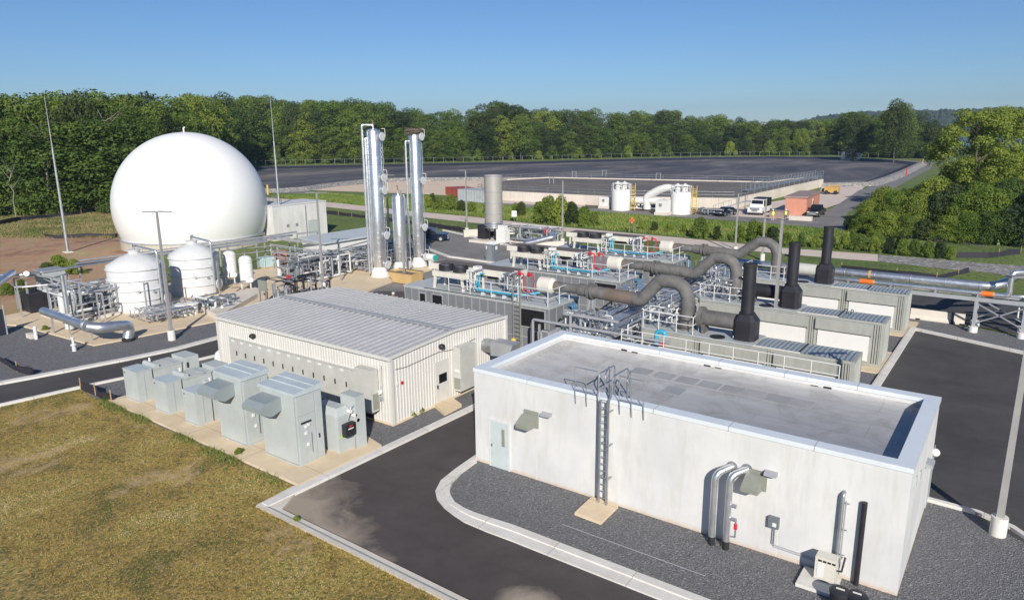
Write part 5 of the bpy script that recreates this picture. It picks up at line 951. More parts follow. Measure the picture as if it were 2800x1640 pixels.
# ================================================================ CONTAINERS WITH STACKS
CX0, CX1, CH_ = -18.3, -6.35, 2.9
def corr_box_side(mb, x0, x1, y, z0, z1, out, per=.24, d=.035): return corr_x(mb, x0, x1, y, z0, lambda a: z1, out, per, d)
def container(Y, k):
    lab = ['nearest', 'middle', 'farthest'][k]; W_ = 2.15; z = .12
    t = thing('equipment_container', 'grey equipment container with white side panels and ribbed roof end, %s of the three' % lab, 'container', (CX0, Y, z), 'three grey equipment containers')
    mb = MB(); mb.bx(CX0, CX1-.02, Y+.05, Y+W_-.05, z+.1, CH_-.12); mb.build('shell', M['contgrey'], t)
    mb = MB(); corr_y(mb, Y+.15, Y+W_-.15, CX1, z+.12, lambda a: CH_-.12, 1, .28, .04); mb.build('end_wall', M['contgrey'], t, smooth=False)
    for y in (Y, Y+W_-.14): MB().bx(CX1-.14, CX1+.05, y, y+.14, z, CH_).build('corner_post', M['contgrey'], t)
    for y in (Y, Y+W_-.12):
        MB().bx(CX0, CX1-.14, y, y+.12, CH_-.14, CH_).build('top_rail', M['contgrey'], t); MB().bx(CX0, CX1-.14, y, y+.12, z, z+.16).build('bottom_rail', M['contgrey'], t)
    MB().bx(CX1-.08, CX1+.04, Y+.14, Y+W_-.14, CH_-.14, CH_-.002).build('top_rail', M['contgrey'], t)
    # side: pillars of ribs, canopy hoods and white panels
    bays = [(CX1-.75-3.0, CX1-.75), (CX1-.75-3.0-4.1, CX1-.75-3.75), (CX1-.75-3.0-7.9, CX1-.75-3.0-4.85)]
    for i, (a, b) in enumerate(bays):
        MB().xprism([(Y+.04, CH_-.16), (Y-.16, CH_-.24), (Y-.16, CH_-.86), (Y+.04, CH_-.86)], a-.15, b+.2).build('rain_hood', M['contgrey'], t)
        MB().bx(a, b, Y-.02, Y+.04, z+.25, CH_-.93).build('white_panel', M['bright'], t)
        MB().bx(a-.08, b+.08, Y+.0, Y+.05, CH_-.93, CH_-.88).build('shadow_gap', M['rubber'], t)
        for x in (b+.28, b+.42, b+.56): MB().bx(x-.03, x+.03, Y-.02, Y+.05, z+.16, CH_-.15).build('side_rib', M['contgrey'], t)
    # ribbed roof part and flat deck part
    xs = CX1-5.0; mb = MB(); n = 20; per = (CX1-xs-.1)/n; pts = []
    for i in range(n): a = xs+i*per; pts += [(a, CH_-.03), (a+per*.5, CH_-.03), (a+per*.6, CH_+.02), (a+per*.9, CH_+.02)]
    pts.append((CX1-.1, CH_-.03)); V = []
    for (a, zz) in pts: V += [(a, Y+.12, zz), (a, Y+W_-.12, zz)]
    mb.add(V, [(2*i, 2*i+2, 2*i+3, 2*i+1) for i in range(len(pts)-1)]); mb.build('ribbed_roof', painted('ribbed_roof_blue_%d' % k, (.30, .34, .37), .4, metal=.2, dirt=.15), t, smooth=False)
    MB().bx(xs+2.3, xs+2.36, Y+.12, Y+W_-.12, CH_+.02, CH_+.05).build('roof_joint', M['rubber'], t)
    MB().bx(CX0-.1, xs-.05, Y-.06, Y+W_+.06, CH_-.01, CH_+.07).build('roof_deck', M['deck'], t)
    MB().bx(xs-.05, xs+2.4, Y-.05, Y+.03, CH_-.01, CH_+.07).build('edge_trim', M['sheet'], t)
    cy, cz, xe = EC[k]
    # exhaust stack
    s = thing('exhaust_stack', 'black exhaust stack on a faceted black base box, %s of the three' % lab, 'exhaust stack', (-12.2, Y+.9, CH_), 'black exhaust stacks'); bx, by = -12.15, Y+.95; z0 = CH_+.07
    q = .62; oct_ = lambda r, c: [(bx-r, by-r+c), (bx-r+c, by-r), (bx+r-c, by-r), (bx+r, by-r+c), (bx+r, by+r-c), (bx+r-c, by+r), (bx-r+c, by+r), (bx-r, by+r-c)]
    A_ = oct_(q, .22); B_ = oct_(.40, .14); MB().prism(A_, z0, z0+1.1).build('base_box', M['black'], s, smooth=False); n = 8
    mb = MB(); mb.add([(p[0], p[1], z0+1.1) for p in A_]+[(p[0], p[1], z0+1.45) for p in B_], [(i, (i+1) % n, n+(i+1) % n, n+i) for i in range(n)]+[tuple(range(n, 2*n))]); mb.build('base_taper', M['black'], s, smooth=False)
    top = 7.25; MB().lathe(bx, by, [(.36, z0+1.44), (.36, top), (.30, top), (.30, top-.4), (.02, top-.4)], 22).build('pipe', M['black'], s)
    MB().lathe(bx, by, [(.42, z0+1.44), (.44, z0+1.47), (.44, z0+1.52), (.37, z0+1.53)], 22).build('collar', M['black'], s); MB().lathe(bx, by, [(.365, top-.14), (.375, top-.13), (.375, top-.02), (.365, top)], 22).build('rim', M['rubber'], s)
    MB().bar((bx-.36, by, top-.9), (bx-.6, by, top-.85), .12).build('sampling_port', M['black'], s)
    # horizontal drum feeding it
    h = thing('heat_exchanger', '%s horizontal drum between the roof platform and the %s black stack' % (['dark grey', 'black', 'pale grey'][k], lab), 'drum', (-14.2, Y+1, CH_), 'horizontal drums on the containers'); m_ = ['duct', 'black', 'beige'][k]
    MB().cyl((-14.6, by, CH_+.95), (bx-q+.02, by, CH_+.95), .46, 24).build('drum', M[m_], h); MB().cyl((-14.85, by, CH_+.95), (-14.6, by, CH_+.95), .62, 24).build('end_flange', M['duct'], h); MB().bx(-14.6, -14.45, by-.4, by+.4, CH_+.07, CH_+.6).build('saddle', M['duct'], h)
    fx = -13.55; MB().lathe(fx, Y+.35, [(.42, CH_+.07), (.42, CH_+.12), (.34, CH_+.13), (.34, CH_+.09), (.02, CH_+.09)], 22).build('roof_fan', M['black'], t)
    MB().cyl((xe, cy, CH_+.05), (xe, cy, CH_+.3), .55, 22).build('duct_collar', M['duct'], t)
    rl = thing('platform_railing', 'pale railing round the duct platform on the %s equipment container' % lab, 'railing', (-17, Y, CH_), 'railings on the container platforms'); zt = CH_+1.1
    xs_ = [CX0+.3, -17.0, -15.9, -14.9]
    for x in xs_: MB().cyl((x, Y+.02, CH_+.05), (x, Y+.02, zt), .033, 6).build('post', M['white'], rl)
    for y in (Y+.9, Y+1.9): MB().cyl((CX0+.3, y, CH_+.05), (CX0+.3, y, zt), .025, 6).build('post', M['galvp'], rl); MB().cyl((-14.9, y, CH_+.05), (-14.9, y, zt), .025, 6).build('post', M['galvp'], rl)
    for zz in (CH_+.6, zt): MB().tube([(CX0+.3, Y+1.9, zz), (CX0+.3, Y+.02, zz), (-14.9, Y+.02, zz), (-14.9, Y+1.9, zz)], .028, 6).build('rail', M['white'], rl)
for k, y in enumerate((38.3, 47.3, 56.6)): container(y, k)
p = G(2023, 928, 2.97); tag(MB().cyl((p.x-.35, p.y, p.z+.12), (p.x+.2, p.y-.05, p.z+.12), .14, 12).build('white_bottle', M['bright']), 'white cylinder lying on the nearest container roof beside the black stack', 'bottle')
p = G(2321, 858, 2.95); t = thing('hook_pair', 'two small black hooks on the middle container roof', 'hooks', tuple(p))
for s in (-.12, .12): MB().tube([(p.x+s, p.y, 2.9), (p.x+s, p.y, 3.25), (p.x+s*2, p.y, 3.25), (p.x+s*2, p.y, 3.1)], .025, 6, .05).build('hook', M['black'], t)
# cyan gooseneck and yellow rails
p = GY(1795, 925, 36.5); t = thing('gooseneck_pipe', 'cyan gooseneck pipe rising behind the white building parapet', 'pipe', (p.x, 36.5, .1)); zt = GY(1795, 905, 36.5).z; MB().tube([(p.x, 36.5, .1), (p.x, 36.5, zt), (p.x+.5, 36.5, zt), (p.x+.5, 36.5, zt-.25)], .13, 12, .2).build('pipe', M['cyan'], t); MB().cyl((p.x+.15, 36.5, zt-.75), (p.x+.5, 36.5, zt-.75), .09).build('red_valve', M['red'], t)
p = GX(1530, 855, -22.9); t = thing('yellow_railing', 'bright yellow tube railing at the corner of the nearest engine housing', 'railing', (-22.9, p.y, .1)); MB().tube([(-22.9, 37.2, .1), (-22.9, 37.2, p.z), (-21.4, 37.2, p.z)], .05, 8, .15).build('rail', M['yellow'], t); MB().tube([(-22.9, 37.2, p.z-.7), (-21.4, 37.2, p.z-.7)], .03, 8).build('mid_rail', M['yellow'], t)
p = G(1634, 872, 2.0); tag(MB().tube([(p.x, p.y, .1), (p.x, p.y, 2.6), (p.x-.3, p.y, 2.75)], .07, 8, .1).build('yellow_post', M['yellow']), 'single yellow bent pipe under the nearest dark duct', 'pipe')
p = G(1404, 948, .9); tag(MB().sphere((p.x, p.y, 1.3), .2).build('yellow_float', M['yellow']), 'small yellow object at the foot of the dark ladder', 'valve')
# ================================================================ CENTRAL PIPE RACK (runs away from the camera)
t = thing('central_pipe_rack', 'long grey pipe rack full of silver pipes between the engine housings and the containers', 'pipe rack', (-21.5, 36, .1), 'pipe racks of the plant')
RX0, RX1 = -22.3, -18.9
for y in (35.6, 39.5, 43.5, 47.5, 51.5, 55.5, 59.5):
    for x in (RX0, RX1): MB().bar((x, y, .1), (x, y, 2.9), .15).build('post', M['galvp'], t)
    MB().bar((RX0, y, 2.55), (RX1, y, 2.55), .15).build('beam', M['galvp'], t); MB().bar((RX0, y, 1.6), (RX1, y, 1.6), .12).build('beam', M['galvp'], t)
for x in (RX0, RX1): MB().bar((x, 34.6, 2.75), (x, 61, 2.75), .16, .2).build('side_beam', M['galvp'], t)
rg = random.Random(8)
for i in range(12):
    x = RX0+.3+i*(RX1-RX0-.6)/11; r = rg.choice([.05, .07, .1, .12]); MB().tube([(x, 34.8+rg.uniform(0, 1.5), 2.72+r), (x, 60.5-rg.uniform(0, 3), 2.72+r)], r, 10).build('pipe', M[rg.choice(['steel', 'alu', 'galv', 'alu'])], t)
for i in range(7):
    x = RX0+.4+i*.42; MB().tube([(x, 35.5, 1.75), (x, 60, 1.75)], rg.choice([.05, .09]), 8).build('pipe', M[rg.choice(['alu', 'galv'])], t)
for (ya, yb, sd) in ((36.3, 40.5, 61), (45.5, 50.5, 62), (55.0, 60.0, 63)):
    jumble('valve_manifold', 'tangled valves and thin pipes beside the central rack, %s group' % {61: 'nearest', 62: 'middle', 63: 'farthest'}[sd], 'valve group', -18.7, -18.2 if False else -17.9, ya-.6, yb, .12, 3.6, 34, sd, group='valve groups by the central rack', rmax=.06, vessels=0, mats=('galv', 'galvp', 'alu', 'toilet', 'white'))
jumble('valve_manifold', 'crowded valves in front of the nearest container behind the white parapet', 'valve group', -22.5, -17.0, 32.6, 36.0, .12, 2.5, 46, 64, group='valve groups by the central rack', rmax=.07)
t = thing('crossover_frame', 'grey frame and fat horizontal pipes just behind the white parapet corner', 'pipe rack', (-23, 34, .05), 'pipe racks of the plant')
for (a, b) in (((1457, 873), (1830, 925)), ((1480, 905), (1660, 930)), ((1560, 860), (1690, 880))):
    p = GY(a[0], a[1], 35.4); q = GY(b[0], b[1], 35.4); MB().tube([(p.x, 35.4, .1), (p.x, 35.4, p.z), (q.x, 35.4, p.z)], .09, 10, .15).build('pipe', M['galvp'], t)
for px_ in (1455, 1475, 1555, 1640): p = GY(px_, 885, 35.6); MB().bar((p.x, 35.6, .1), (p.x, 35.6, 2.9), .12).build('post', M['galvp'], t)
# walkway with railing behind the parapet
t = thing('walkway', 'grey grating walkway with long white railing just behind the white building', 'walkway', (-17, 34, 0)); YW = 34.2
a, b = GY(1700, 900, YW), GY(2297, 998, YW); zt = (a.z+b.z)/2; zd = zt-1.1
MB().bx(a.x, b.x, YW, YW+.9, zd-.06, zd).build('grating', M['galv'], t); n = 9
for i in range(n+1):
    x = a.x+(b.x-a.x)*i/n; MB().cyl((x, YW, zd), (x, YW, zt), .025, 6).build('rail_post', M['bright'], t)
    if i % 3 == 0: MB().bar((x, YW+.4, 0), (x, YW+.4, zd), .12).build('leg', M['galvp'], t)
for z in (zt, zt-.5): MB().tube([(a.x, YW, z), (b.x, YW, z)], .022, 6).build('rail', M['bright'], t)
# ================================================================ PIPE BRIDGE on the right
t = thing('pipe_bridge', 'steel pipe bridge carrying fat silver pipes across the right side', 'pipe bridge', (-5, 61, 0)); zc = 2.45
yb0, yb1 = 60.0, 62.0
for y in (yb0, yb1): MB().bx(-17, 6, y-.08, y+.08, zc-.14, zc+.14).build('girder', M['galvp'], t)
for x in (-11, -8, -5, -2.35, .55, 3.4): MB().bx(x-.06, x+.06, yb0, yb1, zc-.1, zc+.16).build('cross_beam', M['galvp'], t); MB().bx(x-.05, x+.05, yb0-.02, yb1+.02, zc+.16, zc+.22).build('pipe_saddle', M['galvp'], t)
for x in (-14, -8.2, -2.35, .55):
    for y in (yb0, yb1): MB().bx(x-.11, x+.11, y-.11, y+.11, .3, zc-.14).build('column', M['galvp'], t); MB().cyl((x, y, 0), (x, y, .45), .3, 16).build('footing', M['bright'], t)
for y in (yb0, yb1):
    MB().bar((-2.3, y, .7), (.5, y, zc-.3), .09).build('brace', M['galv'], t); MB().bar((-2.3, y, zc-.3), (.5, y, .7), .09).build('brace', M['galv'], t)
p = thing('bridge_pipe', 'fattest silver pipe on the right bridge, with orange band and upward bend', 'pipe', (-6, 61.8, zc), 'silver pipes on the right bridge'); zz = zc+.66
xb = G(2730, 775, zz).x
MB().tube([(-22, 61.9, zz), (xb, 61.9, zz), (xb+1.6, 64.6, zz+1.0), (xb+6, 68, zz+1.0)], .31, 20, 1.0).build('cladding', M['steel'], p)
for x in (-16, -13.2, -11.6, -9.4, -6.9, -4.6, -2.4): MB().cyl((x, 61.9, zz), (x+.05, 61.9, zz), .34, 20).build('band', M['galv'], p)
MB().cyl((G(2382, 745, zz).x, 61.9, zz), (G(2389, 745, zz).x, 61.9, zz), .35, 20).build('orange_band', M['machine'], p)
p = thing('bridge_pipe', 'slimmer silver pipe on the right bridge, with two orange flow labels', 'pipe', (-6, 60.5, zc), 'silver pipes on the right bridge'); z2 = zc+.36
xq = G(2750, 805, z2).x
MB().tube([(-22, 60.5, z2), (xq+.2, 60.5, z2), (xq+.2, 60.5, z2+1.7), (xq+5, 64, z2+1.7)], .18, 16, .35).build('cladding', M['steel'], p)
for (a, b) in ((2352, 2388), (2688, 2720)): xa, xb_ = GY(a, 765, 60.5).x, GY(b, 765, 60.5).x; MB().cyl((xa, 60.5, z2), (xb_, 60.5, z2), .187, 16).build('flow_label', M['orange'], p); MB().cyl((xb_, 60.5, z2), (xb_+.12, 60.5, z2), .192, 16).build('yellow_band', M['machine'], p)
tag(MB().tube([(-20, 61.1, zc+.25), (3, 61.1, zc+.25)], .08, 10).build('bridge_pipe', M['alu']), 'thin middle pipe on the right bridge between the two fat ones', 'pipe', 'silver pipes on the right bridge')
tag(MB().tube([(xq+.9, 60.2, zc), (xq+.9, 60.2, 1.4), (xq+1.6, 60.2, 1.4), (xq+1.6, 60.2, 1.6)], .06, 8, .1).build('drip_leg', M['bright']), 'small white drip leg hanging under the right bridge', 'pipe')
tag(MB().tube([(xq+.3, 63, 2.3), (xq+8, 66, 2.7)], .14, 12).build('branch_pipe', M['alu']), 'pale pipe leaving the right bridge towards the right edge', 'pipe')
# concrete barrier
def barrier(x0, x1, y, label):
    t = thing('concrete_barrier', label, 'barrier', (x0, y, 0), 'pale concrete barriers'); pr = [(y-.3, .03), (y-.3, .12), (y-.14, .35), (y-.08, .82), (y+.08, .82), (y+.14, .35), (y+.3, .12), (y+.3, .03)]
    MB().xprism(pr, x0, x1).build('body', M['conc'], t, smooth=False); MB().bx(x0+.4, x0+.7, y-.31, y-.1, .03, .14).build('lifting_slot', M['dark'], t)
barrier(-6.6, -3.9, 62.0, 'long pale concrete barrier standing under the right pipe bridge'); barrier(-3.7, -3.0, 62.0, 'short pale concrete barrier right of the long one under the bridge')
# ================================================================ LAMP POSTS AND MASTS
def lamp(pb, H, label, arms=2, base=True, rot=None, r=.10):
    p = G(*pb); t = thing('lamp_post', label, 'lamp post', (p.x, p.y, 0), 'grey lamp posts of the plant'); zb = .75 if base else .1
    if base: MB().cyl((p.x, p.y, 0), (p.x, p.y, .75), .27, 20).build('concrete_base', M['kerb'], t)
    MB().bx(p.x-.13, p.x+.13, p.y-.13, p.y+.13, zb, zb+.12).build('base_plate', M['pole'], t)
    mb = MB(); n = len(mb.v); a, b = r, r*.62; mb.add([(p.x-a, p.y-a, zb+.1), (p.x+a, p.y-a, zb+.1), (p.x+a, p.y+a, zb+.1), (p.x-a, p.y+a, zb+.1), (p.x-b, p.y-b, H), (p.x+b, p.y-b, H), (p.x+b, p.y+b, H), (p.x-b, p.y+b, H)], [(3, 2, 1, 0), (4, 5, 6, 7), (0, 1, 5, 4), (1, 2, 6, 5), (2, 3, 7, 6), (3, 0, 4, 7)]); mb.build('pole', M['pole'], t, smooth=False)
    s = rt if rot is None else rot
    for k in ((-1, 1) if arms == 2 else (-1,) if arms == 1 else ()):
        d_ = Vector((s[0], s[1], 0)).normalized()*k; c0 = Vector((p.x, p.y, H-.05)); w_ = Vector((-d_.y, d_.x, 0))
        h0, h1 = c0+d_*.12, c0+d_*1.0
        mb = MB(); mb.add([h0-w_*.08+Vector((0, 0, 0)), h0+w_*.08, h1+w_*.14, h1-w_*.14, h0-w_*.08+Vector((0, 0, .09)), h0+w_*.08+Vector((0, 0, .09)), h1+w_*.14+Vector((0, 0, .05)), h1-w_*.14+Vector((0, 0, .05))], [(3, 2, 1, 0), (4, 5, 6, 7), (0, 1, 5, 4), (1, 2, 6, 5), (2, 3, 7, 6), (3, 0, 4, 7)]); mb.build('lamp_head', M['lamp'], t, smooth=False)
    return t
lamp((471, 930), 9.25, 'double-armed lamp post on a concrete base in front of the two large white tanks')
lamp((884, 790), 9.1, 'double-armed lamp post behind the corrugated roof, by the compressor skid')
lamp((2727, 1462), 9.6, 'tall lamp post leaning out of frame at the right, on a thick concrete base', r=.12)
p_ = (-13.6, 43.6); t = lamp((2112, 960), 8.75, 'bare grey pole rising between the nearest and middle containers', arms=0, r=.11)
lamp((1277, 637), 9.0, 'thin double lamp post beyond the steel columns, left of the oxidizer tower', arms=1)
lamp((1066, 690), 9.4, 'double-armed lamp post seen between the tall steel columns')
lamp((1538, 668), 8.2, 'slim grey pole right of the oxidizer tower', arms=0)
lamp((2010, 690), 7.0, 'slim pole in front of the dark parked car by the stairs', arms=0)
lamp((2084, 712), 6.9, 'slim pole in front of the white truck', arms=0)
lamp((1106, 772), 4.0 if False else 9.0, 'lamp post standing beside the yellow skip and the rightmost column', arms=0, base=True)
def mast(pb, H, label):
    p = G(*pb); t = thing('lightning_mast', label, 'mast', (p.x, p.y, 0), 'tall thin lightning masts')
    MB().bx(p.x-.6, p.x+.6, p.y-.4, p.y+.4, 0, .12).build('footing', M['kerb'], t); MB().cyl((p.x, p.y, .1), (p.x, p.y, H*.68), .20, 12, .10).build('lower_pole', M['galv'], t); MB().cyl((p.x, p.y, H*.68), (p.x, p.y, H), .06, 8, .025).build('top_spike', M['galvp'], t)
mast((186, 690), 19.0, 'tall tapering lightning mast on the brown soil left of the dome')
mast((771, 655), 19.6, 'tall tapering lightning mast between the dome and the pale concrete building')
mast((580, 600), 21, 'thin mast far behind the dome, its tip against the forest') if False else None
# ================================================================ OXIDIZER TOWER
f = G(1345, 672); cx, cy = f.x-1, f.y+2.0
cx, cy = G(1351, 660).x, G(1351, 660).y
ox = thing('oxidizer_tower', 'broad beige steel oxidizer stack with ring bands on a dark base', 'stack', (cx, cy, 0)); zt = HT(cx, cy, 479); z0 = HT(cx, cy, 605); Ro = 25/F*math.hypot(cx, cy)*.98
MB().lathe(cx, cy, [(Ro*.98, z0), (Ro, z0+.3), (Ro, zt), (Ro*.9, zt), (Ro*.9, zt-1.5), (.02, zt-1.5)], 32).build('shell', M['silver_tank'], ox)
for i, yy in enumerate((481, 523, 553, 582)): zz = HT(cx, cy, yy); MB().lathe(cx, cy, [(Ro, zz-.05), (Ro+.05, zz-.04), (Ro+.05, zz+.02), (Ro, zz+.03)], 32).build('ring_band', M['galvp'], ox)
MB().lathe(cx, cy, [(Ro*.75, z0-1.2), (Ro*.95, z0-.5), (Ro*1.0, z0)], 28).build('burner_cone', M['galv'], ox)
for k in range(3): MB().lathe(cx, cy, [(Ro*1.04, z0-.2-k*.32), (Ro*1.08, z0-.18-k*.32), (Ro*1.08, z0-.12-k*.32), (Ro*1.04, z0-.1-k*.32)], 24).build('manifold_ring', M['alu'], ox)
for a in range(8): x, y = cx+Ro*.8*math.cos(a*.785), cy+Ro*.8*math.sin(a*.785); MB().bar((x, y, .3), (x, y, z0-.6), .16).build('leg', M['black'], ox)
MB().bx(cx-2.0, cx-.7, cy-1, cy+.4, .3, 2.2).build('black_box', M['black'], ox); MB().bx(cx-2.4, cx+2.8, cy-2.4, cy+2.0, 0, .35).build('plinth', M['conc'], ox)
p = G(1375, 668); tag(MB().bx(p.x-.7, p.x+.7, p.y-.5, p.y+.6, .3, 2.0).bx(p.x-.5, p.x+.5, p.y-.4, p.y+.4, 2.0, 2.5).build('white_cabinet', M['bright'], smooth=False), 'white cabinet in front of the oxidizer stack', 'cabinet')
p = G(1460, 672); jumble('fuel_skid', 'busy silver pipe skid right of the oxidizer stack', 'pipe skid', p.x-7, p.x+2.5, p.y+.5, p.y+3.5, .1, 2.1, 46, 77, group=None, vessels=2, base='conc')
q0, q1, q2, q3 = G(1428, 690, .3), G(1430, 672, 2.0), G(1510, 655, 2.4), G(1500, 640, 2.4)
p = GY(1430, 668, 66.5); q = GY(1515, 648, 68.0); tag(MB().tube([(p.x, 66.5, .3), (p.x, 66.5, p.z), (q.x, 68.0, q.z), (q.x-1.5, 70, q.z)], .32, 16, .6).build('silver_elbow', M['steel']), 'shiny silver elbow duct behind the middle engine housing', 'duct')
t = thing('hand_wheel', 'red valve hand wheel above the silver elbow duct', 'valve', tuple(G(1495, 635, 1.5))); p = G(1494, 632, 2.2); MB().tube([(p.x+.3*math.cos(a*.524), p.y, p.z+.3*math.sin(a*.524)) for a in range(13)], .05, 6).build('wheel', M['red'], t); MB().cyl((p.x, p.y, .1), (p.x, p.y, p.z), .04, 6).build('stem', M['galv'], t)
for (a, b, lab) in (((1268, 648), (1405, 640), 'low pale concrete wall left of the oxidizer stack'), ((1395, 690), (1540, 680), 'low pale concrete wall in front of the fuel skid')):
    p, q = G(*a), G(*b); d_ = (q-p).normalized(); w_ = Vector((-d_.y, d_.x, 0))*.25; tag(MB().prism([p-w_, q-w_, q+w_, p+w_], .02, 1.0).build('low_wall', M['conc'], smooth=False), lab, 'wall')
# portable toilet
p = G(1342, 718); t = thing('portable_toilet', 'grey portable toilet with white roof on the asphalt', 'portable toilet', tuple(p)); x, y = p.x, p.y+.4
MB().bx(x-.6, x+.6, y-.6, y+.6, .08, 2.1).build('cabin', M['toilet'], t, smooth=False); MB().add([(x-.64, y-.64, 2.1), (x+.64, y-.64, 2.1), (x+.64, y+.64, 2.1), (x-.64, y+.64, 2.1), (x-.5, y, 2.38), (x+.5, y, 2.38)], [(0, 1, 5, 4), (1, 2, 5), (2, 3, 4, 5), (3, 0, 4)]).build('roof', M['bright'], t, smooth=False)
MB().bx(x-.35, x+.35, y-.63, y-.6, .15, 1.95).build('door', painted('toilet_door', (.2, .22, .24), .5), t); MB().bx(x-.5, x-.15, y-.62, y-.6, 1.55, 1.9).build('vent_sign', M['bright'], t); MB().bx(x+.6, x+.62, y-.3, y+.05, 1.5, 1.9).build('vent_sign', M['bright'], t)
# silt fences
def siltfence(name_label, pts, h=.75, lean=0):
    t = thing('silt_fence', name_label, 'silt fence', tuple(G(*pts[0])), 'black silt fences'); P_ = []; rg = random.Random(len(pts))
    for i in range(len(pts)-1):
        a, b = G(*pts[i]), G(*pts[i+1]); m = max(1, int((b-a).length/1.8))
        for j in range(m): P_.append(a.lerp(b, j/m))
    P_.append(G(*pts[-1])); v = []; f_ = []
    for i, q in enumerate(P_): o = rg.uniform(-.12, .12); v += [(q.x, q.y, 0), (q.x+o, q.y+o, h*rg.uniform(.65, 1.0)), (q.x+o+.03, q.y+o+.03, h*.62), (q.x+.05, q.y+.05, 0)]
    for i in range(len(P_)-1): f_ += [(4*i, 4*i+4, 4*i+5, 4*i+1), (4*i+1, 4*i+5, 4*i+6, 4*i+2), (4*i+2, 4*i+6, 4*i+7, 4*i+3)]
    mb = MB(); mb.add(v, f_); mb.build('fabric', M['silt'], t, smooth=False)
    for i in range(0, len(P_), 2): q = P_[i]; MB().bar((q.x, q.y, 0), (q.x+rg.uniform(-.05, .05), q.y, h+.15), .04).build('stake', M['tan'], t)
M['silt'] = painted('silt_fabric', (.022, .02, .03), .7, dirt=0)
siltfence('black silt fence curving across the grass at the far left', [(0, 618), (60, 606), (130, 598), (195, 592), (250, 583)], 1.0)
siltfence('black silt fence sagging between the mast and the dome', [(122, 648), (150, 652), (240, 650), (335, 648)], .7)
siltfence('short black silt fence at the corner of the dry field by the service road', [(221, 1066), (240, 1075), (262, 1082), (280, 1092), (305, 1100)], .6)
siltfence('torn black silt fence on the gravel at the far left edge', [(0, 988), (20, 1000), (48, 1018), (85, 1028)], .6)
siltfence('long low black silt fence in the grass beyond the pale building', [(890, 585), (1000, 597), (1120, 612), (1300, 640), (1420, 655)], .7)
siltfence('black silt fence along the grass right of the far dark stack', [(2300, 735), (2450, 752), (2560, 765), (2650, 745)], .6)
siltfence('dark silt fence beside the track at the right', [(2610, 705), (2700, 706), (2790, 694)], .8)
# ================================================================ FAR AREA: covered basin
bas = [tuple(G(a, b, 1.9)[:2]) for a, b in ((1300, 519), (1669, 537), (2012, 542), (2252, 490), (2200, 484), (2100, 496), (1700, 488), (1500, 484), (1380, 490))]
if sum(bas[i][0]*bas[(i+1) % len(bas)][1]-bas[(i+1) % len(bas)][0]*bas[i][1] for i in range(len(bas))) < 0: bas = bas[::-1]
M['wallc'] = m_conc('basin_concrete', (.54, .49, .42, 1), (.66, .60, .53, 1), .3, (.35, .28, .2), joints=3)
bt = thing('covered_basin', 'large low concrete basin with dark membrane cover and railings', 'basin', (bas[0][0], bas[0][1], 0)); inn = offset(bas, -.5); n = len(bas)
mb = MB(); mb.add([(p[0], p[1], 0) for p in bas]+[(p[0], p[1], 1.9) for p in bas]+[(p[0], p[1], 1.9) for p in inn]+[(p[0], p[1], 1.6) for p in inn], [(i, (i+1) % n, n+(i+1) % n, n+i) for i in range(n)]+[(n+i, n+(i+1) % n, 2*n+(i+1) % n, 2*n+i) for i in range(n)]+[(2*n+i, 2*n+(i+1) % n, 3*n+(i+1) % n, 3*n+i) for i in range(n)]); mb.build('wall', M['wallc'], bt, smooth=False)
mb = MB(); mb.add([(p[0], p[1], 1.65) for p in inn], [tuple(range(n))]); mb.build('cover', M['cover'], bt, smooth=False)
rl = thing('basin_railing', 'long pale railing round the top of the covered basin', 'railing', (bas[0][0], bas[0][1], 1.9)); cnt = 0
for i in range(n):
    a, b = Vector((*inn[i], 1.9)), Vector((*inn[(i+1) % n], 1.9)); m = max(1, int((b-a).length/3.6))
    for j in range(m):
        q = a.lerp(b, j/m)
        if cnt < 95: MB().bar(q, q+Vector((0, 0, 1.1)), .07).build('post', M['galv'], rl); cnt += 1
    for z in (.55, 1.1): MB().bar(a+Vector((0, 0, z)), b+Vector((0, 0, z)), .06).build('rail', M['galv'], rl)
p = G(1510, 520, 2.4); 
for i, (a, b) in enumerate(((1508, 500), (1652, 479), (1570, 482), (1800, 488))): p = G(a, b, 1.9); t = thing('gate_hoist', 'small grey steel frame on the basin edge', 'frame', (p.x, p.y, 2.3), 'small frames on the basin'); t['label'] = ['twin-legged grey frame on the near dark basin cover', 'grey frame at the basin far edge, middle', 'cluster of thin grey frames at the far left basin edge', 'grey double frame on the far basin railing'][i]; [MB().bar((p.x+s, p.y, 1.6), (p.x+s, p.y, 3.3), .16).build('leg', M['galvp'], t) for s in (-.6, .6)]; MB().bar((p.x-.6, p.y, 3.2), (p.x+.6, p.y, 3.2), .10).build('cross_beam', M['galvp'], t)
# raised walkway on the right part
a, b = G(2040, 522, 1.9), G(2240, 482, 1.9)
t = thing('basin_walkway', 'railed walkway on top of the right basin wall', 'walkway', tuple(a)); d_ = (b-a).normalized(); w_ = Vector((-d_.y, d_.x, 0))*1.0
MB().prism([(a-w_), (b-w_), (b+w_), (a+w_)], 1.92, 2.05).build('deck', M['galv'], t, smooth=False)
for s in (-1, 1):
    m = 22
    for j in range(m): q = a.lerp(b, j/(m-1))+w_*s; q.z = 2.05; MB().bar(q, q+Vector((0, 0, 1.3)), .09).build('post', M['galv'], t)
    for z in (.65, 1.3): MB().bar(Vector((a.x, a.y, 2.05+z))+w_*s, Vector((b.x, b.y, 2.05+z))+w_*s, .07).build('rail', M['galv'], t)
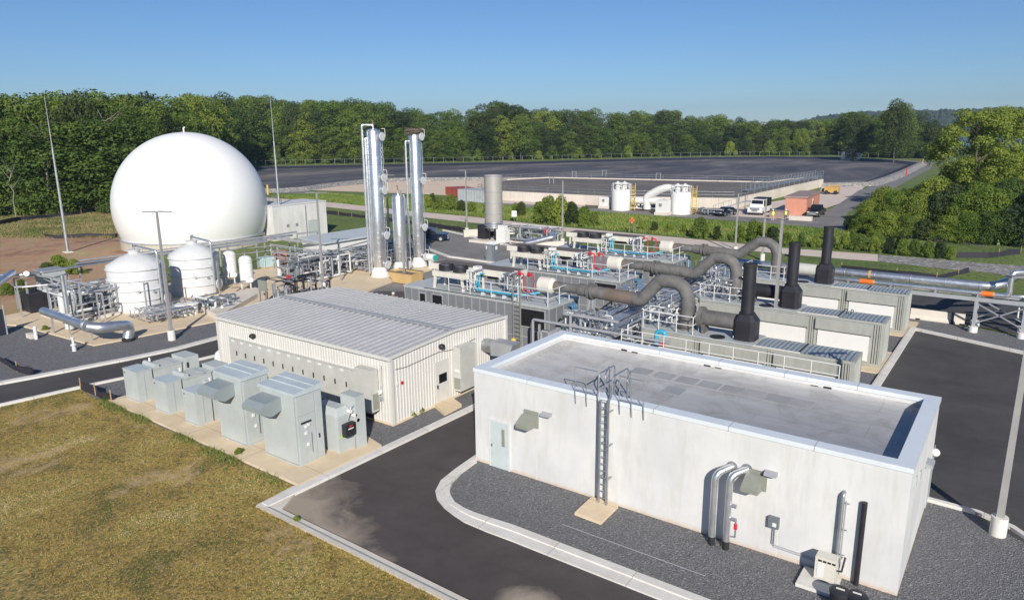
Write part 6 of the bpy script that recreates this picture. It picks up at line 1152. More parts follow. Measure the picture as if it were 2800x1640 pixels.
# stairs
a, b = G(1950, 577), G(2000, 545, 2.6); b = Vector((a.x+5.2, a.y+1.2, 1.9)); t = thing('steel_stairs', 'grey steel stairs climbing to the basin behind the dark car', 'stairs', tuple(a))
for s in (0, 1.2):
    o = Vector((0, s, 0)); MB().bar(a+o, b+o, .08, .28).build('stringer', M['galv'], t); MB().bar(a+o+Vector((0, 0, 1)), b+o+Vector((0, 0, 1)), .06).build('hand_rail', M['galv'], t)
    for j in range(5): q = a.lerp(b, j/4)+o; MB().bar(q, q+Vector((0, 0, 1)), .05).build('post', M['galv'], t)
for j in range(11): q = a.lerp(b, (j+.5)/11); MB().bx(q.x-.15, q.x+.15, q.y, q.y+1.2, q.z-.02, q.z+.03).build('tread', M['galvp'], t)
MB().bx(b.x, b.x+2.2, b.y-.1, b.y+1.4, 1.8, 1.9).build('landing', M['galvp'], t)
for s in (.1, 2.1): MB().bar((b.x+s, b.y, 0), (b.x+s, b.y, 2.9), .14).build('leg', M['galvp'], t)
# ---- white scrubber vessels
def scrubber(px_, pyb, wpx, pyt, label):
    f = G(px_, pyb); L = math.hypot(f.x, f.y); Rv = wpx/2/F*L/1.0; cx, cy = f.x*(L+Rv)/L, f.y*(L+Rv)/L; H = HT(cx, cy, pyt)
    t = thing('scrubber_vessel', label, 'tank', (cx, cy, 0), 'white scrubber vessels by the basin')
    MB().lathe(cx, cy, [(Rv, 0), (Rv, H-.3), (Rv*.9, H), (Rv*.5, H+.1), (.02, H+.12)], 30).build('shell', M['bright'], t)
    u = Vector((-cx, -cy, 0)).normalized(); s = Vector((u.y, -u.x, 0))*-1
    for k, o in enumerate((-.35, .35)): x, y = cx+s.x*Rv*o, cy+s.y*Rv*o; MB().lathe(x, y, [(.45, H), (.45, H+1.0), (.8, H+1.0), (.05, H+1.5)], 16).build('roof_vent', M['bright'], t)
    for i in range(12): a = i*.5236; x, y = cx+Rv*.97*math.cos(a), cy+Rv*.97*math.sin(a); MB().bar((x, y, H-.2), (x, y, H+1.1), .07).build('rail_post', M['bright'], t)
    for z in (H+.6, H+1.1): MB().tube([(cx+Rv*.97*math.cos(a*.2618), cy+Rv*.97*math.sin(a*.2618), z) for a in range(25)], .035, 5).build('hand_rail', M['bright'], t)
    q = Vector((cx, cy, 0))+s*(Rv+.5)+u*.4
    lad = MB().bar(q-s*.35, q-s*.35+Vector((0, 0, H+1.1)), .09).bar(q+s*.35, q+s*.35+Vector((0, 0, H+1.1)), .09)
    for i in range(14): z = .3+i*(H+.6)/14; lad.bar(q-s*.35+Vector((0, 0, z)), q+s*.35+Vector((0, 0, z)), .06)
    lad.build('ladder', M['yellow'], t, smooth=False)
    for z in (H*.45, H*.62, H*.8, H*.97): MB().tube([q-s*.4+Vector((0, 0, z)), q-s*.4+u*.75+Vector((0, 0, z)), q+s*.4+u*.75+Vector((0, 0, z)), q+s*.4+Vector((0, 0, z))], .04, 5, .2).build('cage_hoop', M['yellow'], t)
    return cx, cy, H, u, s, Rv
S1 = scrubber(1697, 577, 51, 518, 'white round scrubber vessel with yellow ladder, left one by the basin')
S2 = scrubber(1860, 588, 55, 525, 'white round scrubber vessel with yellow ladder, right one by the basin')
def wbox(a, b, c, lab):
    p, q = G(*a), G(*b); H = HT(p.x, p.y, c); t = thing('white_pump_house', lab, 'housing', tuple(p), 'white square housings by the basin'); m = p.lerp(q, .5); MB().bx(m.x-1.0, m.x+1.0, m.y, m.y+1.8, .5, H).build('housing', M['bright'], t, smooth=False); MB().bx(m.x-1.15, m.x+1.15, m.y-.15, m.y+1.95, 0, .5).build('plinth', M['conc'], t, smooth=False); MB().cb(m.x-.1, m.y-.04, H*.6, .5, .08, .5).build('vent_grille', M['louver'], t)
wbox((1635, 568), (1667, 573), 537, 'white square housing left of the left scrubber vessel'); wbox((1789, 586), (1824, 592), 546, 'white square housing between the two scrubber vessels')
yq = S2[1]+2
pp = [GY(a, b, yq) for a, b in ((1815, 552), (1770, 560), (1768, 540), (1800, 520), (1835, 512), (1862, 540))]
t = thing('fibreglass_duct', 'fat white curved duct arching between the two scrubber vessels', 'duct', tuple(pp[1])); MB().tube(pp[1:], .75, 16, 1.4).build('arch', M['bright'], t); MB().tube([GY(1722, 548, yq), GY(1815, 552, yq)], .6, 14).build('cross_duct', M['bright'], t); MB().tube([GY(1770, 550, yq), GY(1769, 572, yq)], .7, 14).build('drop_leg', M['bright'], t)
# ---- sheds and containers
p0, p1, p2 = G(2145, 590), G(2203, 591), G(2226, 578); H = HT(p0.x, p0.y, 541)
t = thing('terracotta_shed', 'terracotta coloured flat-roofed shed beside the black pickup', 'shed', tuple(p0)); e = p2-p1; Q = [p0, p1, p1+e*1.6, p0+e*1.6]
MB().prism(Q, 0, H).build('wall', M['brick'], t, smooth=False); MB().prism([Q[0]+Vector((-.2, -.2, 0)), Q[1]+Vector((.2, -.2, 0)), Q[2]+Vector((.2, .2, 0)), Q[3]+Vector((-.2, .2, 0))], H, H+.25).build('roof', M['brickroof'], t, smooth=False)
m = p1.lerp(p1+e*1.6, .45); t2 = e.normalized(); n2 = Vector((t2.y, -t2.x, 0)); MB().prism([m-t2*.6, m+t2*.6, m+t2*.6+n2*.05, m-t2*.6+n2*.05], .1, 2.4).build('door', M['bright'], t, smooth=False); MB().prism([m-t2*.25+n2*.05, m+t2*.35+n2*.05, m+t2*.35+n2*.09, m-t2*.25+n2*.09], 1.0, 2.1).build('pane', M['glass'], t, smooth=False)
def cont(a, b, top, depth, mat, name, label):
    p, q = G(*a), G(*b); H = HT(p.x, p.y, top); e = Vector((-(q-p).y, (q-p).x, 0)).normalized()*depth; t = thing(name, label, 'container', tuple(p), None)
    MB().prism([p, q, q+e, p+e], .05, H).build('box', M[mat], t, smooth=False); d_ = (q-p).normalized(); n2 = Vector((d_.y, -d_.x, 0)); n = 10
    for i in range(n): c = p.lerp(q, (i+.5)/n); MB().prism([c-d_*.1, c+d_*.1, c+d_*.1+n2*.08, c-d_*.1+n2*.08], .15, H-.1).build('rib', M[mat], t, smooth=False)
cont((1218, 532), (1252, 540), 511, 5, 'redbox', 'red_container', 'dull red shipping container behind the steel columns and shrubs')
cont((1252, 549), (1326, 556), 517, 4, 'deck', 'grey_container', 'pale grey shipping container beside the red one')
cont((1378, 543), (1452, 549), 531, 2.2, 'redbox', 'pipe_stack', 'stack of rust red material right of the oxidizer tower')
p = G(1460, 549); tag(MB().bx(p.x-3, p.x+4, p.y, p.y+.5, 0, .9).build('orange_barrier', M['orange']), 'low orange barrier in front of the basin wall', 'barrier')
# telehandler-like machine, far right
p = G(2272, 532); t = thing('orange_machine', 'boxy orange construction machine beside the far right end of the basin', 'machine', tuple(p)); x, y = p.x, p.y
MB().xprism([(y, .5), (y, 1.3), (y+.5, 1.7), (y+1.8, 1.7), (y+1.8, .5)], x-1.5, x+1.4).build('body', M['machine'], t, smooth=False); MB().bx(x-2.1, x-1.5, y+.3, y+1.5, .4, 1.2).build('engine', M['black'], t); MB().bar((x-1, y+1, 1.7), (x+1.6, y+1, 2.1), .2).build('boom', M['machine'], t)
for a in (-1.0, .9):
    for b in (.1, 1.7): MB().cyl((x+a, y+b-.15, .45), (x+a, y+b+.15, .45), .45, 16).build('wheel', M['rubber'], t)
# ---- vehicles
def vehicle(name, label, cat, loc, rz, mat, kind):
    t = thing(name, label, cat, (loc[0], loc[1], .03), None, rz)
    L = {'pickup': 5.7, 'car': 4.7, 'suv': 4.9, 'truck': 6.6}[kind]; Wd = 1.9 if kind != 'truck' else 2.4; h = {'pickup': 1.05, 'car': .85, 'suv': 1.0, 'truck': 1.3}[kind]; s = L/2
    def B(mb, nm, mt, par=t, sm=True): return mb.build(nm, M[mt] if isinstance(mt, str) else mt, par, world=False, smooth=sm)
    body = MB(); pr = [(-s, .4), (-s, h*.92), (-s+.25, h), (-.95, h+.05), (1.9 if kind != 'truck' else s, h), (s, h*.92), (s, .4)]
    body.yprism(pr, -Wd/2, Wd/2); B(body, 'body', mat, sm=False)
    top = {'pickup': 1.85, 'car': 1.42, 'suv': 1.75, 'truck': 2.5}[kind]
    x0, x1, x2, x3 = {'pickup': (-1.0, -.4, .9, 1.15), 'car': (-1.1, -.35, 1.0, 1.8), 'suv': (-1.2, -.5, 1.9, 2.3), 'truck': (-2.1, -1.7, -.2, -.1)}[kind]
    cab = MB(); w1, w2 = Wd/2-.04, Wd/2-.2; zz = h+.02
    cab.add([(x0, -w1, zz), (x3, -w1, zz), (x3, w1, zz), (x0, w1, zz), (x1, -w2, top), (x2, -w2, top), (x2, w2, top), (x1, w2, top)], [(3, 2, 1, 0), (4, 5, 6, 7), (0, 1, 5, 4), (1, 2, 6, 5), (2, 3, 7, 6), (3, 0, 4, 7)]); B(cab, 'cabin', mat, sm=False)
    def lerp(a, b, k): return tuple(a[i]+(b[i]-a[i])*k for i in range(3))
    ws = MB(); A, B_, C, D = (x0, -w1, zz), (x0, w1, zz), (x1, w2, top), (x1, -w2, top); e = .02
    ws.add([(x0+.08-e, -w1+.12, zz+.08), (x0+.08-e, w1-.12, zz+.08), (x1-.06-e, w2-.08, top-.08), (x1-.06-e, -w2+.08, top-.08)], [(0, 1, 2, 3)]); o = ws.build('windscreen', M['glass'], t, world=False, smooth=False); o.data.flip_normals()
    for sg in (-1, 1):
        wn = MB(); wn.add([(x0+.25, sg*(w1+.005), zz+.06), (x3-.2, sg*(w1+.005), zz+.06), (x2-.1, sg*(w2+.015), top-.1), (x1+.1, sg*(w2+.015), top-.1)], [(0, 1, 2, 3) if sg < 0 else (3, 2, 1, 0)]); wn.build('side_window', M['glass'], t, world=False, smooth=False)
        MB().bx(-s-.02, -s+.05, sg*(Wd/2-.25)-.18, sg*(Wd/2-.25)+.18, h*.7, h*.86).build('headlight', M['bright'], t, world=False)
        for x in (-s+.95, s-1.05):
            o = MB().cyl((x, sg*(Wd/2-.25), .38), (x, sg*(Wd/2+.01), .38), .38, 18).build('wheel', M['rubber'], t, world=False); MB().cyl((x, sg*(Wd/2+.005), .38), (x, sg*(Wd/2+.02), .38), .2, 12).build('rim', M['galv'], t, world=False)
    MB().bx(-s-.03, -s, -.5, .5, h*.5, h*.85).build('grille', M['galv'], t, world=False); MB().bx(-s-.1, -s+.02, -Wd/2+.05, Wd/2-.05, .38, .55).build('bumper', M['galv'] if kind != 'car' else mat if not isinstance(mat, str) else M[mat], t, world=False)
    if kind == 'pickup': MB().bx(1.25, s-.1, -Wd/2+.12, Wd/2-.12, h-.02, h+.06).build('bed', M['rubber'], t, world=False)
    if kind == 'truck': MB().bx(.1, s-.6, -Wd/2, Wd/2, h, 2.65).build('box_body', M['dark'], t, world=False); MB().bx(-s-.05, -s, -.8, .8, .9, 1.25).build('front_grille', M['galv'], t, world=False)
    return t
ang = lambda a, b: math.atan2((G(*b)-G(*a)).y, (G(*b)-G(*a)).x)
p = G(2215, 592); vehicle('pickup_truck', 'black pickup truck parked facing the camera beside the terracotta shed', 'pickup', (p.x+.6, p.y+1.5), R(91), 'carblack', 'pickup')
p = G(1978, 591); vehicle('parked_car', 'dark blue car parked at the foot of the steel stairs', 'car', (p.x, p.y+1), R(74), 'car', 'car')
p = G(2064, 588); vehicle('box_truck', 'white truck parked in front of the basin wall', 'truck', (p.x, p.y+2.6), R(92), 'bright', 'truck')
p = G(1175, 662); vehicle('parked_suv', 'dark navy car half hidden behind the rightmost steel column', 'car', (p.x-.6, p.y+.8), R(215), 'car', 'suv')
# ---- people
def person(label, loc, vest, legs, rz=0, arm=0):
    t = thing('person', label, 'person', (loc[0], loc[1], loc[2]), None, rz)
    V = [(0, 0, .95), (0, 0, 1.15), (0, 0, 1.38), (0, 0, 1.50), (0, 0, 1.58), (0, .01, 1.68), (-.11, 0, .9), (-.12, .02, .5), (-.12, 0, .08), (-.12, -.13, .05), (.11, 0, .9), (.13, .02, .5), (.14, 0, .08), (.14, -.13, .05), (-.2, 0, 1.40), (-.27, .02, 1.14), (-.27, -.08-arm, .92+arm), (.2, 0, 1.40), (.27, .02, 1.14), (.27, -.08, .92)]
    E_ = [(0, 1), (1, 2), (2, 3), (3, 4), (4, 5), (0, 6), (6, 7), (7, 8), (8, 9), (0, 10), (10, 11), (11, 12), (12, 13), (2, 14), (14, 15), (15, 16), (2, 17), (17, 18), (18, 19)]
    rad = [.15, .13, .17, .06, .09, .09, .10, .075, .05, .045, .10, .075, .05, .045, .07, .05, .04, .07, .05, .04]
    me = bpy.data.meshes.new('body'); me.from_pydata(V, E_, []); o = bpy.data.objects.new('body', me); COL.objects.link(o); o.parent = t; me.materials.append(legs)
    m = o.modifiers.new('skin', 'SKIN'); 
    if not me.skin_vertices: 
        bpy.context.view_layer.objects.active = o
    sv = me.skin_vertices[0].data if me.skin_vertices else None
    if sv:
        for i, r in enumerate(rad): sv[i].radius = (r, r*.85)
        sv[0].use_root = True
    o.modifiers.new('sub', 'SUBSURF').levels = 1
    MB().lathe(0, 0, [(.17, .92), (.19, 1.0), (.18, 1.2), (.215, 1.38), (.12, 1.5)], 14).xf(Matrix.Diagonal((1.1, .85, 1, 1))).build('vest', M[vest], t, world=False)
    MB().bx(-.2, .2, -.185, -.17, 1.12, 1.17).build('reflective_band', M['bright'], t, world=False)
    MB().sphere((0, -.01, 1.66), .105).build('head', M['skin'], t, world=False); MB().lathe(0, 0, [(.14, 1.70), (.125, 1.74), (.11, 1.80), (.02, 1.83)], 14).build('hard_hat', M['bright'], t, world=False)
person('person in yellow hi-vis vest and white hard hat standing left of the shed', tuple(G(2112, 604)), 'hivis', M['sand'] if False else M['skin'])
person('person in yellow hi-vis vest and dark trousers standing beside the terracotta shed', tuple(G(2147, 603)), 'hivis', M['jeans'], .6, .2)
person('person in orange vest and white hard hat behind the corrugated roof', tuple(G(1078, 858)), 'orangevest', M['jeans'], -.4)
p = G(1770, 574); jumble('valve_cluster', 'white and grey small pipework between the two scrubber vessels', 'pipe skid', p.x-5, p.x+3, p.y-1, p.y+2, .05, 1.8, 22, 91, mats=('bright', 'white', 'galv', 'toilet'), rmin=.06, rmax=.16)
p = G(1905, 588); jumble('valve_cluster', 'low pipes and hoses right of the right scrubber vessel', 'pipe skid', p.x, p.x+6, p.y, p.y+3, .05, 1.1, 16, 92, mats=('galv', 'toilet', 'galvp'), rmin=.05, rmax=.12)
jumble('container_piping', 'hoses and thin pipes on the middle container roof near the duct', 'valve group', -17.6, -15.6, 47.6, 49.0, 3.0, 4.3, 18, 93, group='valve groups on the containers', rmax=.06)
jumble('container_piping', 'hoses and thin pipes on the nearest container roof near the duct', 'valve group', -17.9, -16.2, 38.6, 40.0, 3.0, 4.3, 18, 94, group='valve groups on the containers', rmax=.06)
jumble('rack_piping', 'silver risers and small valves crowded over the middle of the central rack', 'valve group', -22.2, -19.0, 42.0, 46.0, 2.7, 4.2, 26, 95, group='valve groups on the central rack', rmax=.06)
jumble('rack_piping', 'silver risers and small valves crowded over the near end of the central rack', 'valve group', -22.4, -18.9, 35.6, 37.6, 2.6, 3.8, 26, 96, group='valve groups on the central rack', rmax=.06)
jumble('rack_piping', 'silver risers and small valves crowded over the far end of the central rack', 'valve group', -22.2, -19.0, 51.5, 55.5, 2.7, 4.1, 24, 97, group='valve groups on the central rack', rmax=.06)
# low blocks by the people
p = G(2160, 602); tag(MB().bx(p.x-.2, p.x+3.2, p.y, p.y+1, .02, .7).build('concrete_block', M['conc']), 'row of pale concrete blocks in front of the terracotta shed', 'block')
p = G(2130, 596); tag(MB().bx(p.x-1.6, p.x+.8, p.y, p.y+3, .02, 1.0).build('stacked_slabs', M['brickroof']), 'dark low stack of material behind the two people', 'stack')
# ---- signs
def sign(pb, top, w_, mat, label, diamond=False, posts=2):
    p = G(*pb); H = HT(p.x, p.y, top); t = thing('road_sign', label, 'sign', tuple(p)); u = Vector((-p.x, -p.y, 0)).normalized(); s = Vector((-u.y, u.x, 0))
    for k in ((-.3, .3) if posts == 2 else (0,)): MB().bar(p+s*k, p+s*k+Vector((0, 0, H*.75)), .09).build('post', M['galv'], t)
    c = p+Vector((0, 0, H-w_*.7))+u*.08
    pts = [c+Vector((0, 0, w_*.75)), c-s*w_*.6, c-Vector((0, 0, w_*.75)), c+s*w_*.6] if diamond else [c-s*w_*.5+Vector((0, 0, w_*.6)), c-s*w_*.5-Vector((0, 0, w_*.6)), c+s*w_*.5-Vector((0, 0, w_*.6)), c+s*w_*.5+Vector((0, 0, w_*.6))]
    mb = MB(); mb.add([q for q in pts]+[q-u*.04 for q in pts], [(0, 1, 2, 3), (7, 6, 5, 4), (0, 4, 5, 1), (1, 5, 6, 2), (2, 6, 7, 3), (3, 7, 4, 0)]); mb.build('panel', M[mat], t, smooth=False)
    if diamond:
        for k in (-.16, .16): MB().bar(c+s*k+u*.03+Vector((0, 0, -.3)), c+s*k+u*.03+Vector((0, 0, .3)), .1, .02).build('symbol', M['dark'], t)
        MB().bar(c-s*.16+u*.035, c+s*.16+u*.035, .02, .1).build('symbol', M['dark'], t)
sign((1727, 637), 594, .62, 'orange', 'orange diamond warning sign on two posts beside the trail', True); sign((1406, 606), 575, .8, 'bright', 'small white sign on a single post beside the trail', False, 1)
p = G(2728, 671); t = thing('traffic_cone', 'lime green tall cone beside the track at the right', 'cone', tuple(p)); MB().lathe(p.x, p.y, [(.25, .02), (.25, .08), (.19, .1), (.05, 1.3), (.02, 1.35)], 14).build('cone', M['lime'], t)
for i, (a, b, lab) in enumerate(((733, 533, 'yellow and white marker post right of the dome'), (2478, 480, 'red marker post at the right end of the pond'), (2522, 452, 'orange marker post on the far bend of the pond bank'))): p = G(a, b); tag(MB().cyl(p, p+Vector((0, 0, 2.4)), .16 if i else .22, 8).build('marker_post', M[['yellow', 'red', 'machine'][i]]), lab, 'post')
p = G(2325, 433, .9); t = thing('white_hut', 'small white equipment hut on the far pond bank', 'hut', tuple(p)); MB().bx(p.x-4, p.x+4, p.y, p.y+4, 0, 3.2).build('wall', M['bright'], t); MB().bx(p.x-1, p.x+1, p.y, p.y+2, 3.2, 5).build('roof_unit', M['white'], t)
p = G(2305, 433, .9); tag(MB().cyl(p, p+Vector((0, 0, 4)), .9, 10).build('white_cylinder', M['bright']), 'small white cylinder left of the hut on the far pond bank', 'cylinder')
# far fence on the pond bank
t = thing('bank_fence', 'thin wire fence with grey posts along the far pond bank', 'fence', tuple(G(1400, 440, .9))); pv = None
for i in range(64):
    a = 700+i*27; b = float(np.interp(a, (700, 1000, 1400, 1650, 1900, 2100, 2300, 2440), (454, 449, 441, 435, 430, 427, 429, 434))); p = G(a, b, .9); MB().bar(p, p+Vector((0, 0, 2.3)), .09).build('post', M['galvp'], t)
    if pv is not None: MB().bar(pv+Vector((0, 0, 2.2)), p+Vector((0, 0, 2.2)), .03).build('wire', M['galvp'], t)
    pv = p
# ================================================================ VEGETATION
def crown_mesh(name, seed, n, size, shape='tall', lobes=30, gap=.0):
    """unit-height crown made of many leaf-clump faces round scattered lobes"""
    rg = np.random.default_rng(seed); C_ = []; 
    for i in range(lobes):
        t = (i+rg.uniform(0, 1))/lobes; a = i*2.4+rg.uniform(-.5, .5)
        if shape == 'tall': z = .07+.84*t; w_ = .235*(math.sin(math.pi*(.16+.72*t))**.6); rl = rg.uniform(.07, .135)
        elif shape == 'round': z = .22+.66*t; w_ = .36*math.sin(math.pi*(.12+.80*t))**.6; rl = rg.uniform(.10, .17)
        elif shape == 'bush': z = .05+.72*t; w_ = .62*math.sqrt(max(.05, 1-t*.95)); rl = rg.uniform(.16, .28)
        else: z = .28+.64*t; w_ = .30*math.sin(math.pi*(.15+.75*t))**.6; rl = rg.uniform(.06, .10)
        q = rg.uniform(.45, 1.0); C_.append((math.cos(a)*w_*q, math.sin(a)*w_*q, z, rl))
    C_ = np.array(C_); wts = C_[:, 3]**2; k = rg.choice(len(C_), n, p=wts/wts.sum()); d_ = rg.normal(0, 1, (n, 3)); d_ /= np.linalg.norm(d_, axis=1)[:, None]; d_[:, 2] = np.where(rg.uniform(0, 1, n) < .65, np.abs(d_[:, 2]), d_[:, 2])
    rad = C_[k, 3]*rg.uniform(.72, 1.12, n)**1.0; P = C_[k, :3]+d_*rad[:, None]*np.array([1, 1, .85]); P[:, 2] = np.maximum(P[:, 2], .01)
    nr = d_+rg.normal(0, .55, (n, 3)); nr /= np.linalg.norm(nr, axis=1)[:, None]; up_ = rg.normal(0, 1, (n, 3)); a = np.cross(nr, up_); a /= np.linalg.norm(a, axis=1)[:, None]; b = np.cross(nr, a)
    sz = size*rg.uniform(.6, 1.4, n)[:, None]; v = np.stack([P-a*sz, P-b*sz*.6, P+a*sz, P+b*sz*.7], 1)
    me = bpy.data.meshes.new(name); me.vertices.add(n*4); me.vertices.foreach_set('co', v.ravel()); me.loops.add(n*4); me.loops.foreach_set('vertex_index', np.arange(n*4)); me.polygons.add(n); me.polygons.foreach_set('loop_start', np.arange(n)*4); me.update(); me.validate()
    at = me.attributes.new('leafrand', 'FLOAT', 'FACE'); at.data.foreach_set('value', (rg.uniform(0, 1, n)*.5+(np.sin(k*12.9)*.5+.5)*.5).astype(np.float32)); return me
def trunk_mesh(name, seed, r=.012, top=.85, limbs=9, spread=.16, lo=.3):
    rg = random.Random(seed); mb = MB(); path = [Vector((0, 0, -.005))]
    for i in range(1, 7): path.append(Vector((rg.uniform(-.012, .012)*i, rg.uniform(-.012, .012)*i, top*i/6)))
    mb.tube(path, r, 7, rs=[r*(1.3-.18*i) for i in range(7)])
    for i in range(limbs):
        t = rg.uniform(lo, .95); k = min(5, int(t*6)); p = path[k].lerp(path[k+1], t*6-k) if k < 6 else path[-1]; a = rg.uniform(0, 6.28); L = spread*rg.uniform(.6, 1.1); e = p+Vector((math.cos(a)*L, math.sin(a)*L, L*rg.uniform(.5, 1.3))); m = p.lerp(e, .5)+Vector((0, 0, -.01)); mb.tube([p, m, e], r*.4, 5, rs=[r*.5, r*.34, r*.12])
    me = bpy.data.meshes.new(name); me.from_pydata(mb.v, [], mb.f); me.update(); return me
def proto(name, kind, seed, n, size, shape, leaf, trunk=True, **k):
    cm = crown_mesh('crown', seed, n, size, shape, **k); cm.materials.append(M[leaf]); tm = trunk_mesh('trunk', seed) if trunk else None
    if tm: tm.materials.append(M['bark'])
    return (name, kind, cm, tm)
FOREST = [proto('forest_tree', 'tree', 10+i, 8000, .0108, 'tall', ('leaf', 'leafd', 'leafb', 'leaf', 'leafd', 'leaf')[i], lobes=(34, 28, 38, 30, 40, 26)[i]) for i in range(6)]
ROUND = [proto('broadleaf_tree', 'tree', 30+i, 9000, .0135, 'round', ('leaf', 'leafb', 'leafd')[i], lobes=34) for i in range(3)]
BUSH = [proto('shrub', 'shrub', 50+i, 4200, .034, 'bush', ('leafb', 'leaf', 'leafd', 'leafb')[i], trunk=True, lobes=(16, 20, 14, 22)[i]) for i in range(4)]
THICK = [proto('shrub', 'shrub', 90+i, 12500, .0195, 'bush', ('leafb', 'leafb', 'leaf', 'leafb')[i], trunk=True, lobes=(34, 40, 30, 44)[i]) for i in range(4)]
BIG = [proto('tall_tree', 'tree', 70+i, 20000, .0082, 'open', 'leafb', lobes=52) for i in range(2)]
def plant(pr, x, y, H, W_=1.0, rz=0, label='', group=None, z=0, name=None):
    o = bpy.data.objects.new(name or pr[0], None); COL.objects.link(o); o.location = (x, y, z); o.rotation_euler = (0, 0, rz); o.scale = (H*W_, H*W_, H)
    c = bpy.data.objects.new('crown', pr[2]); COL.objects.link(c); c.parent = o
    if pr[3]: t = bpy.data.objects.new('trunk', pr[3]); COL.objects.link(t); t.parent = o
    return tag(o, label, pr[1], group)
rg = random.Random(77)
KN = {'leaf': 'mid green', 'leafd': 'dark green', 'leafb': 'bright yellow-green'}
top_x = (0, 200, 420, 560, 640, 700, 800, 900, 1000, 1080, 1140, 1200, 1255, 1300, 1340, 1380, 1440, 1500, 1600, 1700, 1780, 1860, 1940, 2020, 2080, 2130, 2170, 2220, 2270, 2330, 2380, 2440, 2500, 2560, 2700, 2900)
top_y = (258, 258, 252, 254, 262, 264, 260, 272, 276, 284, 300, 310, 312, 296, 276, 272, 288, 296, 300, 306, 298, 308, 316, 324, 334, 318, 330, 326, 314, 300, 320, 274, 322, 340, 352, 350)
base_x = (-200, 0, 150, 330, 460, 600, 700, 1000, 1400, 1900, 2300, 2440, 2520, 2600, 2800)
base_y = (600, 590, 586, 580, 548, 480, 450, 446, 438, 426, 424, 434, 432, 440, 452)
cnt = 0; used = {}
def land(px_, row):
    if px_ < 900: return 'left of the dome' if px_ < 300 else 'behind the dome' if px_ < 720 else 'behind the steel columns'
    return 'behind the left of the pond' if px_ < 1400 else 'behind the middle of the pond' if px_ < 2000 else 'behind the right of the pond'
cand = []
for row in range(4):
    px_ = -150+row*23
    while px_ < 2560:
        by = float(np.interp(px_, base_x, base_y)); g = G(px_, by); dist = math.hypot(g.x, g.y); k = (dist+3+row*7.5+rg.uniform(-2.5, 2.5))/dist; x, y = g.x*k, g.y*k; ty = float(np.interp(px_, top_x, top_y)); ty += rg.uniform(0, 1)**1.5*(60 if row < 2 else 18)+(0 if row > 0 else 24)-(5 if row > 2 else 0)
        ty -= rg.uniform(4, 13) if rg.random() < .13 else 0; H = HT(x, y, ty); H = max(9, min(34, H)); cand.append((x, y, H, px_, row)); step = (7.4 if dist < 230 else 9.0)/dist*F*rg.uniform(.6, 1.4)*(.95 if row != 3 else 1.0); px_ += step
for (x, y, H, px_, row) in cand:
    if row == 3 and px_ < 2100 and False: continue
    if row >= 2 and 300 < px_ < 620: pass
    pr = FOREST[rg.choice([0, 0, 1, 1, 2, 3, 3, 4, 5])] if rg.random() < .8 else ROUND[rg.randrange(3)]; W_ = rg.uniform(.95, 1.45)
    if pr in ROUND: W_ *= .66
    if H < 18: W_ *= 1.3
    kn = KN[pr[2].materials[0].name and {'forest_leaves': 'leaf', 'dark_leaves': 'leafd', 'bright_leaves': 'leafb'}[pr[2].materials[0].name]]
    rw = ['in front row of the wood', 'in second row of the wood', 'in third row of the wood', 'in back row of the wood'][row]
    gname = 'forest trees, %s, %s, %s' % (kn, rw, land(px_, row)); cnt += 1
    plant(pr, x, y, H, W_, rg.uniform(0, 6.28), '%s tree %s, %s' % (kn, rw, land(px_, row)), gname)
# undergrowth at the foot of the wood
px_ = -60
while px_ < 2560:
    by = float(np.interp(px_, base_x, base_y)); g = G(px_, by+(3 if px_ < 600 else 0)); H = rg.uniform(3.5, 8) if px_ < 650 else rg.uniform(4, 9); b = BUSH[rg.choice([1, 2, 1, 2, 0])]
    plant(b, g.x, g.y, H, rg.uniform(.6, .8), rg.uniform(0, 6.28), '%s undergrowth bush at the foot of the wood, %s' % (KN[{'forest_leaves': 'leaf', 'dark_leaves': 'leafd', 'bright_leaves': 'leafb'}[b[2].materials[0].name]], land(px_, 0)), 'undergrowth bushes at the edge of the wood, %s %s' % (b[2].materials[0].name.replace('_', ' '), land(px_, 0)), name='undergrowth_bush')
    px_ += rg.uniform(.5, 2.2)*6.5/math.hypot(g.x, g.y)*F
# pale dead trees
def dead(pb, topy, seed, label, n=7, lean=0):
    p = G(*pb); H = HT(p.x, p.y, topy); tm = trunk_mesh('trunk', seed, .008, .95, n+4, .22, .3); tm.materials.append(M['deadwood']); o = thing('dead_tree', label, 'tree', (p.x, p.y, 0), 'bare pale dead trees'); o.scale = (H, H, H); o.rotation_euler = (0, lean, seed)
    c = bpy.data.objects.new('trunk', tm); COL.objects.link(c); c.parent = o
dead((45, 600), 440, 3, 'forked bare pale dead tree at the far left edge of the wood', 6); dead((330, 575), 285, 5, 'spreading bare pale dead tree above the left side of the dome', 10); dead((150, 588), 330, 8, 'bare pale dead tree behind the left lightning mast', 6); dead((645, 470), 330, 9, 'slim bare dead tree right of the dome top', 6)
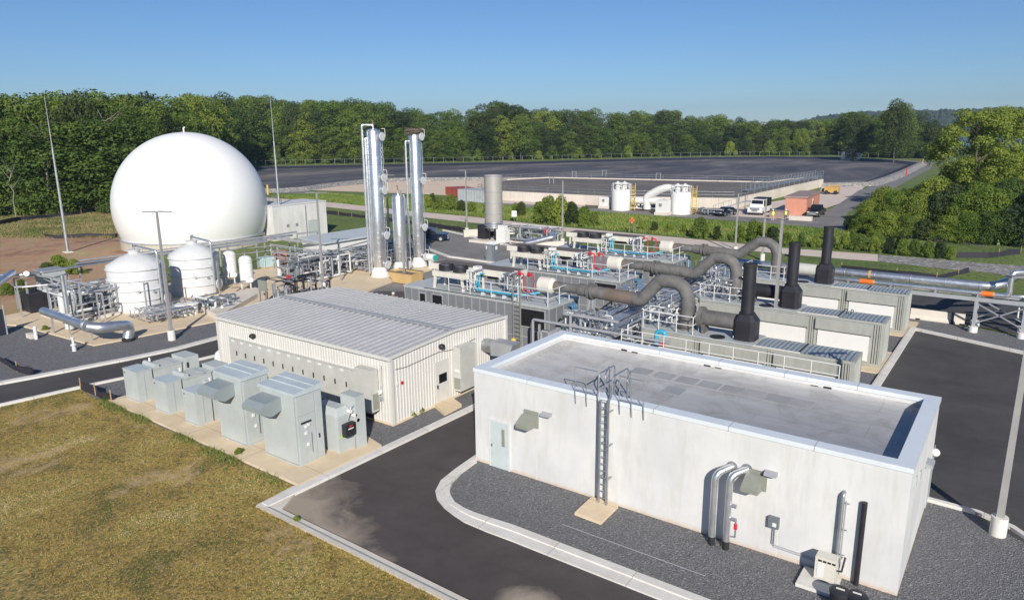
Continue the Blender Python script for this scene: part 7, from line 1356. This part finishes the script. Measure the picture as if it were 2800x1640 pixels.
# right side: tall tree, big bushes
for i, (a, b, ty, W_, k, lab) in enumerate(((2640, 585, 290, 1.0, 0, 'tall bright tree with visible limbs at the right, left one of the pair'), (2715, 575, 284, .95, 1, 'tall bright tree with visible limbs close to the right edge'), (2840, 560, 335, 1.0, 0, 'tall bright tree cut by the right edge'))):
    p = G(a, b); plant(BIG[k], p.x, p.y, HT(p.x, p.y, ty), W_*1.15, 1.3*i, lab, 'tall trees at the right')
p = G(2443, 446); plant(ROUND[2], p.x, p.y, HT(p.x, p.y, 272), .72, .4, 'big dark domed tree standing above the others at the right end of the pond', None); q = G(2330, 440); plant(FOREST[1], q.x, q.y, HT(q.x, q.y, 304), 1.0, 2, 'slender dark tree left of the big domed one', None)
places = ['nearest the track', 'beside the grass bend', 'below the tall trees', 'at the right edge', 'in the middle of the thicket', 'at the back of the thicket']
for i, (a, b, ty, W_, k) in enumerate(((2330, 628, 585, .9, 2), (2372, 636, 560, .9, 1), (2420, 646, 575, .9, 0), (2475, 650, 570, .9, 2), (2530, 655, 580, .9, 1), (2590, 660, 570, .9, 0), (2650, 664, 560, .9, 3), (2710, 668, 570, .9, 2), (2775, 672, 560, .9, 1), (2385, 606, 530, .9, 1), (2440, 612, 512, .9, 0), (2500, 618, 515, .9, 1), (2560, 622, 505, .9, 3), (2625, 628, 510, .9, 1), (2690, 632, 500, .9, 0), (2750, 634, 505, .9, 2), (2815, 640, 500, .9, 0), (2420, 580, 508, .9, 3), (2480, 586, 485, .9, 0), (2545, 592, 480, .9, 1), (2610, 596, 475, .9, 3), (2680, 600, 480, .9, 0), (2750, 604, 470, .9, 2), (2820, 606, 470, .9, 1), (2590, 560, 455, .8, 2), (2650, 556, 440, .8, 0), (2720, 550, 445, .8, 3), (2790, 545, 440, .8, 1), (2600, 520, 430, .8, 2), (2680, 515, 425, .8, 2), (2770, 510, 420, .8, 2))):
    p = G(a, b); H = HT(p.x, p.y, ty); where = 'at the right edge' if a > 2740 else 'below the tall trees' if b < 580 else 'in the front of the thicket' if b > 625 else 'in the middle of the thicket'
    kn = KN[('leafb', 'leafb', 'leaf', 'leafb')[k]] if i % 4 else KN['leafd']; H = H*rg.uniform(.75, 1.05); plant(THICK[k] if i % 4 else BUSH[2], p.x, p.y, max(1.6, H), W_*rg.uniform(.75, 1.1)*(1.25 if H < 5 else 1), i*1.1, '%s big bush %s right of the road bend' % (kn, where), 'thicket bushes at the right, %s, %s' % (kn, where), name='thicket_bush')  # every fourth bush takes dark leaves to paint shade into the thicket
# shrubs between the trail and the far road
mid = [(1170, 572, 530), (1200, 575, 535), (1232, 577, 528), (1262, 580, 545), (1290, 583, 548), (1340, 585, 540), (1412, 590, 552), (1425, 592, 548), (1475, 604, 545), (1500, 610, 532), (1530, 612, 530), (1565, 615, 550), (1598, 618, 558), (1625, 620, 576), (1150, 556, 520), (1182, 556, 526), (1560, 604, 545), (1490, 596, 545),
       (1755, 632, 600), (1790, 634, 604), (1830, 637, 608), (1912, 650, 590), (1925, 648, 605), (1960, 655, 615), (2020, 660, 612), (2060, 660, 598), (2090, 665, 605), (2110, 668, 615), (2150, 672, 632), (2190, 674, 635), (2230, 676, 638), (2270, 680, 640), (2310, 682, 636), (2350, 686, 636), (2390, 690, 640), (2430, 694, 642), (2465, 698, 648), (2500, 700, 652), (2535, 704, 655), (2570, 706, 658), (2598, 708, 668), (2330, 664, 628), (2400, 672, 632), (2460, 678, 640), (1870, 640, 612)]
for i, (a, b, ty) in enumerate(mid):
    p = G(a, b); H = max(1.6, HT(p.x, p.y, ty)); k = (0, 1, 3, 2)[i % 4]; kn = KN[('leafb', 'leaf', 'leafd', 'leafb')[k]]
    ls = 'left of the oxidizer tower' if a < 1345 else 'between the oxidizer tower and the white vessels' if a < 1640 else 'below the white vessels' if a < 1900 else 'in front of the parked vehicles' if a < 2130 else 'in the hedge row right of the black stacks' 
    plant(BUSH[k], p.x, p.y, H, rg.uniform(.55, .75), i*.9, '%s shrub beside the trail, %s' % (kn, ls), 'shrubs by the trail, %s, %s' % (kn, ls))
for i, (a, b, ty) in enumerate(((165, 745, 692), (205, 750, 705), (130, 752, 715), (60, 800, 760), (20, 805, 772))):
    p = G(a, b); plant(BUSH[(0, 3, 1)[i % 3]], p.x, p.y, max(1.0, HT(p.x, p.y, ty)), .9, i, ['rounded bright green shrub on the soil behind the left rack', 'lower bright green shrub right of the rounded one', 'small green shrub left of the rounded one', 'dark green shrub behind the left rack posts', 'small shrub at the left edge under the open-ended pipe'][i], 'shrubs on the soil')
for i, (a, b, ty, lab) in enumerate(((125, 905, 890, 'small green weed tuft under the silver duct'), (655, 1245, 1225, 'green weed at the pad corner by the dry field'), (1125, 1138, 1118, 'low green weeds along the corrugated wall base'), (1150, 1128, 1112, 'second patch of weeds along the corrugated wall base'), (727, 1062, 1030, 'leafy green shrub between the hooded cabinets and the building'), (812, 1428, 1412, 'tiny green seedling in the drain strip'), (290, 1095, 1082, 'weed at the left corner of the tan pad'))):
    p = G(a, b); plant(BUSH[i % 2*3], p.x, p.y, max(.25, min(1.3, HT(p.x, p.y, ty)*1.2)), .9, i, lab, 'weeds round the pads', name='weed')
# weedy fringe along the pad edge and rough grass in the meadow
FR = [(-40.2, 17.45), (-31.5, 17.35), (-23.9, 17.1)]
def fringe(rgn, n):
    x = rgn.uniform(-40.5, -23.7, n); P = np.zeros((n, 3)); P[:, 0] = x; P[:, 1] = np.interp(x, (-40.5, -23.5), (17.5, 17.08))-np.abs(rgn.normal(0, .28, n)); P = P[(np.sin(P[:, 0]*1.7)+np.sin(P[:, 0]*.63+1)+rgn.normal(0, .5, n)) > .2]; P[:, 2] = .03; return P
def m_fr():
    n = NT('green_blades'); p = n.co(); at = n.n('ShaderNodeAttribute', attribute_name='leafrand'); c = n.ramp(at.outputs['Fac'], [(.2, (.07, .12, .02)), (.6, (.16, .20, .04)), (.95, (.33, .28, .10))]); n.l(c, n.b.inputs['Base Color']); n.b.inputs['Roughness'].default_value = .9; return n.m
M['gblade'] = m_fr()
def m_mb():
    n = NT('meadow_blades'); p = n.co(); at = n.n('ShaderNodeAttribute', attribute_name='leafrand'); f = n.noise(.12, 6, .7, p, .6); ad = n.n('ShaderNodeMath', operation='MULTIPLY_ADD'); n.l(at.outputs['Fac'], ad.inputs[0]); ad.inputs[1].default_value = .25; n.l(f, ad.inputs[2]); c = n.ramp(ad.outputs[0], [(.45, (.07, .11, .02)), (.6, (.17, .17, .05)), (.75, (.33, .26, .13))]); n.l(c, n.b.inputs['Base Color']); n.b.inputs['Roughness'].default_value = .9; return n.m
M['mblade'] = m_mb()
def strip_fr(rgn, n):
    P = np.zeros((n, 3)); P[:, 0] = rgn.uniform(-23.4, -11, n); P[:, 1] = 15.1-(P[:, 0]+23.5)*.019+rgn.normal(-.03, .05, n); P[:, 2] = .04; return P
tag(blades('edge_grass', 1600, strip_fr, M['blade'], (.05, .12), .014, seed=19), 'ragged dry grass spilling over the edge of the drain strip', 'grass', kind='stuff')
tag(blades('fringe_grass', 2600, fringe, M['gblade'], (.06, .22), .015, seed=9), 'taller green weedy grass fringing the tan pad', 'grass', kind='stuff')
mp = [tuple(G(*p)[:2]) for p in ((0, 590), (330, 582), (345, 640), (330, 652), (0, 650))]
def mead(rgn, n):
    xs = [p[0] for p in mp]; ys = [p[1] for p in mp]; P = np.zeros((n, 3)); P[:, 0] = rgn.uniform(min(xs), max(xs), n); P[:, 1] = rgn.uniform(min(ys), max(ys), n); return P[inpoly(P, mp)]
tag(blades('meadow_grass', 24000, mead, M['mblade'], (.15, .45), .05, seed=12, spread=.3), 'tall rough meadow grass between the soil and the wood', 'grass', kind='stuff')
bp = [tuple(G(*p)[:2]) for p in ((880, 530), (1640, 582), (2300, 632), (2330, 640), (2300, 682), (1900, 650), (1500, 612), (1160, 578), (740, 538))]
def bank(rgn, n):
    xs = [p[0] for p in bp]; ys = [p[1] for p in bp]; P = np.zeros((n, 3)); P[:, 0] = rgn.uniform(min(xs), max(xs), n); P[:, 1] = rgn.uniform(min(ys), max(ys), n); return P[inpoly(P, bp)]
def m_b2():
    n = NT('bank_blades'); p = n.co(); at = n.n('ShaderNodeAttribute', attribute_name='leafrand'); f = n.noise(.15, 5, .7, p); ad = n.n('ShaderNodeMath', operation='MULTIPLY_ADD'); n.l(at.outputs['Fac'], ad.inputs[0]); ad.inputs[1].default_value = .3; n.l(f, ad.inputs[2]); c = n.ramp(ad.outputs[0], [(.4, (.06, .11, .015)), (.62, (.13, .21, .03)), (.85, (.26, .25, .07))]); n.l(c, n.b.inputs['Base Color']); n.b.inputs['Roughness'].default_value = .9; return n.m
tag(blades('bank_grass', 26000, bank, m_b2(), (.2, .6), .06, seed=14, spread=.3), 'green rough grass on the bank between the trail and the far road', 'grass', kind='stuff')
# ---------------------------------------------------------------- far air
hz = MB(); hz.bx(-3500, 3500, -3500, 3500, -1.2, 125)
n_ = bpy.data.materials.new('haze'); n_.use_nodes = True; t_ = n_.node_tree; t_.nodes.remove(t_.nodes['Principled BSDF']); pv = t_.nodes.new('ShaderNodeVolumePrincipled'); pv.inputs['Color'].default_value = (.58, .78, 1, 1); pv.inputs['Density'].default_value = .00016; pv.inputs['Anisotropy'].default_value = .2
t_.links.new(pv.outputs[0], t_.nodes['Material Output'].inputs['Volume'])
tag(hz.build('haze', n_, smooth=False), kind='stuff', label='thin bluish air haze over the distance', cat='haze')
